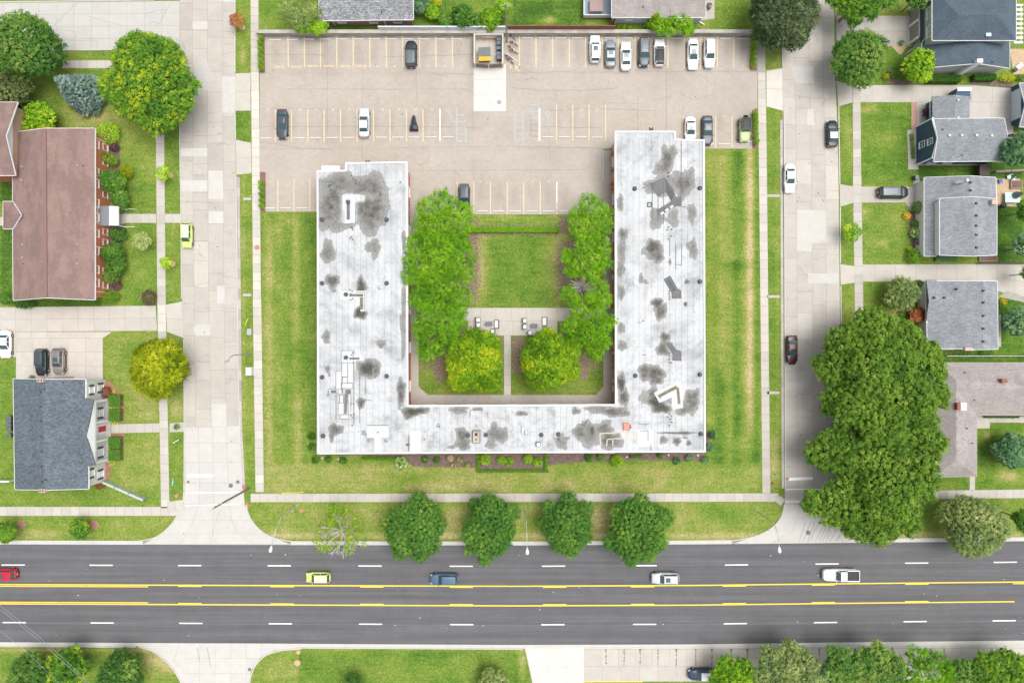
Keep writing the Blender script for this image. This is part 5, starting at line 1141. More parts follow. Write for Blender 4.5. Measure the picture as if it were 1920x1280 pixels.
for y in (30, 60): bx(sh_, 'garage_door', mat('garage_door_brown', (.25, .24, .22), .7, .05), r[0]-.45, W(0, y, 1)[1], 1.15, .08, 2.5, 2.3)
bx(sh_, 'garage_wall', PAINTW, r[0]-.2, W(0, 44, 1)[1], 1.24, .4, 5.9, 2.48)
for y in (13, 45, 77): bx(sh_, 'garage_trim', WHITE, r[0]-.55, W(0, y, 1)[1], 1.2, .2, .35, 2.4)
p = w3(1838, 122, 6.0); bx(sh_, 'chimney', WHITE, p[0], rl[1]-.3, 3.0, .9, .6, 6.0); bx(sh_, 'skylight', plain('skylight_glass', (.45, .62, .66), .1), *W(1853, 63, 6.4), 6.45, .8, 1.0, .15)
vents(sh_, [(1875, 69), (1861, 117)], OUTL, 6.1, .22)
pg = thing('pergola', 'white slatted pergola on the east side of the slate roofed house', 'pergola', (*W(1909, 40), 0)); a = W(1904, 80, 2.7); c_ = W(1915, 10, 2.7)
for i in range(9): y = lerp(a[1], c_[1], i/8); bx(pg, 'slat', WHITE, (a[0]+c_[0])/2, y, 2.7, c_[0]-a[0]+.5, .32, .1)
for y in (a[1], c_[1]): bx(pg, 'post', WHITE, c_[0], y, 1.35, .12, .12, 2.6)
bx(pg, 'beam', WHITE, c_[0], (a[1]+c_[1])/2, 2.58, .1, c_[1]-a[1], .12)
sp = thing('entry_steps', 'white railed steps at the corner of the slate roofed house', 'steps', (*W(1712, 97), 0))
for i in range(4): p = W(1702+i*5, 108-i*4); bx(sp, 'step', mat('step_grey', (.45, .44, .45), .8, .05), p[0], p[1], .1+.12*i, 1.2, .55, .2+.24*i, .6)
for q in (((1697, 102), (1716, 88)), ((1707, 112), (1727, 96))): 
    A_, B_ = W(*q[0]), W(*q[1]); mb = MB(); mb.tube((*A_, .9), (*B_, 1.5), .04); mb.tube((*A_, 0), (*A_, .9), .04); mb.tube((*B_, 0), (*B_, 1.5), .04); mb.build('handrail', WHITE, sp)

# --- blue gabled house
z0, z1 = 4.6, 6.0
b_ = W(1820, 262); bh = thing('blue_house', 'navy blue house with grey gable roof and two white windows in its gable', 'house', (b_[0], b_[1], 0)); NAVY = mat('siding_navy', (.035, .075, .145), .65, .04, 1, .05)
roof(bh, [[(1758, 259, z1), (1890, 259, z1), (1883, 222, z0), (1751, 223, z0)], [(1758, 259, z1), (1751, 303, z0), (1882, 302, z0), (1890, 259, z1)]], SH_GREY)
roof(bh, [[(1748, 181, 3.2), (1791, 178, 4.4), (1791, 230, 4.4), (1749, 230, 3.2)], [(1791, 178, 4.4), (1818, 181, 3.3), (1818, 230, 3.3), (1791, 230, 4.4)]], SH_GREY, 'lower_roof', trim=None)
r = rect(1751, 223, 1883, 302, z0, .2); r = (W(1718, 260, 0)[0], W(0, 309.5, 0)[1], r[2], W(0, 238, 0)[1]); walls(bh, r, z0-.15, NAVY)
gable(bh, (r[0]+.02, r[3], z0-.16), (r[0]+.02, r[1], z0-.16), (r[0]+.02, W(0, 259, z1)[1], z1-.25), .15, NAVY)
for q in (((r[0]-.05, r[3], z0-.2), (r[0]-.05, W(0, 259, z1)[1], z1-.2)), ((r[0]-.05, r[1], z0-.2), (r[0]-.05, W(0, 259, z1)[1], z1-.2))): mb = MB(); mb.tube(q[0], q[1], .12, n=4); mb.build('rake_trim', WHITE, bh)
for y in (r[1], r[3]): bx(bh, 'corner_board', WHITE, r[0]-.03, y, z0/2, .2, .2, z0)
window(bh, r[0], W(0, 270, 2)[1], 1.7, 1.1, 1.5, W_, 2, 2); window(bh, r[0], W(0, 265, 4)[1], 3.9, 1.05, 1.3, W_, 2, 2, WHITE, PANEL)
for x in (1750, 1780): window(bh, W(x, 0, 2)[0], r[1], 2.0, 1.5, 1.2, S_, 1, 1)
bx(bh, 'foundation', mat('foundation_pale', (.5, .49, .47), .9, .05), (r[0]+r[2])/2, r[1]-.06, .3, r[2]-r[0], .1, .6)
rl = (W(1736, 0)[0], r[3], W(1814, 0, 3)[0], W(0, 183, 3)[1]); walls(bh, rl, 3.0, NAVY)
window(bh, rl[0], W(0, 203, 1.8)[1], 1.9, 2.6, 1.3, W_, 3, 1)
bw_ = (W(1780, 0)[0], rl[3], W(1803, 0)[0], W(0, 168, 1.5)[1]); mb = MB(); mb.prism([(bw_[0]-.6, bw_[1]), (bw_[2], bw_[1]), (bw_[2], bw_[3]), (bw_[0], bw_[3])], 0, 2.2, 0); mb.build('side_entry', NAVY, bh); bx(bh, 'entry_roof', WHITE, (bw_[0]+bw_[2])/2, bw_[3]-.25, 2.28, bw_[2]-bw_[0]+.3, .6, .14)
vents(bh, [(1780, 254), (1803, 254), (1831, 254), (1859, 255)], plain('vent_pale', (.55, .56, .57), .6), 6.0, .42); vents(bh, [(1796, 188), (1796, 221)], plain('vent_pale2', (.6, .6, .6), .6), 4.5, .36); vents(bh, [(1768, 243), (1804, 291)], OUTL, 5.6, .2)
gb = thing('blue_garage', 'navy garage with wide white door at the east edge', 'garage', (*W(1915, 200), 0)); 
roof(gb, [[(1912, 156, 2.9), (1923, 196, 4.4), (1990, 196, 4.4), (1990, 156, 2.9)], [(1912, 238, 2.9), (1990, 238, 2.9), (1990, 196, 4.4), (1923, 196, 4.4)]], SH_GREY)
r = (W(1896, 0)[0], W(0, 236)[1], W(1990, 0)[0], W(0, 164)[1]); walls(gb, r, 2.7, NAVY); gable(gb, (r[0]+.02, r[3], 2.7), (r[0]+.02, r[1], 2.7), (r[0]+.02, W(0, 196, 4)[1], 4.0), .15, NAVY); bx(gb, 'garage_door', plain('door_bluewhite', (.62, .68, .76), .5), r[0]-.03, W(0, 197, 1)[1], 1.15, .08, 4.9, 2.25)

# --- grey house with dormer
b_ = W(1800, 405); gh = thing('dormer_house', 'grey roofed house with a long white dormer strip and a row of dark roof vents', 'house', (b_[0], b_[1], 0))
roof(gh, [[(1733, 333, 2.9), (1818, 330, 5.6), (1818, 378, 5.6), (1757, 378, 3.7), (1755, 480, 3.7), (1733, 480, 2.9)], [(1818, 330, 5.6), (1867, 333, 4.4), (1868, 378, 4.4), (1818, 378, 5.6)]], SH_LIGHT)
roof(gh, [[(1762, 372, 4.9), (1826, 369, 6.3), (1826, 480, 6.3), (1762, 478, 4.9)], [(1826, 369, 6.3), (1869, 373, 4.9), (1869, 478, 4.9), (1826, 480, 6.3)]], SH_LIGHT, 'upper_roof')
WI = mat('siding_ivory', (.60, .60, .58), .7, .03, 1, .03)
r = rect(1733, 333, 1868, 479, 3.0, .3); walls(gh, r, 2.75, WI)
ru = (W(1753.5, 0, 3.7)[0], W(0, 476, 4.9)[1]+.1, W(1866, 0, 4.9)[0]-.2, W(0, 376, 4.9)[1]-.1); mb = MB(); mb.prism([(ru[0], ru[1]), (ru[2], ru[1]), (ru[2], ru[3]), (ru[0], ru[3])], 2.5, 4.75); mb.build('upper_wall', WI, gh)
bx(gh, 'garage_door', PAINTW, W(1724, 0)[0]+.1, W(0, 365)[1], 1.1, .1, 2.5, 2.2); bx(gh, 'porch_beam', WHITE, W(1722, 0)[0]+.8, W(0, 343)[1], 2.4, 1.6, .15, .3)
p = w3(1816, 337, 7.0); mb = MB(); mb.tube((p[0]-.9, p[1]-.1, 5.4), (p[0], p[1], 6.4), .22, n=10); mb.tube((p[0], p[1], 5.2), (p[0], p[1], 6.8), .25, n=10); mb.build('flue_pipe', plain('flue_grey', (.42, .47, .5), .4), gh)
p = w3(1864, 379, 6); bx(gh, 'chimney', mat('chimney_pink', (.50, .36, .30)), p[0], p[1], 3, .75, .7, 6.2)
vents(gh, [(1820, 342), (1820, 357)], DKTRIM, 5.7, .36); vents(gh, [(1831, 381), (1831, 404), (1831, 423), (1831, 440), (1831, 464)], DKTRIM, 6.35, .36)
for y in (395, 440): window(gh, r[2], W(0, y, 1.5)[1], 1.6, 1.3, 1.1, E_, 2, 1)
# --- grey house with cross gable
b_ = W(1805, 590); cg = thing('cross_gable_house', 'grey roofed house whose pale cross gable faces the street bed', 'house', (b_[0], b_[1], 0))
roof(cg, [[(1736, 527, 3.0), (1843, 527, 5.2), (1843, 655, 5.2), (1739, 652, 3.0)], [(1843, 527, 5.2), (1870, 527, 4.4), (1871, 654, 4.4), (1843, 655, 5.2)]], SH_LIGHT)
roof(cg, [[(1737, 524, 3.25), (1754, 524, 3.4), (1793, 564, 4.55), (1742, 564, 4.35)], [(1742, 564, 4.35), (1793, 564, 4.55), (1757, 600, 3.5), (1737, 600, 3.2)]], SH_LIGHT, 'cross_roof', trim=None)
r = rect(1737, 527, 1870, 654, 3.0, .3); walls(cg, r, 2.8, PAINTW)
xw = W(1723.5, 0)[0]; ya, yb_ = W(0, 529)[1], W(0, 585)[1]; walls(cg, (xw, yb_, r[0]+.5, ya), 2.9, mat('siding_paleblue', (.52, .57, .61), .7, .03, 1, .03)); gable(cg, (xw, ya, 2.9), (xw, yb_, 2.9), (xw, (ya+yb_)/2, 4.1), .15, mat('siding_paleblue', (0, 0, 0)))
window(cg, xw, W(0, 550, 1.5)[1], 1.6, 1.9, 1.5, W_, 1, 2, WHITE, PANEL, DKTRIM)
vents(cg, [(1752, 558), (1771, 558), (1794, 542), (1824, 535)], DKTRIM, 4.5, .34); vents(cg, [(1844, 545), (1844, 567), (1844, 592), (1844, 616), (1844, 640)], DKTRIM, 5.3, .36); bx(cg, 'porch_beam', WHITE, W(1742, 0, 3)[0], W(0, 604, 3)[1], 3.0, 1.0, .12, .12)
p = w3(1815, 655, 5.5); bx(cg, 'chimney', mat('chimney_pink', (0, 0, 0)), p[0]+.8, r[1]-.3, 2.4, 1.6, .5, 4.8); bx(cg, 'bay_wall', PAINTW, p[0]-1.1, r[1]-.2, 1.3, 2.6, .5, 2.6)
# --- taupe L-shaped house
b_ = W(1830, 760); lh = thing('taupe_house', 'L shaped low house with taupe roof beside the huge tree', 'house', (b_[0], b_[1], 0)); z0, z1 = 2.9, 4.7
roof(lh, [[(1748, 680, z0), (2000, 680, z0), (2000, 728, z1), (1793, 728, z1), (1793, 712, z1-.05)], [(1793, 728, z1), (2000, 728, z1), (2000, 778, z0), (1831, 778, z0)], [(1793, 712, z1-.05), (1793, 728, z1), (1831, 778, z0), (1831, 892, z0), (1793, 862, z1)], [(1748, 680, z0), (1793, 712, z1-.05), (1793, 862, z1), (1750, 894, z0)], [(1750, 894, z0), (1793, 862, z1), (1831, 892, z0)]], SH_TAUPE, trim=plain('fascia_taupe', (.4, .37, .35), .7))
r = rect(1748, 680, 1831, 893, z0, .4); walls(lh, r, z0-.2, mat('brick_taupe', (.36, .26, .21), .9, .1, 2, .1)); r_b = rect(1790, 680, 2000, 778, z0, .4); walls(lh, (r[2], r_b[1], r_b[2], r_b[3]), z0-.2, mat('brick_taupe', (0, 0, 0)))
p = w3(1804, 762, 5.4); o = bx(lh, 'chimney', mat('chimney_brick', (.27, .11, .08), .9, .1, 3, .1), p[0]-.25, p[1], 3.2, .9, 1.1, 4.2); bx(lh, 'chimney_cap', WHITE, p[0]+.25, p[1], 5.33, .9, 1.2, .12)
p = w3(1884, 714, 5.2); bx(lh, 'chimney', mat('chimney_brick', (0, 0, 0)), p[0], p[1], 3.2, .9, .6, 4.1)
vents(lh, [(1815+17*i, 722.5) for i in range(6)], plain('vent_pale', (0, 0, 0)), 4.75, .16, 'vent_pipe'); vents(lh, [(1796, 785), (1796, 803), (1796, 829), (1796, 846), (1811, 824)], plain('vent_pale', (0, 0, 0)), 4.7, .2, 'vent_pipe'); vents(lh, [(1810, 698), (1827, 750), (1814, 803), (1823, 831)], OUTL, 4, .2, 'vent_pipe')
for x in (1868, 1900): window(lh, W(x, 0, 1.5)[0], r_b[1], 1.6, 1.4, 1.1, S_, 2, 1)
# ------------------------------------------------------------------ vegetation
def leafmat(name, cols, rough=.75):
    m, nt, N, L, P = newmat('leaves_'+name)
    c = ramp(N, L, attr(N, 'tint'), [(i/(len(cols)-1), k) for i, k in enumerate(cols)])
    L.new(c, P.inputs['Base Color']); P.inputs['Roughness'].default_value = rough; P.inputs['Specular IOR Level'].default_value = .08
    tr = N.new('ShaderNodeBsdfTranslucent'); tc = mixc(N, L, 1.0, c, (1.1, 1.25, .6), 'MULTIPLY'); L.new(tc, tr.inputs['Color'])
    mx = N.new('ShaderNodeMixShader'); mx.inputs[0].default_value = .3; L.new(P.outputs[0], mx.inputs[1]); L.new(tr.outputs[0], mx.inputs[2])
    L.new(mx.outputs[0], N['Material Output'].inputs['Surface']); return m
PAL = {
 'maple': leafmat('maple', [(0.058, 0.156, 0.026), (0.117, 0.273, 0.036), (0.221, 0.390, 0.039), (0.546, 0.611, 0.039)]),
 'maple_dark': leafmat('maple_dark', [(0.046, 0.124, 0.029), (0.091, 0.215, 0.046), (0.156, 0.299, 0.058), (0.338, 0.442, 0.104)]),
 'linden': leafmat('linden', [(.05, .14, .028), (.105, .25, .045), (.18, .34, .06), (.38, .48, .06)]),
 'locust': leafmat('locust', [(.065, .18, .010), (.14, .34, .015), (.24, .47, .022), (.38, .56, .05)]),
 'gold': leafmat('gold', [(.07, .17, .012), (.17, .34, .018), (.32, .48, .022), (.58, .58, .03)]),
 'elm': leafmat('elm', [(.06, .135, .022), (.13, .25, .035), (.21, .35, .045), (.33, .44, .10)]),
 'olive': leafmat('olive', [(0.065, 0.104, 0.039), (0.156, 0.195, 0.072), (0.260, 0.286, 0.117), (0.390, 0.377, 0.169)]),
 'darkolive': leafmat('darkolive', [(0.039, 0.072, 0.039), (0.078, 0.130, 0.058), (0.143, 0.195, 0.091), (0.286, 0.312, 0.156)]),
 'spruce': leafmat('spruce', [(0.078, 0.130, 0.130), (0.169, 0.260, 0.247), (0.312, 0.429, 0.403), (0.494, 0.585, 0.546)]),
 'lime': leafmat('lime', [(0.104, 0.247, 0.019), (0.234, 0.442, 0.026), (0.416, 0.611, 0.039), (0.650, 0.754, 0.104)]),
 'yellow': leafmat('yellow', [(.10, .17, .01), (.24, .31, .014), (.42, .46, .02), (.60, .60, .05)]),
 'shrub': leafmat('shrub', [(0.046, 0.130, 0.023), (0.098, 0.234, 0.036), (0.169, 0.325, 0.052), (0.286, 0.416, 0.078)]),
 'willow': leafmat('willow', [(0.117, 0.195, 0.065), (0.221, 0.312, 0.104), (0.364, 0.429, 0.156), (0.546, 0.572, 0.260)]),
 'purple': leafmat('purple', [(0.065, 0.033, 0.039), (0.130, 0.058, 0.072), (0.221, 0.117, 0.117), (0.286, 0.182, 0.156)]),
 'rust': leafmat('rust', [(0.182, 0.058, 0.026), (0.338, 0.117, 0.052), (0.468, 0.195, 0.078), (0.546, 0.286, 0.104)]),
 'bluegreen': leafmat('bluegreen', [(0.052, 0.130, 0.058), (0.117, 0.247, 0.117), (0.208, 0.364, 0.182), (0.364, 0.494, 0.286)]),
 'orange': leafmat('orange', [(0.325, 0.130, 0.026), (0.715, 0.364, 0.026), (0.850, 0.546, 0.026), (0.850, 0.650, 0.130)]),
 'pink': leafmat('pink', [(0.130, 0.234, 0.052), (0.390, 0.390, 0.156), (0.715, 0.455, 0.390), (0.845, 0.585, 0.546)]),
 'white': leafmat('white', [(0.104, 0.260, 0.039), (0.325, 0.520, 0.078), (0.806, 0.806, 0.585), (0.850, 0.850, 0.850)]),
}
BARK = mat('bark_grey', (.20, .165, .13), .95, .2, 3, .3); BARKP = mat('bark_pale', (.44, .42, .40), .9, .15, 3, .2)
def fib(n):
    i = np.arange(n)+.5; ph = np.arccos(1-2*i/n); th = math.pi*(1+5**.5)*i
    return np.stack([np.cos(th)*np.sin(ph), np.sin(th)*np.sin(ph), np.cos(ph)], 1)
def foliage(lobes, rng, sp=.75, tr=.5, nl=20, leaf=.30, asp=.6, up=.35, ztint=0.0, zmin=-1e9, tmean=.45, tvar=.2, radial=0.0, gap=.0, core=None):
    C = np.array(lobes, dtype=float); P_, N_l = [], []; LT = []
    for i, c in enumerate(C):
        r = c[3:6]; rm = float((r[0]*r[1]*r[2])**(1/3)); n = max(6, int(4*math.pi*rm*rm/(sp*sp)))
        u = fib(n); a = rng.uniform(0, 6.28); u = np.stack([u[:, 0]*math.cos(a)-u[:, 1]*math.sin(a), u[:, 0]*math.sin(a)+u[:, 1]*math.cos(a), u[:, 2]], 1)
        p = c[:3]+u*r*rng.uniform(.86, 1.08, (n, 1))
        keep = p[:, 2] > zmin
        for j, d in enumerate(C):
            if j != i: keep &= (((p-d[:3])/d[3:6])**2).sum(1) > .70
        if gap: keep &= rng.random(n) > gap
        keep &= ~((u[:, 2] < -.45) & (rng.random(n) < .6))
        P_.append(p[keep]); N_l.append(u[keep]); LT.append(np.full(keep.sum(), rng.normal(0, tvar*.6)))
    P_ = np.concatenate(P_); Nn = np.concatenate(N_l); LT = np.concatenate(LT); T = len(P_)
    tt = tmean+LT+rng.normal(0, tvar*.7, T)
    off = rng.normal(size=(T, nl, 3)); off /= np.linalg.norm(off, axis=2, keepdims=True)+1e-9
    off[:, :, 2] = np.where(rng.random((T, nl)) < .75, np.abs(off[:, :, 2]), off[:, :, 2])
    pos = P_[:, None, :]+off*(tr*rng.uniform(.35, 1.0, (T, nl, 1)))
    nrm = off*1.15+Nn[:, None, :]*.6+np.array([0, 0, up])+rng.normal(size=(T, nl, 3))*.30
    nrm /= np.linalg.norm(nrm, axis=2, keepdims=True)
    tan = rng.normal(size=(T, nl, 3)) if not radial else off*radial+Nn[:, None, :]*radial+rng.normal(size=(T, nl, 3))*(1-radial)
    tan -= nrm*(tan*nrm).sum(2, keepdims=True); tan /= np.linalg.norm(tan, axis=2, keepdims=True)+1e-9
    bit = np.cross(nrm, tan); sz = leaf*rng.uniform(.65, 1.25, (T, nl, 1))
    a, b = tan*sz*.5, bit*sz*.5*asp
    v = np.stack([pos+a, pos+b, pos-a, pos-b], 2).reshape(-1, 3)
    fx = P_[:, 0]*.55+rng.uniform(0, 6); fy = P_[:, 1]*.55+rng.uniform(0, 6); tt = tt+tvar*.55*np.sin(fx+1.3*np.sin(fy))*np.sin(fy*1.3+np.cos(fx*.8))
    tint = (tt[:, None]+rng.normal(0, .09, (T, nl))).ravel()
    return v, tint
def leaf_obj(name, v, tint, m, parent=None, loc=None):
    base = parent.location if parent is not None else Vector(loc or (0, 0, 0)); v = v-np.array(base)
    f = np.arange(len(v)).reshape(-1, 4); me = mesh_np(name, v, f)
    a = me.attributes.new('tint', 'FLOAT', 'FACE'); a.data.foreach_set('value', np.clip(tint, 0, 1).astype(np.float32))
    me.materials.append(m); o = bpy.data.objects.new(name, me); COL.objects.link(o)
    if parent is not None: o.parent = parent
    elif loc is not None: o.location = loc
    return o
def dome_lobes(cx, cy, zc, Rr, Rz, rng, n=None, lr=.40, jit=.22):
    n = n or int(np.clip(10+Rr*3.2, 9, 44)); u = fib(int(n*1.45)); u = u[u[:, 2] > -.38]; L_ = []
    a = rng.uniform(0, 6.28)
    for q in u:
        x, y = q[0]*math.cos(a)-q[1]*math.sin(a), q[0]*math.sin(a)+q[1]*math.cos(a); k = .66*rng.uniform(1-jit, 1+jit*.75); r = lr*Rr*rng.uniform(.62, 1.2)
        L_.append((cx+x*Rr*k, cy+y*Rr*k, zc+q[2]*Rz*k*1.05, r, r, r*min(1, Rz/Rr*1.15)))
    L_.append((cx, cy, zc-.1*Rz, Rr*.62, Rr*.62, Rz*.62)); return L_
def trunk(parent, x, y, h, r, spread, rng, m=BARK, n=7, name='trunk'):
    mb = MB(); fork = h*.35
    mb.path([(x, y, 0), (x+rng.uniform(-.1, .1), y+rng.uniform(-.1, .1), fork)], [r*1.25, r*.8], 8)
    for i in range(n):
        a = 2*math.pi*i/n+rng.uniform(-.3, .3); d = spread*rng.uniform(.5, .85); z = h*rng.uniform(.6, .92)
        mb.path([(x, y, fork*.95), (x+math.cos(a)*d*.4, y+math.sin(a)*d*.4, lerp(fork, z, .55)), (x+math.cos(a)*d, y+math.sin(a)*d, z)], [r*.6, r*.36, r*.1], 5)
    return mb.build(name, m, parent)
seedn = [100]
def tree(px, py, rpx, h, pal, label, name='tree', cat='tree', group=None, flat=.8, lobes=None, sp=.80, tr=.45, nl=26, leaf=.27, asp=.62, tm=.45, tv=.2, ry=None, bark=BARK, gap=0., lr=.40, ang=0, extra=None, **kw):
    seedn[0] += 1; rng = np.random.default_rng(seedn[0])
    Rr = rpx*S*.97; Rz = min(Rr*flat, h*.46); zc = h-Rz
    Rr *= (H-zc)/H; cx, cy = W(px, py, zc)
    t = thing(name, label, cat, (cx, cy, 0), 0, group)
    if lobes is None: L_ = dome_lobes(cx, cy, zc, Rr, Rz, rng, lr=lr)
    else:
        L_ = []
        for (qx, qy, qr, *qz) in lobes:
            z_ = zc+(qz[0] if qz else 0); a = W(qx, qy, z_); q = qr*S*(H-z_)/H; L_ += dome_lobes(a[0], a[1], z_, q, q*flat, rng, n=max(8, int(q*4)), lr=lr)
    for (qx, qy, qr, dz) in (extra or []): a = W(qx, qy, zc+dz); L_.append((a[0], a[1], zc+dz, qr*S, qr*S, qr*S*.9))
    v, ti = foliage(L_, rng, sp, tr, nl, leaf, asp, tmean=tm, tvar=tv, gap=gap, **kw)
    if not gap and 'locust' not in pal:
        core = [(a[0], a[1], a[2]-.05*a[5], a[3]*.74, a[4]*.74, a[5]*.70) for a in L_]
        v2, t2 = foliage(core, rng, .62, .3, 5, .55, .8, tmean=tm*.8, tvar=tv); v = np.concatenate([v, v2]); ti = np.concatenate([ti, t2])  # core leaves tinted darker: shade inside the crown put into their colour
    leaf_obj('crown', v, ti, PAL[pal], t); trunk(t, cx, cy, h, max(.07, Rr*.06), Rr, rng, bark)
    return t
def shrub(px, py, rpx, h, pal, label, name='shrub', cat='shrub', group=None, ry=None, sp=.34, tr=.2, nl=14, leaf=.16, tm=.45, tv=.16, smoothb=False, asp=.65, ang=0, **kw):
    seedn[0] += 1; rng = np.random.default_rng(seedn[0]); Rr = rpx*S*.93; Ry = (ry or rpx)*S*.93; zc = h*.5; cx, cy = W(px, py, zc)
    if smoothb or Rr < .5: L_ = [(cx, cy, zc, Rr*.92, Ry*.92, h*.48)]
    else:
        L_ = [(cx+math.cos(a)*Rr*.45, cy+math.sin(a)*Ry*.45, zc+rng.uniform(-.1, .1)*h, Rr*.5, Ry*.5, h*.42) for a in np.arange(0, 6.28, 6.28/6)]+[(cx, cy, zc+.1*h, Rr*.6, Ry*.6, h*.45)]
    v, ti = foliage(L_, rng, sp, tr, nl, leaf, asp, tmean=tm, tvar=tv, zmin=.02, **kw)
    if ang:
        c_, s_ = math.cos(ang), math.sin(ang); x, y = v[:, 0]-cx, v[:, 1]-cy; v[:, 0] = cx+x*c_-y*s_; v[:, 1] = cy+x*s_+y*c_
    o = leaf_obj(name, v, ti, PAL[pal], None, (cx, cy, 0)); return tag(o, label, cat, group)
# street trees along the main road 
G1 = 'round street trees between the sidewalk and the main road'
LP = dict(sp=.80, tr=.40, nl=34, leaf=.23, flat=.86, tm=.42, tv=.17, lr=.33)
tree(776, 988, 60, 8.6, 'linden', 'westernmost dense round green street tree, next to the half dead one', group=G1, extra=[(785, 935, 15, 0), (812, 955, 16, 0), (750, 1035, 14, 0), (790, 1040, 13, 0), (726, 985, 14, 0)], **LP)
tree(921, 991, 57, 8.4, 'linden', 'dense round green street tree just west of the middle street lamp', group=G1, extra=[(915, 940, 16, 0), (890, 945, 12, 0), (960, 960, 16, 0), (910, 1045, 14, 0), (880, 1030, 10, 0)], **{**LP, 'tm': .40})
tree(1059, 985, 55, 8.2, 'linden', 'round green street tree just east of the middle street lamp', group=G1, extra=[(1065, 938, 16, 0), (1030, 950, 14, 0), (1095, 955, 16, 0), (1070, 1030, 15, 0), (1098, 1005, 12, 0)], **LP)
tree(1196, 993, 63, 9.2, 'linden', 'largest of the four round street trees, with reddish gaps in its crown', group=G1, extra=[(1201, 938, 15, .5), (1183, 1048, 14, 0), (1215, 1040, 14, 0), (1145, 1015, 14, 0), (1245, 970, 18, 0), (1160, 960, 14, 0)], **{**LP, 'tm': .45})
tree(1823, 985, 57, 8.8, 'olive' if False else 'willow', 'olive yellow street tree at the east end of the main road', flat=.9, tm=.42, tv=.2)
tree(1921, 975, 26, 7.5, 'linden', 'green street tree cut by the east edge of the picture', tm=.35)
# north west
tree(54, 88, 63, 11, 'maple_dark', 'tall mid green maple in the north west corner', 'maple_tree', tm=.5, tv=.22)
tree(288, 148, 84, 12.5, 'maple', 'big bright yellow green maple over the corner of the west street', 'maple_tree', tm=.6, tv=.24, sp=.9, tr=.52, nl=30, leaf=.32,
     lobes=[(280, 125, 60, 1.), (330, 160, 42), (240, 165, 45), (265, 105, 42), (290, 205, 45), (310, 115, 38), (265, 160, 50, 1.5), (250, 195, 32), (320, 195, 40)])
tree(18, 162, 46, 6.5, 'olive', 'brownish olive tree beside the brick house', tm=.4, nl=18)
shrub(2, 108, 12, 3.0, 'yellow', 'yellow bush at the west edge under the big maple')
shrub(52, 203, 22, 2.5, 'bluegreen', 'dark green bush beside the bright spreading bush', tm=.25, sp=.5, tr=.35, leaf=.28)
tree(72, 222, 34, 4.2, 'lime', 'bright green spreading bush in the corner of the brick house', 'bush', 'bush', flat=.5, tm=.4, leaf=.34)
# spruce: cone with drooping boughs
def spruce(px, py, rb, top, h, pal, label, name='spruce_tree', group=None, sp=.55, leafs=.34, tag_cat='tree'):
    seedn[0] += 1; rng = np.random.default_rng(seedn[0]); cx, cy = W(px, py, .3); t = thing(name, label, tag_cat, (cx, cy, 0), 0, group); L_ = []
    Rb = rb*S; k = 0; z = .12*h
    while z < h*.96:
        f = 1-(z/h); r = Rb*(f**.85)*.98+.05; n = max(1, int(2*math.pi*r/(.62 if Rb > 1.5 else .5)))
        for i in range(n):
            a = 2*math.pi*(i+k*.5)/n+rng.uniform(-.15, .15); q = r*rng.uniform(.72, 1.0); s_ = max(.16, .30*r+.12)*rng.uniform(.8, 1.1); L_.append((cx+math.cos(a)*(q-s_*.6), cy+math.sin(a)*(q-s_*.6), z, s_, s_, s_*.55))
        z += max(.28, h*.075); k += 1
    v, ti = foliage(L_, rng, sp, .30, 16, leafs, .4, tmean=.5, tvar=.2, radial=.7)
    leaf_obj('crown', v, ti, PAL[pal], t); mb = MB(); mb.tube((cx, cy, 0), (cx, cy, h*.98), .16 if Rb > 1.5 else .06, .02, 7); mb.build('trunk', BARK, t); return t
spruce(168, 182, 39, None, 8.8, 'spruce', 'silvery blue spruce leaning out beside the big bright maple')
# around the brick house
shrub(203, 250, 22, 2.6, 'lime', 'round golden green clipped shrub at the north end of the brick house', smoothb=True, tm=.42)
shrub(215, 276, 9, 1.2, 'purple', 'small dark brown shrub below the round golden one', tm=.5); shrub(205, 298, 18, 2.6, 'lime', 'oblong clipped shrub leaning off the brick wall', ry=11, smoothb=True, ang=-.45, tm=.15)
tree(212, 342, 24, 3.6, 'shrub', 'large bright shrub north of the grey entrance canopy', 'shrub', 'shrub', flat=.7, tm=.5, leaf=.2, sp=.5, tr=.32); shrub(236, 322, 15, 2.0, 'yellow', 'yellow green shrub at the edge of the lawn by the brick house', tm=.35)
tree(226, 374, 17, 3.2, 'shrub', 'medium shrub touching the north side of the entrance canopy', 'shrub', 'shrub', flat=.7, tm=.5, leaf=.2, sp=.5, tr=.3)
shrub(222, 440, 19, 2.2, 'shrub', 'low shrub touching the south side of the entrance canopy', tm=.3, ry=14); tree(214, 474, 21, 3.4, 'shrub', 'tall green shrub in the middle of the row south of the canopy', 'shrub', 'shrub', flat=.7, tm=.4, leaf=.2, sp=.5, tr=.32); tree(216, 500, 18, 3.2, 'shrub', 'green shrub south of the tallest one along the brick wall', 'shrub', 'shrub', flat=.7, tm=.42, leaf=.2, sp=.5, tr=.32)
shrub(206, 519, 19, 2.6, 'shrub', 'pointed clipped conifer shrub along the brick wall', ry=14, smoothb=True, tm=.5); shrub(220, 535, 9, 1., 'purple', 'brown shrub between two clipped ones near the south end of the brick wall', tm=.6); shrub(206, 556, 19, 2.4, 'lime', 'dome shaped clipped shrub at the south end of the brick house', ry=13, smoothb=True, tm=.2)
shrub(45, 570, 22, 2.0, 'shrub', 'ragged shrub at the south west corner of the brick house', ry=9, tm=.2); shrub(12, 560, 12, 2.0, 'shrub', 'shrub beside the path at the west edge of the picture', tm=.3)
shrub(279, 558, 15.5, 1.6, 'purple', 'round dark purple bush on the lawn corner', smoothb=True, tm=.5)
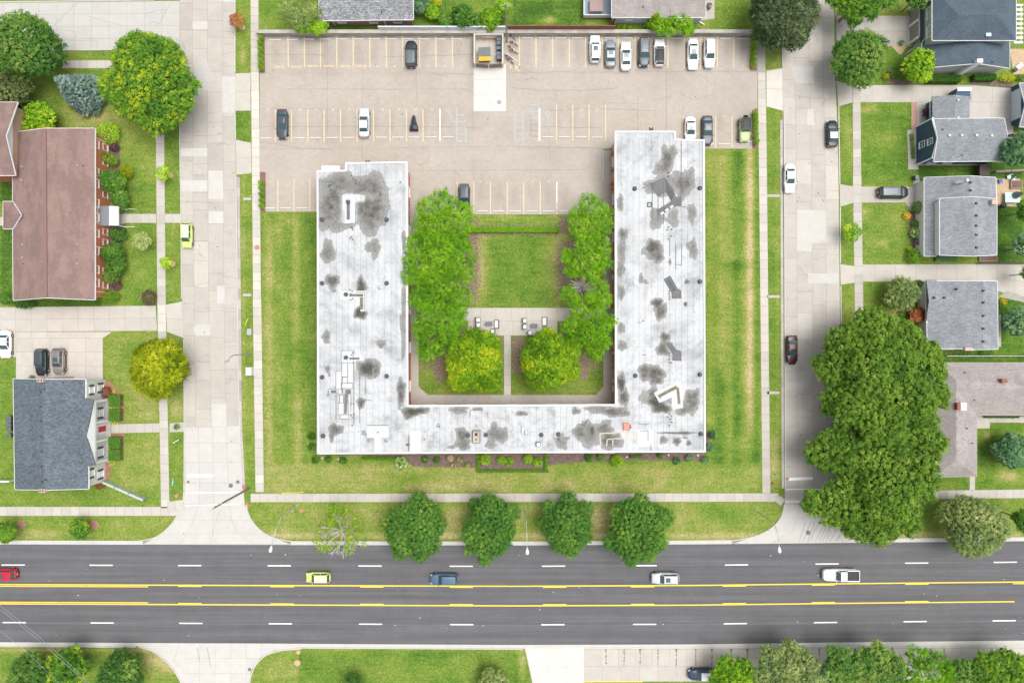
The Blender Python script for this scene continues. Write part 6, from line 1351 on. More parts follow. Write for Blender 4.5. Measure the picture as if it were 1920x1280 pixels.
def sapling(px, py, rpx, h, pal, label, **kw):
    seedn[0] += 1; rng = np.random.default_rng(seedn[0]); bx_, by_ = kw.pop('base', (px, py)); b = W(bx_, by_); c_ = W(px, py, h*.75)
    t = thing('young_tree', label, 'tree', (b[0], b[1], 0)); r = rpx*S*.8; L_ = [(c_[0]+math.cos(a)*r*.55, c_[1]+math.sin(a)*r*.55, h*.72, r*.42, r*.42, h*.18) for a in np.arange(0, 6.2, 1.25)]+[(c_[0], c_[1], h*.8, r*.5, r*.5, h*.2)]
    v, ti = foliage(L_, rng, .34, .25, 9, .26, .45, tmean=kw.get('tm', .5), tvar=.2, radial=.6); leaf_obj('crown', v, ti, PAL[pal], t); mb = MB(); mb.path([(b[0], b[1], 0), (c_[0], c_[1], h*.95)], [.06, .02], 6)
    for a in np.arange(0, 6.2, 1.25): mb.tube((lerp(b[0], c_[0], .5), lerp(b[1], c_[1], .5), h*.5), (c_[0]+math.cos(a)*r*.8, c_[1]+math.sin(a)*r*.8, h*.8), .025, .01, 4)
    mb.build('trunk', BARK, t); return t
sapling(305, 325, 18, 3.0, 'lime', 'young green tree leaning over the sidewalk beside the brick house', base=(319, 328)); sapling(310, 493, 14, 3.2, 'lime', 'slim yellow green sapling leaning over the sidewalk beside a tan mulch ring', base=(323, 495), tm=.7)
sapling(265, 452, 22, 3.4, 'willow', 'pale feathery young tree on the lawn in front of the brick house', tm=.8); sapling(443, 38, 17, 3.2, 'rust', 'orange brown sapling by the kerb at the north end of the west street', base=(455, 51), tm=.7)
sapling(1598, 435, 22, 3.8, 'lime', 'young bright green tree on the verge across from the dormer house', tm=.4)
sapling(331, 800, 6, 1.2, 'shrub', 'tiny sapling beside the short walk by the west street')
# yellow tree
tree(298, 687, 53, 8.2, 'yellow', 'bright yellow spiky tree beside the west street', 'yellow_tree', flat=.75, leaf=.62, asp=.26, nl=26, sp=.8, tr=.58, tm=.44, tv=.22, radial=.9)
# plants of the portico house
def cube_hedge(px, py, wpx, hpx, h, pal, label, group=None, tm=.35, name='clipped_hedge'):
    seedn[0] += 1; rng = np.random.default_rng(seedn[0]); cx, cy = W(px, py, h); hx, hy = wpx*S/2*(H-h)/H, hpx*S/2*(H-h)/H
    nA = int((4*hx*hy*1.0+(hx+hy)*4*h)*150); u = rng.uniform(-1, 1, (nA, 3)); ax_ = rng.choice(3, nA, p=[.2, .2, .6]); 
    for a in range(2): m_ = ax_ == a; u[m_, a] = np.sign(u[m_, a])
    u[ax_ == 2, 2] = 1; nrm = np.zeros((nA, 3)); nrm[np.arange(nA), ax_] = u[np.arange(nA), ax_]
    p = np.stack([cx+u[:, 0]*hx, cy+u[:, 1]*hy, (u[:, 2]+1)/2*h], 1)+rng.normal(0, .03, (nA, 3)); nrm += rng.normal(0, .45, (nA, 3)); nrm /= np.linalg.norm(nrm, axis=1, keepdims=True)
    tan = np.cross(nrm, rng.normal(size=(nA, 3))); tan /= np.linalg.norm(tan, axis=1, keepdims=True); bt = np.cross(nrm, tan); s_ = rng.uniform(.06, .11, (nA, 1)); v = np.stack([p+tan*s_, p+bt*s_*.7, p-tan*s_, p-bt*s_*.7], 1).reshape(-1, 3)
    o = leaf_obj(name, v, np.clip(tm+rng.normal(0, .1, nA), 0, 1), PAL[pal], None, (cx, cy, 0)); return tag(o, label, 'hedge', group)
for y, w_, l_ in ((751, 21, 'first'), (778, 22, 'second'), (830, 21, 'third'), (853, 20, 'fourth')): cube_hedge(214, y, 21, w_, 1.1, 'shrub', f'{l_} block shaped clipped hedge from the north in front of the portico', 'block hedges in front of the portico', tm=.42)
for x, y, rx, l_ in ((214, 764.5, 11, 'yellow ground plant between the first and second block hedges'), (215, 792, 8, 'yellow ground plant beside the entry walk south of the second block hedge'), (212, 734, 5, 'yellow ground plant next to the brown bush'), (214, 841, 11, 'thin yellow plant strip between the third and fourth block hedges'), (210, 867, 7, 'yellow ground plant south of the fourth block hedge')): shrub(x, y, rx, .5, 'lime', l_, ry=4 if rx > 7 else 5, smoothb=True, tm=.95)
shrub(198, 735, 12, 1.5, 'rust', 'round brown bush at the north corner of the portico house', smoothb=True, tm=.25); shrub(187, 907, 11, 1.5, 'rust', 'round brown bush at the south corner of the portico house', smoothb=True, tm=.2); shrub(60, 709, 6, .8, 'shrub', 'small plant against the north wall of the portico house')
# south west verge and yards
tree(12, 995, 19, 4.2, 'maple', 'small green tree at the west edge of the southern verge', flat=.7, leaf=.24, sp=.5, tr=.35); tree(150, 990, 18, 3.6, 'maple', 'small green tree beside a rust coloured mulch ring', flat=.7, leaf=.24, sp=.5, tr=.35)
tree(62, 1262, 40, 7, 'maple_dark', 'green tree at the south west corner below the power lines', tm=.45); tree(128, 1246, 36, 7, 'maple', 'tree with yellow patches below the power lines', tm=.38, tv=.28); tree(232, 1262, 42, 6.5, 'maple_dark', 'dense dark tree south of the road near the driveway', tm=.35)
tree(925, 1280, 28, 4.5, 'willow', 'yellowish bush cut by the bottom edge', tm=.5); tree(665, 1286, 20, 4, 'maple_dark', 'dark bush just showing at the bottom edge', tm=.3)
# half dead tree
def dead_tree(px, py, rpx, h, label, zc=.8):
    rng = random.Random(5); cx, cy = W(px, py, h*.75); t = thing('half_dead_tree', label, 'tree', (cx, cy, 0)); mb = MB()
    def br_(p, d, l, r, lev):
        q = p+d*l; mb.tube(tuple(p), tuple(q), r*1.25, r*.85, 5 if lev < 2 else 4, caps=False)
        if lev < 4:
            for i in range(rng.choice([2, 3, 3]) if lev else 11):
                if lev == 0: a = 6.283*i/11+rng.uniform(-.2, .2); e = rng.uniform(.15, .9); nd = Vector((math.cos(a)*math.cos(e), math.sin(a)*math.cos(e), math.sin(e)))
                else: nd = (d+Vector((rng.uniform(-.6, .6), rng.uniform(-.6, .6), rng.uniform(-.15, .4)))).normalized()
                br_(q, nd, l*(rng.uniform(.6, .85) if lev else .62), r*.62, lev+1)
    g0 = random.Random(12); LX = [(px+rpx*.95*math.sqrt(g0.random())*math.cos(a), py+rpx*.95*math.sqrt(g0.random())*math.sin(a), g0.uniform(2, 4)) for a in [g0.uniform(0, 6.28) for _ in range(55)]]
    br_(Vector((cx, cy, 0)), Vector((0, 0, 1)), h*.38, .15, 0); mb.build('branches', BARKP, t); g = np.random.default_rng(6); L_ = []
    for qx, qy, qr in ((599, 1020, 8), (592, 1012, 6), (603, 1032, 7), (655, 1030, 9), (661, 1024, 6), (640, 995, 5), (668, 982, 6), (622, 966, 7), (600, 990, 5), (682, 1020, 5), (665, 968, 6), (612, 1000, 6), (641, 958, 8), (632, 952, 9), (620, 1025, 5), (652, 955, 6), (618, 955, 6), *LX):
        a = W(qx, qy, h*.7); L_.append((a[0], a[1], h*.7, qr*S, qr*S, qr*S*.6))
    v, ti = foliage(L_, g, .42, .25, 7, .24, tmean=.45, tvar=.2); leaf_obj('crown', v, ti, PAL['gold'], t)
dead_tree(635, 1003, 42, 6.5, 'half dead tree of bare grey branches with a few yellow green tufts at the road')
# courtyard
LC = dict(sp=.70, tr=.50, nl=24, leaf=.31, gap=.0, asp=.42, flat=.62, tm=.5, tv=.18, lr=.36, radial=.45)
tree(828, 405, 52, 8.5, 'locust', 'bright green courtyard tree nearest the parking stalls by the left wing', 'locust_tree', **{**LC, 'lobes': [(830, 375, 24), (805, 395, 30), (850, 395, 30), (830, 415, 38, .5), (800, 425, 25), (862, 425, 28), (872, 395, 18), (858, 445, 26)]})
tree(800, 480, 48, 9, 'locust', 'courtyard tree overhanging the edge of the left wing roof', 'locust_tree', **{**LC, 'lobes': [(790, 470, 32), (820, 465, 32, .5), (775, 490, 26), (805, 505, 34), (835, 490, 26), (770, 520, 18), (783, 455, 22)]})
tree(858, 490, 38, 8.5, 'locust', 'green courtyard tree between the left wing tree and the lawn', 'locust_tree', **{**LC, 'tm': .42, 'lobes': [(860, 465, 28), (868, 490, 27, .5), (850, 505, 25), (872, 515, 20)]})
tree(815, 555, 50, 8.5, 'locust', 'feathery courtyard tree south of the one overhanging the roof', 'locust_tree', **{**LC, 'tm': .45, 'lobes': [(800, 545, 30), (830, 540, 30, .5), (780, 560, 20), (845, 560, 30), (868, 555, 20), (820, 570, 26), (862, 580, 18), (795, 572, 18)]})
tree(818, 620, 52, 8.5, 'locust', 'sparse grey green courtyard tree west of the patio', 'locust_tree', **{**LC, 'tm': .4, 'gap': .14, 'lobes': [(800, 605, 28), (830, 605, 32, .5), (850, 590, 20), (815, 635, 34), (790, 625, 20), (800, 660, 18), (845, 625, 24), (862, 605, 14)]})
tree(890, 678, 60, 9.2, 'gold', 'golden green round tree west of the central courtyard path', 'golden_tree', sp=.62, tr=.45, nl=22, leaf=.28, tm=.5, tv=.22, lr=.34)
tree(1030, 675, 59, 9.2, 'gold', 'golden green round tree east of the central courtyard path', 'golden_tree', sp=.62, tr=.45, nl=22, leaf=.28, tm=.46, tv=.22, lr=.34)
tree(1105, 405, 42, 8.5, 'locust', 'bright courtyard tree nearest the stalls by the right wing', 'locust_tree', **{**LC, 'tm': .5, 'lobes': [(1105, 385, 26), (1085, 405, 20), (1125, 400, 26, .5), (1100, 425, 32), (1133, 425, 18), (1082, 430, 16)]})
tree(1105, 478, 42, 8.5, 'locust', 'bright courtyard tree in the middle of the right wing row', 'locust_tree', **{**LC, 'tm': .5, 'lobes': [(1100, 462, 26), (1125, 465, 22), (1105, 490, 32, .5), (1062, 480, 14), (1085, 500, 20), (1130, 495, 18), (1070, 508, 13), (1110, 515, 20)]})
tree(1095, 550, 40, 8.0, 'locust', 'courtyard tree with bare grey branches showing in its middle', 'locust_tree', bark=BARKP, **{**LC, 'lobes': [(1065, 550, 18), (1075, 562, 16), (1122, 548, 24), (1135, 562, 14), (1108, 558, 14), (1118, 535, 14)]})
tree(1104, 617, 50, 9, 'locust', 'round bright green courtyard tree east of the patio', 'locust_tree', **{**LC, 'tm': .45, 'flat': .75, 'lobes': [(1104, 600, 32), (1080, 612, 28), (1128, 610, 28), (1104, 630, 34, .6), (1115, 655, 20), (1078, 640, 20), (1130, 640, 18), (1085, 583, 14)]})
mb = MB(); g = random.Random(8); c_ = W(1092, 538, 7); dt = thing('bare_tree', 'bare grey twigs rising between the two green parts of the right wing row', 'tree', (c_[0], c_[1], 0))
mb.tube((*c_, 0), (*c_, 4.5), .14, .1)
for i in range(60): a = g.uniform(0, 6.28); l = g.uniform(.8, 2.4); z = g.uniform(5.5, 8.0); q = (c_[0]+math.cos(a)*l*.5, c_[1]+math.sin(a)*l*.4, 4.5+(z-4.5)*.6); mb.path([(*c_, 4.4), q, (c_[0]+math.cos(a+.2)*l, c_[1]+math.sin(a+.2)*l*.7, z)], [.07, .045, .02], 4)
mb.build('branches', BARKP, dt)
# long courtyard hedge
cube_hedge(963, 430, 168, 10, 1.0, 'lime', 'long clipped hedge between the stalls and the courtyard lawn', tm=.2)
# small conifers at the lot corners
G2 = 'small pointed conifers at the corners of the parking lot'
for row, pts in (('north west bed', [(490, 73), (488.5, 84), (489, 94.5), (489, 106), (489, 116.5), (489.5, 128)]), ('west bed beside the left wing', [(490, 344), (490.5, 353.5), (491, 365), (491, 377), (490.5, 387)]), ('north east bed', [(1413, 75), (1412.5, 83.5), (1413, 92.5), (1412, 102.5), (1412, 112.5), (1412, 122)]), ('bed beside the olive green car', [(1415, 214), (1416, 222.5), (1416.5, 233), (1416, 243), (1416.5, 255), (1418, 267)])):
    for i, (x, y) in enumerate(pts):
        dx, dy = (x-960)/2000*14, (y-640)/2000*14
        seedn[0] += 1; rng = np.random.default_rng(seedn[0]); cx, cy = W(x-(.6 if x > 960 else -.6), y, .6); L_ = [(cx, cy, .35, .40, .40, .4), (cx, cy, .8, .42, .42, .5), (cx, cy, 1.3, .30, .30, .5), (cx, cy, 1.8, .14, .14, .4)]
        v, ti = foliage(L_, rng, .2, .09, 10, .11, .5, tmean=.3, tvar=.12, zmin=.02); o = leaf_obj('small_conifer', v, ti, PAL['lime'], None, (cx, cy, 0)); tag(o, f'small pointed conifer, {ORD[i]} from the north in the {row}', 'conifer', G2)
# foundation planting on the south side
FS = [(584, 817, 8, 'shrub', 'dark round shrub at the west wall of the big building, upper of two'), (584.5, 838, 8, 'shrub', 'dark round shrub at the west wall of the big building, lower of two'), (591, 862, 8, 'shrub', 'round green shrub under the south west corner of the big building'), (615, 861, 6.5, 'shrub', 'round green shrub second from the south west corner'), (643, 863, 7.5, 'shrub', 'round green shrub third from the south west corner'),
      (797, 861, 7, 'shrub', 'small dark shrub just east of the hydrangea'), (819, 862, 7, 'shrub', 'small dark shrub left of the pink flowering ones'), (844, 859, 7, 'pink', 'westernmost pink flowering bush in the mulch bed'), (863, 861, 6.5, 'pink', 'second pink flowering bush in the mulch bed'), (850, 872, 5.5, 'pink', 'low pink flowering bush in front of the westernmost one'), (876, 872, 5, 'pink', 'easternmost pink flowering bush in the mulch bed'),
      (1105, 857, 9, 'shrub', 'low dark shrub in the bed east of the boxed bed'), (1126, 857, 7.5, 'shrub', 'low dark shrub just east of another, in the bed'), (1238, 853, 6, 'shrub', 'small shrub between the short hedge and the eastern round shrubs'), (1269, 864, 7.5, 'bluegreen', 'round shrub third from the south east corner'), (1292, 858, 7.5, 'bluegreen', 'round shrub second from the south east corner'), (1322, 861, 7.5, 'bluegreen', 'round shrub under the south east corner'), (1336, 815, 8.5, 'bluegreen', 'round shrub at the east wall of the big building, upper of two'), (1332, 838, 8, 'bluegreen', 'round shrub at the east wall of the big building, lower of two')]
for x, y, r_, p_, l_ in FS: shrub(x, y, r_, 1.0, p_, l_, sp=.26, tr=.15, leaf=.14, tm=.3 if p_ == 'shrub' else .42, tv=.22)
shrub(752, 868, 13, 1.5, 'white', 'bright hydrangea with cream flowers at the south wall', 'hydrangea', 'hydrangea', tm=.5, tv=.35); shrub(1156.5, 863, 12.5, 1.4, 'lime', 'bright lime green round shrub at the south wall east of the boxed bed', tm=.35)
for x, y, r_, l_ in ((910, 861, 12, 'west'), (940, 862, 9, 'left middle'), (955, 865, 9, 'middle'), (990, 860, 10, 'right middle'), (1009, 866, 10.5, 'east')): shrub(x, y, r_, 1.2, 'lime', f'{l_} lime green bush inside the boxed hedge bed', tm=.38)
cube_hedge(897, 868, 5, 33, .5, 'lime', 'west side of the low box hedge round the bed', tm=.05, name='box_hedge'); cube_hedge(1024, 866, 5, 30, .5, 'lime', 'east side of the low box hedge round the bed', tm=.05, name='box_hedge'); cube_hedge(961, 883, 132, 4.5, .5, 'lime', 'long front side of the low box hedge round the bed', tm=.05, name='box_hedge')
cube_hedge(1193, 855.5, 22, 5, .5, 'shrub', 'short clipped hedge against the south wall', tm=.3); cube_hedge(712, 859, 66, 5, .5, 'lime', 'low grassy hedge against the south wall west of the hydrangea', tm=.02)
# north yards
tree(560, 28, 42, 6, 'willow', 'large grey green bush with bare twigs west of the speckled roof', 'bush', 'bush', flat=.6, tm=.45, leaf=.3, asp=.3, radial=.5, gap=.1, lobes=[(545, 22, 26), (575, 15, 22), (560, 35, 24), (588, 25, 16)]); tree(582, 50, 26, 3.6, 'lime', 'bright arching bush hanging over the retaining wall', 'bush', 'bush', flat=.5, tm=.45, leaf=.42, asp=.3, radial=.6, lobes=[(575, 50, 14), (595, 52, 14), (605, 50, 10), (565, 52, 10)])
for x, y, r_, h_, p_, tm_, l_ in ((788, 8, 16, 3, 'bluegreen', .3, 'dark bush behind the east end of the speckled roof'), (812, 25, 14, 2.2, 'lime', .4, 'bright plant clump behind the white fence'), (818, 4, 8, 2, 'yellow', .7, 'yellow flowering bush at the top edge'), (836, 38, 14, 2.6, 'shrub', .5, 'round bush behind the white fence, west of the dark one'), (868, 30, 22, 3.6, 'shrub', .35, 'big dark bush behind the white fence'), (898, 40, 14, 2.6, 'shrub', .45, 'bush behind the white fence next to the big dark one'), (922, 36, 20, 3.2, 'lime', .2, 'bright bush behind the fence by the dumpster pen'), (942, 18, 16, 3.4, 'lime', .3, 'bright bush beside the wooden pole')):
    tree(x, y, r_, h_, p_, l_, 'bush', 'bush', flat=.6, tm=tm_, leaf=.24, sp=.5, tr=.32)
spruce(1222, 52, 13, None, 5.2, 'lime', 'pointed yellow green conifer behind the retaining wall', 'conifer'); tree(1258, 48, 38, 4.6, 'locust', 'bright bush hanging over the retaining wall near the parked cars', 'bush', 'bush', flat=.5, tm=.5, lobes=[(1240, 50, 16), (1262, 48, 19), (1285, 48, 17), (1252, 58, 12), (1290, 58, 10)])
for x in (1161, 1171, 1180): shrub(x, 51, 4.5, .8, 'lime', f'small round plant {"west" if x < 1165 else "middle" if x < 1175 else "east"} of three by the tan roofed house', tm=.3)
# east side trees
tree(1466, 28, 64, 10, 'darkolive', 'large dark olive tree at the north end of the east street', tm=.5, tv=.26, sp=.7); tree(1607, 108, 51, 9, 'maple_dark', 'green tree between the two north eastern driveways', tm=.6, tv=.2); tree(1606, 8, 46, 9, 'maple', 'bright green tree at the top edge across from the dark olive one', tm=.42, tv=.2, lobes=[(1590, 5, 30), (1620, 10, 30), (1640, -5, 24), (1600, 35, 18), (1570, -5, 22)]); tree(1722, 125, 32, 5, 'lime', 'yellow green bush tree in front of the slate roofed house', 'bush', 'bush', flat=.6, tm=.45, leaf=.28)
tree(1722, -4, 22, 6, 'maple_dark', 'dark tree behind the slate roofed house', tm=.3); tree(1668, 4, 12, 5, 'shrub', 'dark conifer at the top edge near the driveway'); shrub(1690, 80, 5, .8, 'shrub', 'small plant at the end of the driveway')
shrub(1661, 144, 6, .8, 'yellow', 'small yellow plant near the driveway edge', tm=.6); shrub(1672, 138, 8, .8, 'willow', 'grey flowering plant in the bed', tm=.3); cube_hedge(1770, 147, 64, 12, 1.3, 'shrub', 'dark clipped hedge along the south wall of the slate roofed house', tm=.15); cube_hedge(1848, 144, 40, 11, 1.2, 'shrub', 'dark hedge east of the grey chimney base', tm=.12); shrub(1888, 148, 16, 1.0, 'yellow', 'yellow flowering plant beside the east driveway', tm=.8, ry=7); shrub(1913, 146, 10, 1.0, 'shrub', 'green plants beside the yellow flowers', ry=6)
for i in range(7): shrub(1709.5+i*.5, 254+i*6.7, 3.8, .6, 'lime', f'small round box plant, {ORD[i]} from the north in front of the blue gable', group='row of small box plants', tm=.1, smoothb=True, sp=.16, tr=.08, leaf=.09)
tree(1908, 283, 34, 7.5, 'bluegreen', 'spreading conifer behind the blue house', 'conifer', flat=.6, tm=.35, leaf=.42, asp=.3, radial=.7); tree(1925, 395, 22, 6, 'shrub', 'tree at the east edge behind the dormer house', tm=.4); tree(1925, 462, 24, 6.5, 'bluegreen', 'pale green tree at the east edge above the long driveway', tm=.6); tree(1928, 512, 14, 5, 'shrub', 'small tree hanging over the end of the long driveway')
shrub(1723, 389, 13, 1.8, 'shrub', 'round dark shrub at the front corner of the dormer house', tm=.4); shrub(1718, 420, 9, 1.0, 'shrub', 'small round shrub by the dormer house walk', tm=.6); shrub(1700, 405, 7.5, .7, 'orange', 'orange flowering plant on the lawn edge of the dormer house', 'flowers', 'flowers', tm=.6); shrub(1717, 437, 12, 1.2, 'white', 'white flowering bush in front of the dormer house', 'flowers', 'flowers', tm=.42, tv=.3); shrub(1728, 452, 13, 1.4, 'purple', 'dark purple bush against the dormer house', tm=.7); shrub(1713, 480, 14, 1.6, 'lime', 'yellow green bush at the south corner of the dormer house', tm=.25, ry=16); shrub(1705, 467, 5, 1, 'yellow', 'small yellow flowers beside the yellow green bush', tm=.6); cube_hedge(1775, 485, 38, 8, .7, 'bluegreen', 'low pale hedge along the south wall of the dormer house', tm=.5)
tree(1692, 549, 33, 4.6, 'willow', 'pale olive tree by the bed of the cross gable house', flat=.6, tm=.35, leaf=.3, asp=.35, radial=.5); shrub(1722, 532, 8, 1.4, 'shrub', 'dark shrub between the olive tree and the pale gable', tm=.2); shrub(1710, 574, 7, .8, 'yellow', 'yellow round plant, southern of two in the curved bed', tm=.35, smoothb=True); shrub(1716, 562, 5.5, .7, 'yellow', 'yellow round plant, northern of two in the curved bed', tm=.3, smoothb=True); tree(1720, 591, 14, 2.2, 'rust', 'rust red maple bush by the porch of the cross gable house', 'bush', 'bush', flat=.5, tm=.4, leaf=.2, sp=.4, tr=.26); shrub(1696, 607, 4.5, .6, 'orange', 'orange flowers at the foot of the curved bed', 'flowers', 'flowers', tm=.6); shrub(1690, 590, 5, 1, 'shrub', 'narrow green plant west of the curved bed', ry=9); shrub(1717, 622, 13, 2., 'white', 'white flowering bush beside the huge tree', 'flowers', 'flowers', tm=.5, tv=.3)
shrub(1881, 566, 6, .7, 'orange', 'orange flowers beside the end of the long driveway', 'flowers', 'flowers', tm=.45); shrub(1876, 573, 7, 1, 'shrub', 'green plants below the orange flowers at the east house'); tree(1906, 605, 28, 5, 'bluegreen', 'blue green tree behind the cross gable house', tm=.45, leaf=.3); shrub(1850, 661, 14, .8, 'shrub', 'low plants in the bed south of the cross gable house', ry=6)
tree(1893, 846, 33, 5.0, 'bluegreen', 'round blue green tree on the lawn of the taupe house', tm=.5, flat=.7, leaf=.42, asp=.55, sp=.6)
cube_hedge(1880, 781, 60, 4, .8, 'shrub', 'dark planting under the eaves of the taupe house', tm=.2)
# huge elm tree
EL = dict(sp=1.0, tr=.52, nl=32, leaf=.33, flat=.7, tm=.47, tv=.2, lr=.34)
tree(1660, 700, 118, 13, 'elm', 'huge spreading tree, northern crown beside the maroon car', 'elm_tree', **{**EL, 'lobes': [(1640, 625, 52), (1690, 640, 48), (1590, 650, 50), (1720, 690, 52), (1640, 690, 66, 2.5), (1565, 695, 42), (1740, 740, 42), (1690, 740, 60, 2), (1600, 750, 52, 1), (1545, 690, 22), (1560, 755, 28), (1650, 780, 54, 2), (1620, 610, 26), (1720, 800, 42), (1750, 700, 24), (1745, 655, 16)]})
tree(1570, 840, 62, 10, 'elm', 'dark green tree overhanging the east street below the huge one', 'elm_tree', **{**EL, 'tm': .36, 'lobes': [(1555, 830, 34), (1580, 820, 34), (1545, 855, 32), (1590, 855, 38, 1), (1530, 850, 24), (1572, 870, 24)]})
tree(1650, 900, 108, 12, 'elm', 'huge spreading tree, southern crown reaching the main road', 'elm_tree', **{**EL, 'tm': .46, 'lobes': [(1650, 850, 54, 1), (1700, 860, 46), (1610, 900, 50), (1660, 920, 62, 2), (1580, 935, 46), (1720, 910, 42), (1545, 940, 32), (1640, 970, 48), (1690, 960, 40), (1600, 985, 28), (1522, 938, 22), (1700, 985, 20), (1560, 965, 26), (1745, 830, 34), (1730, 870, 32), (1625, 1000, 18), (1520, 950, 14), (1670, 1000, 14)]})
# row of trees south of the road
for x, y, r_, h_, p_, tm_, l_, lb in ((1368, 1262, 45, 7.5, 'lime', .18, 'westernmost of the trees south of the road, over the navy car', [(1358, 1255, 24), (1390, 1255, 26), (1375, 1275, 34), (1345, 1272, 18), (1360, 1240, 14), (1410, 1275, 20)]),
                                      (1472, 1250, 62, 9, 'willow', .38, 'pale grey green tree in the row south of the road', [(1445, 1235, 28), (1480, 1220, 24), (1470, 1255, 40), (1505, 1245, 30), (1430, 1265, 24), (1515, 1270, 24)]),
                                      (1590, 1255, 50, 9, 'maple_dark', .62, 'broad mid green tree over the hidden blue grey car', [(1575, 1235, 28), (1600, 1250, 34), (1570, 1265, 28), (1620, 1235, 24)]), (1655, 1245, 45, 9, 'maple_dark', .78, 'yellowish tree joined to the broad one south of the road', [(1645, 1225, 26), (1665, 1250, 32), (1640, 1265, 28), (1682, 1245, 16)]),
                                      (1738, 1255, 46, 8.5, 'locust', .3, 'bright green tree in the row south of the road', [(1722, 1232, 22), (1745, 1250, 34), (1720, 1268, 30), (1765, 1262, 22), (1700, 1275, 20)]), (1798, 1262, 30, 6, 'maple_dark', .6, 'small grey green tree between two larger ones south of the road', None), (1868, 1262, 62, 8.5, 'maple', .5, 'easternmost tree of the row south of the road', [(1850, 1245, 30), (1880, 1250, 36), (1840, 1270, 30), (1905, 1255, 30), (1870, 1275, 40), (1890, 1235, 20), (1838, 1250, 16)])):
    tree(x, y, r_, h_, p_, l_, tm=tm_, flat=.7, lobes=lb, group='trees south of the main road')

# ------------------------------------------------------------------ walls and fences
rw = thing('retaining_wall', 'long grey concrete retaining wall along the north side of the parking lot', 'retaining wall', (*W(945, 62), 0)); mb = MB()
a, b = W(485, 68.5), W(1406, 68); mb.prism([a, b, (b[0], b[1]+.5), (a[0], a[1]+.5)], 0, 1.2); mb.build('wall', mat('wall_grimy', (.36, .335, .30), .9, .25, .8, .15), rw)
mb = MB(); mb.prism([(a[0]-.05, a[1]-.06), (b[0]+.05, b[1]-.06), (b[0]+.05, b[1]+.52), (a[0]-.05, a[1]+.52)], 1.202, 1.34); mb.build('coping', mat('coping_concrete', (.40, .375, .335), .9, .2, .7, .12), rw)
def fence(name, label, p, q, h, m, post, step=2.4, th=.08, y_off=0, cat='fence'):
    A_, B_ = Vector(W(*p)), Vector(W(*q)); l = (B_-A_).length; n = max(1, round(l/step)); f = thing(name, label, cat, (A_.x, A_.y, 0)); ang = math.atan2(B_.y-A_.y, B_.x-A_.x)
    for i in range(n+1):
        c_ = A_.lerp(B_, i/n); mb = MB(); mb.box(c_.x, c_.y, (h+.1)/2, .13, .13, h+.1, ang, 0, .0); mb.build('post', post, f)
    for i in range(n): c_ = A_.lerp(B_, (i+.5)/n); mb = MB(); mb.box(c_.x, c_.y, h/2, l/n-.14, th, h-.06, ang); mb.box(c_.x, c_.y, h-.0, l/n-.14, th+.06, .06, ang); mb.build('panel', m, f)
    return f
fence('vinyl_fence', 'long white vinyl fence panels above the retaining wall', (714, 61.5), (950, 61.5), 2.25, plain('vinyl_bluewhite', (.58, .62, .69), .5), WHITE, 2.6, .12); fence('wood_fence', 'dark red brown wooden fence above the retaining wall', (952, 61.5), (1150, 61.5), 2.5, mat('wood_redbrown', (.20, .075, .055), .8, .15, 2, .2), mat('wood_redbrown', (0, 0, 0)), 2.4, .1)
fence('wood_fence', 'short brown fence piece running north beside the deck', (1150, 55), (1150, 38), 1.9, mat('wood_redbrown', (0, 0, 0)), mat('wood_redbrown', (0, 0, 0)), 1.5)
fence('chain_link_fence', 'pale grey mesh fence slanting across the lawn from the portico house', (194, 899), (275, 935), 1.1, mat('mesh_grey', (.40, .46, .44), .7, .05), CHROME, 3.0, .30); fence('vinyl_fence', 'short white fence west of the portico house', (-10, 900), (26, 900), 1.1, plain('vinyl_bluewhite', (0, 0, 0)), WHITE, 2.2, .2)
fence('wood_fence', 'thin dark fence along the long east driveway', (1832, 494), (1930, 494), .9, mat('wood_dark', (.09, .065, .055), .8), mat('wood_dark', (0, 0, 0)), 2.5); fence('wood_fence', 'grey brown fence between the blue and dormer houses', (1858, 325), (1915, 322), 1.2, mat('wood_grey', (.22, .19, .16), .8), mat('wood_grey', (0, 0, 0)), 2.2, .3)
fence('wire_fence', 'thin fence south of the cross gable house', (1770, 667), (1925, 667), .9, CHROME, CHROME, 3, .03)
bx_ = thing('shed', 'small dark flat shed between the blue and dormer houses', 'shed', (*W(1847, 318), 0)); mb = MB(); mb.box(*W(1847, 318, 1.5), .9, 1.4, 1.6, 1.8); mb.build('wall', mat('wood_dark', (0, 0, 0)), bx_); mb = MB(); mb.box(*W(1847, 318, 2), 1.85, 1.6, 1.8, .1); mb.build('roof', mat('shed_roof', (.12, .095, .085), .9), bx_)
for x, y, w_, h_, l_ in ((1853, 484, 34, 12, 'timber edged planter south of the dormer house'), (1906, 346, 22, 16, 'timber edged planter at the east edge')):
    t = thing('planter_box', l_, 'planter', (*W(x, y), 0)); mb = MB(); c_ = W(x, y, .3); mb.box(c_[0], c_[1], .2, w_*S, h_*S, .4); mb.build('frame', mat('timber_tan', (.35, .25, .17), .8), t); mb = MB(); mb.box(c_[0], c_[1], .3, w_*S-.25, h_*S-.25, .26); mb.build('soil', MULCHD, t)
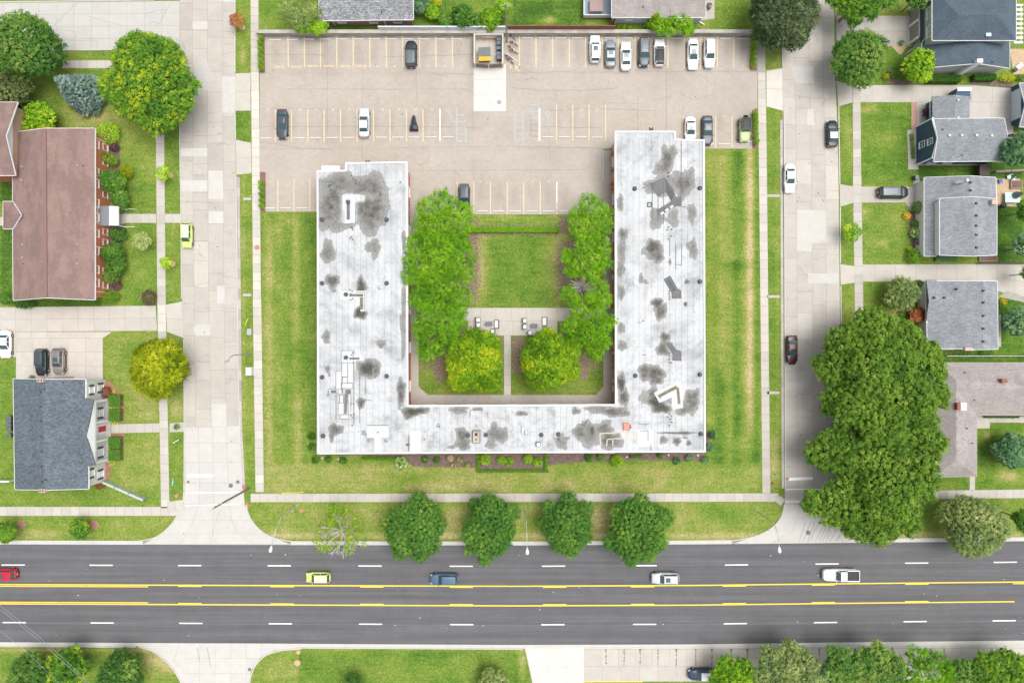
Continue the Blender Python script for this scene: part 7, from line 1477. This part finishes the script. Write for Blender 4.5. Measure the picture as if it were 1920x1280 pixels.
# ------------------------------------------------------------------ dumpster pen
pen = thing('dumpster_pen', 'pale concrete walled pen with two brown gates in the top row of stalls', 'enclosure', (*W(916, 92), 0)); PW = mat('pen_concrete', (.50, .48, .43), .85, .06, 1, .06); mb = MB(); hh = 1.8
c1, c2 = W(888, 63, hh), W(944, 122, hh); X0, X1, Y0, Y1 = c1[0], c2[0], c2[1], c1[1]
for q in ((X0, Y1-.22, X1, Y1), (X0, Y0+.35, X0+.26, Y1-.222), (X1-.26, Y0+.35, X1, Y1-.222)): mb.prism([(q[0], q[1]), (q[2], q[1]), (q[2], q[3]), (q[0], q[3])], 0, hh)
mb.build('wall', PW, pen)
for s_, xa in ((1, X0+.32), (-1, X1-.32)):
    A_ = Vector((xa, Y0+.3)); B_ = Vector(((X0+X1)/2-s_*.06, Y0+.12)); c_ = A_.lerp(B_, .5); mb = MB(); mb.box(c_.x, c_.y, .95, (B_-A_).length, .09, 1.5, math.atan2(B_.y-A_.y, B_.x-A_.x)); mb.build('gate', mat('gate_brown', (.19, .145, .125), .7, .1, 2, .1), pen)
    mb = MB(); mb.tube((xa-s_*.12, Y0+.28, 0), (xa-s_*.12, Y0+.28, 1.9), .1, n=10); mb.build('gate_post', plain('safety_yellow_pale', (.70, .52, .20), .5), pen)
db = thing('dumpster', 'yellow dumpster with sloping grey lid inside the pen', 'dumpster', (*W(908.5, 101, .8), .03), R(2)); mb = MB(); mb.box(0, -.1, .65, 2.0, 1.7, 1.0); 
mb.poly([(-1, -.95, .2), (1, -.95, .2), (1.05, -1.35, 1.15), (-1.05, -1.35, 1.15)]); mb.poly([(-1.05, -1.35, 1.15), (1.05, -1.35, 1.15), (1, -.6, 1.17), (-1, -.6, 1.17)]); mb.build('bin', mat('dumpster_yellow', (.62, .36, .02), .6, .1, 2, .1), db, local=True)
mb = MB(); mb.poly([(-1.02, -.62, 1.22), (1.02, -.62, 1.22), (1.02, .8, 1.45), (-1.02, .8, 1.45)]); mb.prism([(-1.02, -.62), (1.02, -.62), (1.02, .8), (-1.02, .8)], 1.15, 1.2); mb.build('lid', mat('lid_grey', (.15, .16, .17), .7, .15, 2, .2), db, local=True)
for x, s_ in ((910, 'west'), (926.5, 'east')): t = thing('bollard', f'yellow post behind the dumpster, {s_} of two', 'bollard', (*W(x, 75), .03), 0, 'yellow posts behind the dumpster'); mb = MB(); mb.lathe([(.1, 0), (.1, 1.1), (.05, 1.17)], 0, 0, 0, 10); mb.build('post', plain('safety_yellow', (.72, .42, .02), .5), t, local=True); mb = MB(); mb.box(0, 0, .02, .35, .35, .03); mb.build('base_plate', plain('safety_yellow', (0, 0, 0)), t, local=True)
t = thing('guard_rail', 'white rail across the two yellow posts', 'rail', (*W(918, 74.5), .03)); mb = MB(); mb.tube((-1.0, 0, .9), (1.0, 0, .9), .06, n=8); mb.build('rail', WHITE, t, local=True); mb = MB(); mb.tube((-.9, 0, 0), (-.9, 0, .9), .04); mb.tube((.9, 0, 0), (.9, 0, .9), .04); mb.build('support', WHITE, t, local=True)
def bin_(x, y, label, m, group, z=.03, rz=0):
    t = thing('wheeled_bin', label, 'bin', (*W(x, y, .9), z), rz, group); mb = MB(); mb.v = [(-.24, -.28, .08), (.24, -.28, .08), (.24, .28, .08), (-.24, .28, .08), (-.3, -.36, .98), (.3, -.36, .98), (.3, .34, .98), (-.3, .34, .98)]
    mb.f = [[3, 2, 1, 0], [4, 5, 6, 7], [0, 1, 5, 4], [1, 2, 6, 5], [2, 3, 7, 6], [3, 0, 4, 7]]; mb.m = [0]*6; mb.sh = [1]*6; mb.build('tub', m, t, local=True); mb = MB(); mb.box(0, 0, 1.03, .66, .78, .08, 0, 0, .05); mb.tube((-.25, .42, 1.0), (.25, .42, 1.0), .025); mb.build('lid', plain('bin_lid', (.11, .13, .15), .35), t, local=True)
    for s_ in (-1, 1): mb = MB(); mb.tube((s_*.26, .3, .1), (s_*.31, .3, .1), .1, n=10); mb.build('wheel', TYRE, t, local=True)
BN = plain('bin_grey', (.06, .075, .09), .5)
for i, y in enumerate((74, 81.5, 90.5, 101, 108.5)): bin_(935.5, y, f'grey wheeled bin, {ORD[i]} from the north inside the pen', BN, 'wheeled bins inside the pen', .03, R(90))
for i, y in enumerate((783, 789, 797, 804.5, 816)): bin_(17.5, y, f'black wheeled bin, {ORD[i]} from the north behind the portico house', plain('bin_black', (.03, .035, .045), .5), 'wheeled bins behind the portico house', 0, R(90))
bin_(1719, 333, 'dark wheeled bin beside the garage of the dormer house', BN, None, .0)
# bicycles
def bike(x, y, rz, m, label):
    t = thing('bicycle', label, 'bicycle', (*W(x, y), .015), rz, 'bicycles beside the pen')
    for s_ in (-.52, .52):
        mb = MB(); n = 18; mb.path([(s_+.33*math.cos(6.2832*i/n), 0, .33+.33*math.sin(6.2832*i/n)) for i in range(n+1)], .028, 5); mb.tube((s_, -.04, .33), (s_, .04, .33), .03)
        for i in range(5): a = i*.628; mb.tube((s_-.31*math.cos(a), 0, .33-.31*math.sin(a)), (s_+.31*math.cos(a), 0, .33+.31*math.sin(a)), .006, n=3)
        mb.build('wheel', TYRE, t, local=True)
    mb = MB(); P_ = {'r': (-.52, 0, .33), 'b': (-.05, 0, .30), 's': (-.2, 0, .78), 'h': (.36, 0, .80), 'f': (.52, 0, .33)}
    for a, b in ('rb', 'rs', 'bs', 'sh', 'bh', 'hf'): mb.tube(P_[a], P_[b], .03, n=6)
    mb.build('frame', m, t, local=True); mb = MB(); mb.path([(.28, -.3, .98), (.38, -.18, .95), (.36, 0, .92), (.38, .18, .95), (.28, .3, .98)], .022, 5); mb.tube((.36, 0, .8), (.36, 0, .93), .025); mb.build('handlebar', BLACK, t, local=True)
    mb = MB(); mb.box(-.24, 0, .88, .28, .14, .07, 0, 0, .03); mb.tube((-.2, 0, .78), (-.23, 0, .86), .02); mb.build('saddle', BLACK, t, local=True)
for x, y, a, m, l_ in ((960, 72, -.7, CHROME, 'silver bicycle nearest the retaining wall'), (963, 84, -.5, paint('dull_red', (.25, .05, .04)), 'dull red bicycle second from the retaining wall'), (958, 93, -.8, BLACK, 'black bicycle in the middle of the bicycle space'), (963, 99, -.4, paint('grey_white', (.5, .5, .5)), 'pale grey bicycle below the black one'), (953, 109, -.5, paint('bike_blue', (.05, .10, .3)), 'blue bicycle close to the pen wall'), (956, 116, -.65, CHROME, 'silver bicycle furthest from the retaining wall')): bike(x, y, a, m, l_)
# ------------------------------------------------------------------ courtyard furniture
CUSH = plain('cushion_white', (.74, .73, .72), .9); FRM = plain('frame_black', (.05, .055, .06), .6)
def seat(x, y, w_, d_, rz, label, name='lounge_chair', cat='chair', grp=None):
    t = thing(name, label, cat, (*W(x, y, .4), .022), rz, grp); mb = MB(); mb.box(0, 0, .22, w_, d_, .12)
    for sx in (-1, 1):
        for sy in (-1, 1): mb.box(sx*(w_/2-.04), sy*(d_/2-.04), .08, .06, .06, .16)
    mb.build('frame', FRM, t, local=True); mb = MB(); mb.box(0, d_/2-.04, .5, w_, .07, .5); mb.build('backrest', FRM, t, local=True)
    for s_ in (-1, 1): mb = MB(); mb.box(s_*(w_/2-.03), 0, .45, .06, d_-.1, .4); mb.build('armrest', FRM, t, local=True)
    mb = MB(); mb.box(0, -.03, .34, w_-.14, d_-.14, .14, 0, 0, .03); mb.build('cushion', CUSH, t, local=True)
seat(896, 599.5, .85, .8, R(90), 'white cushioned chair, northern of two at the west table', grp='patio chairs'); seat(896.5, 609, .85, .8, R(90), 'white cushioned chair, southern of two at the west table', grp='patio chairs'); seat(931.5, 607.5, 1.4, .8, R(-90), 'white two seat bench east of the west table', 'patio_bench', 'bench'); seat(924.5, 621, .8, .8, R(-90), 'white chair partly under the western golden tree', grp='patio chairs')
seat(983.5, 601, .85, .75, R(90), 'white cushioned chair, northern of two at the east table', grp='patio chairs'); seat(983.5, 612.5, .85, .75, R(90), 'white cushioned chair, southern of two at the east table', grp='patio chairs'); seat(1021.5, 602.5, 1.45, .85, R(-90), 'white two seat bench east of the east table', 'patio_bench', 'bench'); seat(993.5, 624, .85, .8, R(120), 'white chair partly under the eastern golden tree', grp='patio chairs')
for x, y, s_ in ((917, 607, 'west'), (1001.5, 610.5, 'east')):
    t = thing('patio_table', f'dark slate coloured table in the {s_} seating group', 'table', (*W(x, y, .6), .022)); mb = MB(); mb.box(0, 0, .62, 1.15, .68, .05, 0, 0, .01); mb.build('table_top', plain('table_slate', (.10, .13, .165), .5), t, local=True)
    for sx in (-1, 1):
        for sy in (-1, 1): mb = MB(); mb.box(sx*.5, sy*.28, .3, .06, .06, .59); mb.build('leg', FRM, t, local=True)
# back yard furniture of the dormer house
t = thing('glass_table', 'pale green glass table beside the closed parasol', 'table', (*W(1898, 370, .7), 0)); mb = MB(); mb.box(0, 0, .72, 2.4, 1.7, .05); mb.build('table_top', plain('glass_aqua', (.45, .62, .58), .2), t, local=True)
for sx in (-1, 1):
    for sy in (-1, 1): mb = MB(); mb.box(sx*1.0, sy*.7, .35, .06, .06, .69); mb.build('leg', CHROME, t, local=True)
t = thing('parasol', 'closed grey parasol in the middle of the glass table', 'parasol', (*W(1898, 368), 0)); mb = MB(); mb.tube((0, 0, 0), (0, 0, 2.6), .04); mb.build('pole', CHROME, t, local=True); mb = MB(); mb.lathe([(.62, .95), (.5, 1.3), (.2, 2.2), (.05, 2.5)], 0, 0, 0, 9); mb.build('canopy', plain('canvas_grey', (.15, .17, .19), .9), t, local=True)
for x, y, m, l_, a in ((1874, 341, plain('chair_blue', (.03, .16, .42), .5), 'bright blue garden chair behind the dormer house', .4), (1889, 333, plain('chair_bluewhite', (.55, .66, .78), .5), 'pale blue lounger behind the dormer house', .2), (1897, 339, plain('chair_bluewhite', (0, 0, 0)), 'second pale lounger next to the planter', .7), (1911, 385, FRM, 'black garden chair below the glass table', 1.)):
    t = thing('garden_chair', l_, 'chair', (*W(x, y), 0), a); mb = MB(); mb.box(0, 0, .36, .6, .6, .06); mb.build('seat', m, t, local=True); mb = MB(); mb.box(0, .3, .65, .6, .06, .6); mb.build('backrest', m, t, local=True)
    for sx in (-1, 1):
        for sy in (-1, 1): mb = MB(); mb.box(sx*.26, sy*.26, .17, .05, .05, .34); mb.build('leg', m, t, local=True)
t = thing('barbecue', 'black covered barbecue against the back wall of the dormer house', 'barbecue', (*W(1875, 387), 0)); mb = MB(); mb.lathe([(.4, .5), (.5, .8), (.42, 1.05), (.15, 1.15)], 0, 0, 0, 10); mb.build('body', BLACK, t, local=True)
for a in (0, 2.1, 4.2): mb = MB(); mb.tube((math.cos(a)*.35, math.sin(a)*.35, 0), (math.cos(a)*.2, math.sin(a)*.2, .6), .03); mb.build('leg', BLACK, t, local=True)
t = thing('flower_pots', 'cluster of dark flower pots on the blue house terrace', 'flower pot', (*W(1730, 209), .02))
for dx, dy in ((0, 0), (.4, -.3), (.1, -.7)): mb = MB(); mb.lathe([(.16, 0), (.25, .4), (.2, .38)], dx, dy, 0, 9); mb.build('pot', FRM, t, local=True)
v, ti = foliage([(W(1730, 209)[0]+.2, W(1730, 209)[1]-.3, .6, .5, .6, .3)], np.random.default_rng(3), .25, .15, 10, .15, tmean=.5, tvar=.3); leaf_obj('plant', v, ti, PAL['purple'], t)
t = thing('lounger', 'white garden lounger on the patio by the slate roofed house', 'lounger', (*W(1906, 128), .02), .7); mb = MB(); mb.box(0, 0, .35, 1.8, .65, .08); mb.build('seat', WHITE, t, local=True); mb = MB(); mb.box(-.7, 0, .5, .6, .6, .2); mb.build('backrest', FRM, t, local=True)
for sx in (-1, 1):
    for sy in (-1, 1): mb = MB(); mb.box(sx*.8, sy*.28, .16, .05, .05, .32); mb.build('leg', WHITE, t, local=True)
shrub(1329, 12, 6, .9, 'purple', 'purple potted plant on the paving by the tan roofed house', tm=.8)
# ------------------------------------------------------------------ poles, wires, boxes
def lamp(base, head, h, label, curve=0):
    b = Vector((*W(*base), 0)); e = Vector((*W(head[0], head[1], h), h)); t = thing('street_lamp', label, 'street lamp', tuple(b), 0, 'street lamps along the main road'); ST_ = plain('pole_steel', (.42, .44, .45), .4, .3)
    mb = MB(); mb.lathe([(.2, 0), (.2, .1), (.12, .14)], b.x, b.y, 0, 10); top_ = Vector((b.x, b.y, h*.86)); mb.tube(tuple(b), tuple(top_), .11, .075, 8); mb.build('pole', ST_, t)
    mb = MB(); m1 = top_.lerp(e, .35)+Vector((0, 0, h*.10)); m2 = top_.lerp(e, .7)+Vector((0, 0, h*.06)); mb.path([tuple(top_), tuple(m1), tuple(m2), tuple(e)], [.07, .06, .055, .05], 6); mb.build('arm', ST_, t)
    d_ = (e-top_); d_.z = 0; d_.normalize(); mb = MB(); n = 10; prof = [(0, .06), (.15, .12), (.4, .22), (.7, .27), (.95, .22), (1.05, .05)]; s_ = Vector((-d_.y, d_.x, 0)); o = len(mb.v)
    for u, w_ in prof:
        for i in range(n): a = 6.2832*i/n; p = e+d_*(u-.1)+s_*(w_*math.cos(a))+Vector((0, 0, .09*math.sin(a))); mb.v.append(tuple(p))
    for k in range(len(prof)-1):
        for i in range(n): j = (i+1) % n; mb.f.append([k*n+i, k*n+j, (k+1)*n+j, (k+1)*n+i]); mb.m.append(0); mb.sh.append(1)
    mb.build('lamp_head', plain('lamp_shell', (.66, .72, .74), .4), t, smooth=True)
lamp((556, 948), (509, 1024), 8.8, 'curved street lamp reaching over the road at the western corner'); lamp((985, 955), (988.5, 1028), 8.8, 'straight street lamp between the second and third round trees'); lamp((1418, 957), (1461, 1025), 8.8, 'street lamp reaching over the road near the east street')
WP = mat('pole_wood', (.20, .19, .14), .9, .15, 1, .2)
up = thing('utility_pole', 'greenish wooden utility pole leaning out over the mouth of the west street', 'utility pole', (*W(467, 915), 0)); b = Vector((*W(467, 915), 0)); 
mb = MB(); mb.tube(tuple(b), (b.x*1.0, b.y, 13.5), .19, .13, 9); mb.build('pole', WP, up); mb = MB(); mb.box(b.x, b.y, 12.6, 2.2, .12, .14, .6); mb.build('crossarm', WP, up)
for s_ in (-.9, .0, .9): mb = MB(); mb.lathe([(.05, 0), (.09, .12), (.04, .2)], b.x+s_*math.cos(.6), b.y+s_*math.sin(.6), 12.68, 7); mb.build('insulator', WHITE, up)
u2 = thing('utility_pole', 'grey wooden pole behind the dumpster pen reaching the top edge', 'utility pole', (*W(950, 79), 0)); b2 = Vector((*W(950, 79), 0)); mb = MB(); mb.tube(tuple(b2), (b2.x, b2.y, 13), .17, .12, 9); mb.build('pole', mat('pole_grey', (.30, .28, .25), .9), u2); mb = MB(); mb.box(b2.x, b2.y, 12.5, 2, .12, .12); mb.build('crossarm', mat('pole_grey', (0, 0, 0)), u2)
l2 = thing('side_street_lamp', 'grey street lamp with its arm over the west street', 'street lamp', (*W(471, 664), 0)); 
b = Vector((*W(471, 664), 0)); e = Vector((*W(427, 677, 8), 8)); tp = Vector((b.x, b.y, 7.4)); mb = MB(); mb.tube(tuple(b), tuple(tp), .1, .07, 8); mb.build('pole', CHROME, l2); mb = MB(); mb.path([tuple(tp), tuple(tp.lerp(e, .4)+Vector((0, 0, .4))), tuple(e)], [.09, .08, .07], 6); mb.build('arm', CHROME, l2); mb = MB(); mb.box(e.x-.2, e.y, 7.95, .8, .32, .16, .3, 0, .04); mb.build('lamp_head', CHROME, l2)
def wire(pts, label, r=.022, m=None, grp='overhead wires'):
    P_ = [Vector((*W(x, y, z), z)) for x, y, z in pts]; c_ = P_[0]; mb = MB()
    Q = []
    for a, b in zip(P_[:-1], P_[1:]):
        n = 14
        for i in range(n): u = i/n; p = a.lerp(b, u); p.z -= .5*4*u*(1-u); Q.append(tuple(p))
    Q.append(tuple(P_[-1])); mb.path(Q, r, 4); o = mb.build('wire', m or plain('wire_grey', (.30, .32, .34), .5), None, loc=c_); tag(o, label, 'wire', grp)
wire([(-30, 1112, 11), (170, 1282, 11)], 'upper of the power lines crossing the south west corner', .022); wire([(-30, 1119, 10.6), (172, 1290, 10.6)], 'power line running just beside the upper one in the south west corner', .02); wire([(-30, 1160, 10), (115, 1285, 10)], 'lower power line in the south west corner', .02)
wire([(411, 957, 12.8), (325, 1240, 10)], 'thin wire from the leaning utility pole across the main road', .013, plain('wire_dark', (.12, .12, .12), .5)); wire([(948, -10, 12.6), (948, -120, 12.6)], 'wire beyond the pole at the top edge', .02)
def cabinet(x, y, w_, d_, h_, m, label, name='utility_box', cat='utility box'):
    t = thing(name, label, cat, (*W(x, y, h_), 0)); mb = MB(); mb.box(0, 0, h_/2, w_, d_, h_, 0, 0, .02); mb.build('cabinet', m, t, local=True); mb = MB(); mb.box(0, 0, h_+.02, w_*.96, d_*.96, .04, 0, 0, .01); mb.build('lid', m, t, local=True)
cabinet(466, 696, 1.0, 1.4, 1.1, plain('box_pale', (.56, .62, .62), .5), 'pale green utility cabinet on the verge of the west street'); cabinet(467, 622, .8, 1.1, .35, plain('box_grey', (.38, .38, .38), .6), 'low grey utility box by the sidewalk of the west street')
def cover(x, y, r, m, label, z=.034, name='manhole_cover'):
    mb = MB(); c_ = W(x, y); mb.lathe([(r, 0), (r, .006), (r*.85, .008), (r*.8, .004)], 0, 0, 0, 16); o = mb.build(name, m, None, local=True, loc=(c_[0], c_[1], z)); tag(o, label, 'manhole cover')
CI = plain('cast_iron', (.14, .135, .14), .7); RU = plain('rust_cover', (.42, .20, .13), .8)
cover(936, 192, .36, plain('iron_lilac', (.28, .27, .33), .6), 'round drain cover on the pale slab below the pen'); cover(482, 464, .42, RU, 'rusty round cover in the sidewalk of the west street'); cover(433, 910, .36, CI, 'dark cover at the mouth of the west street'); cover(446, 903, .30, CI, 'smaller dark cover beside the kerb of the west street'); cover(331, 929, .34, RU, 'rusty cover on the corner paving'); cover(353, 903, .22, CI, 'small cover near the stop line of the west street'); cover(1515, 998, .38, CI, 'dark cover at the mouth of the east street'); cover(468, 1254, .28, CI, 'drain cover beside the southern driveway'); cover(1476, 897, .26, RU, 'small rusty cover at the stop line of the east street')
cover(565, 957, .35, RU, 'rusty cover in the verge near the western street lamp', .01); cover(548, 957, .22, CHROME, 'small grey cover in the verge near the western street lamp', .01)
# tiny things lying about
def small(x, y, sx, sy, sz, m, label, name, cat, rz=0, z=0):
    mb = MB(); mb.box(0, 0, sz/2, sx, sy, sz, 0, 0, min(sx, sy, sz)*.2); o = mb.build(name, m, None, local=True, loc=(*W(x, y), z)); o.rotation_euler = (0, 0, rz); tag(o, label, cat)
RK = mat('rock_pale', (.50, .45, .40), .9, .15, 3, .2)
for x, y, l_ in ((605, 858, 'pale rock under the south west corner of the big building'), (635, 860, 'tan rock between two round shrubs'), (1253, 852, 'pale rock beside the eastern small shrub'), (1308, 853, 'pale rock near the south east corner shrub'), (1175, 856, 'white rock beside the bright lime shrub')): small(x, y, .42, .36, .25, RK, l_, 'rock', 'rock', x*.3)
YL = plain('curb_strip_yellow', (.68, .62, .04), .6)
small(540, 923.5, 2.0, .12, .06, YL, 'west piece of yellow edging beside the long sidewalk', 'yellow_edging', 'edging', .03); small(560, 923, 1.6, .12, .06, YL, 'east piece of yellow edging beside the long sidewalk', 'yellow_edging', 'edging', .06); small(462, 604, 1.3, .1, .05, YL, 'yellow stake lying in the grass by the low grey box', 'yellow_stake', 'stake', 1.2)
small(330, 827, 1.2, .12, .1, WHITE, 'white pole lying on the verge by the west street', 'pole_piece', 'pole', .5); small(324, 904, 1.1, .16, .08, plain('aqua_flag', (.18, .55, .58), .6), 'aqua marker on the verge at the corner of the west street', 'marker', 'marker', 1.45)
small(859, 1232, .1, 2.0, .1, CHROME, 'thin grey post lying south of the main road', 'post_piece', 'post', -.12); small(1449, 905, .4, .4, .3, plain('hydrant_red', (.45, .04, .04), .5), 'small red marker on the verge of the east street', 'red_marker', 'marker')
for i in range(4): small(223, 1226+i*4.3, 2.2, .18, .06, mat('timber_tan', (.35, .25, .17), .8), f'{ORD[i]} timber step from the road on the southern bank', 'timber_step', 'step', .06)
small(458, 914, 1.0, .55, .04, plain('tactile_red', (.45, .17, .12), .8), 'red tactile plate at the kerb ramp by the utility pole', 'tactile_plate', 'tactile plate', -1.3, .03)
small(464, 945, .7, .4, .04, plain('tactile_red', (0, 0, 0)), 'second red tactile plate at the corner kerb ramp', 'tactile_plate', 'tactile plate', -1.1, .03)
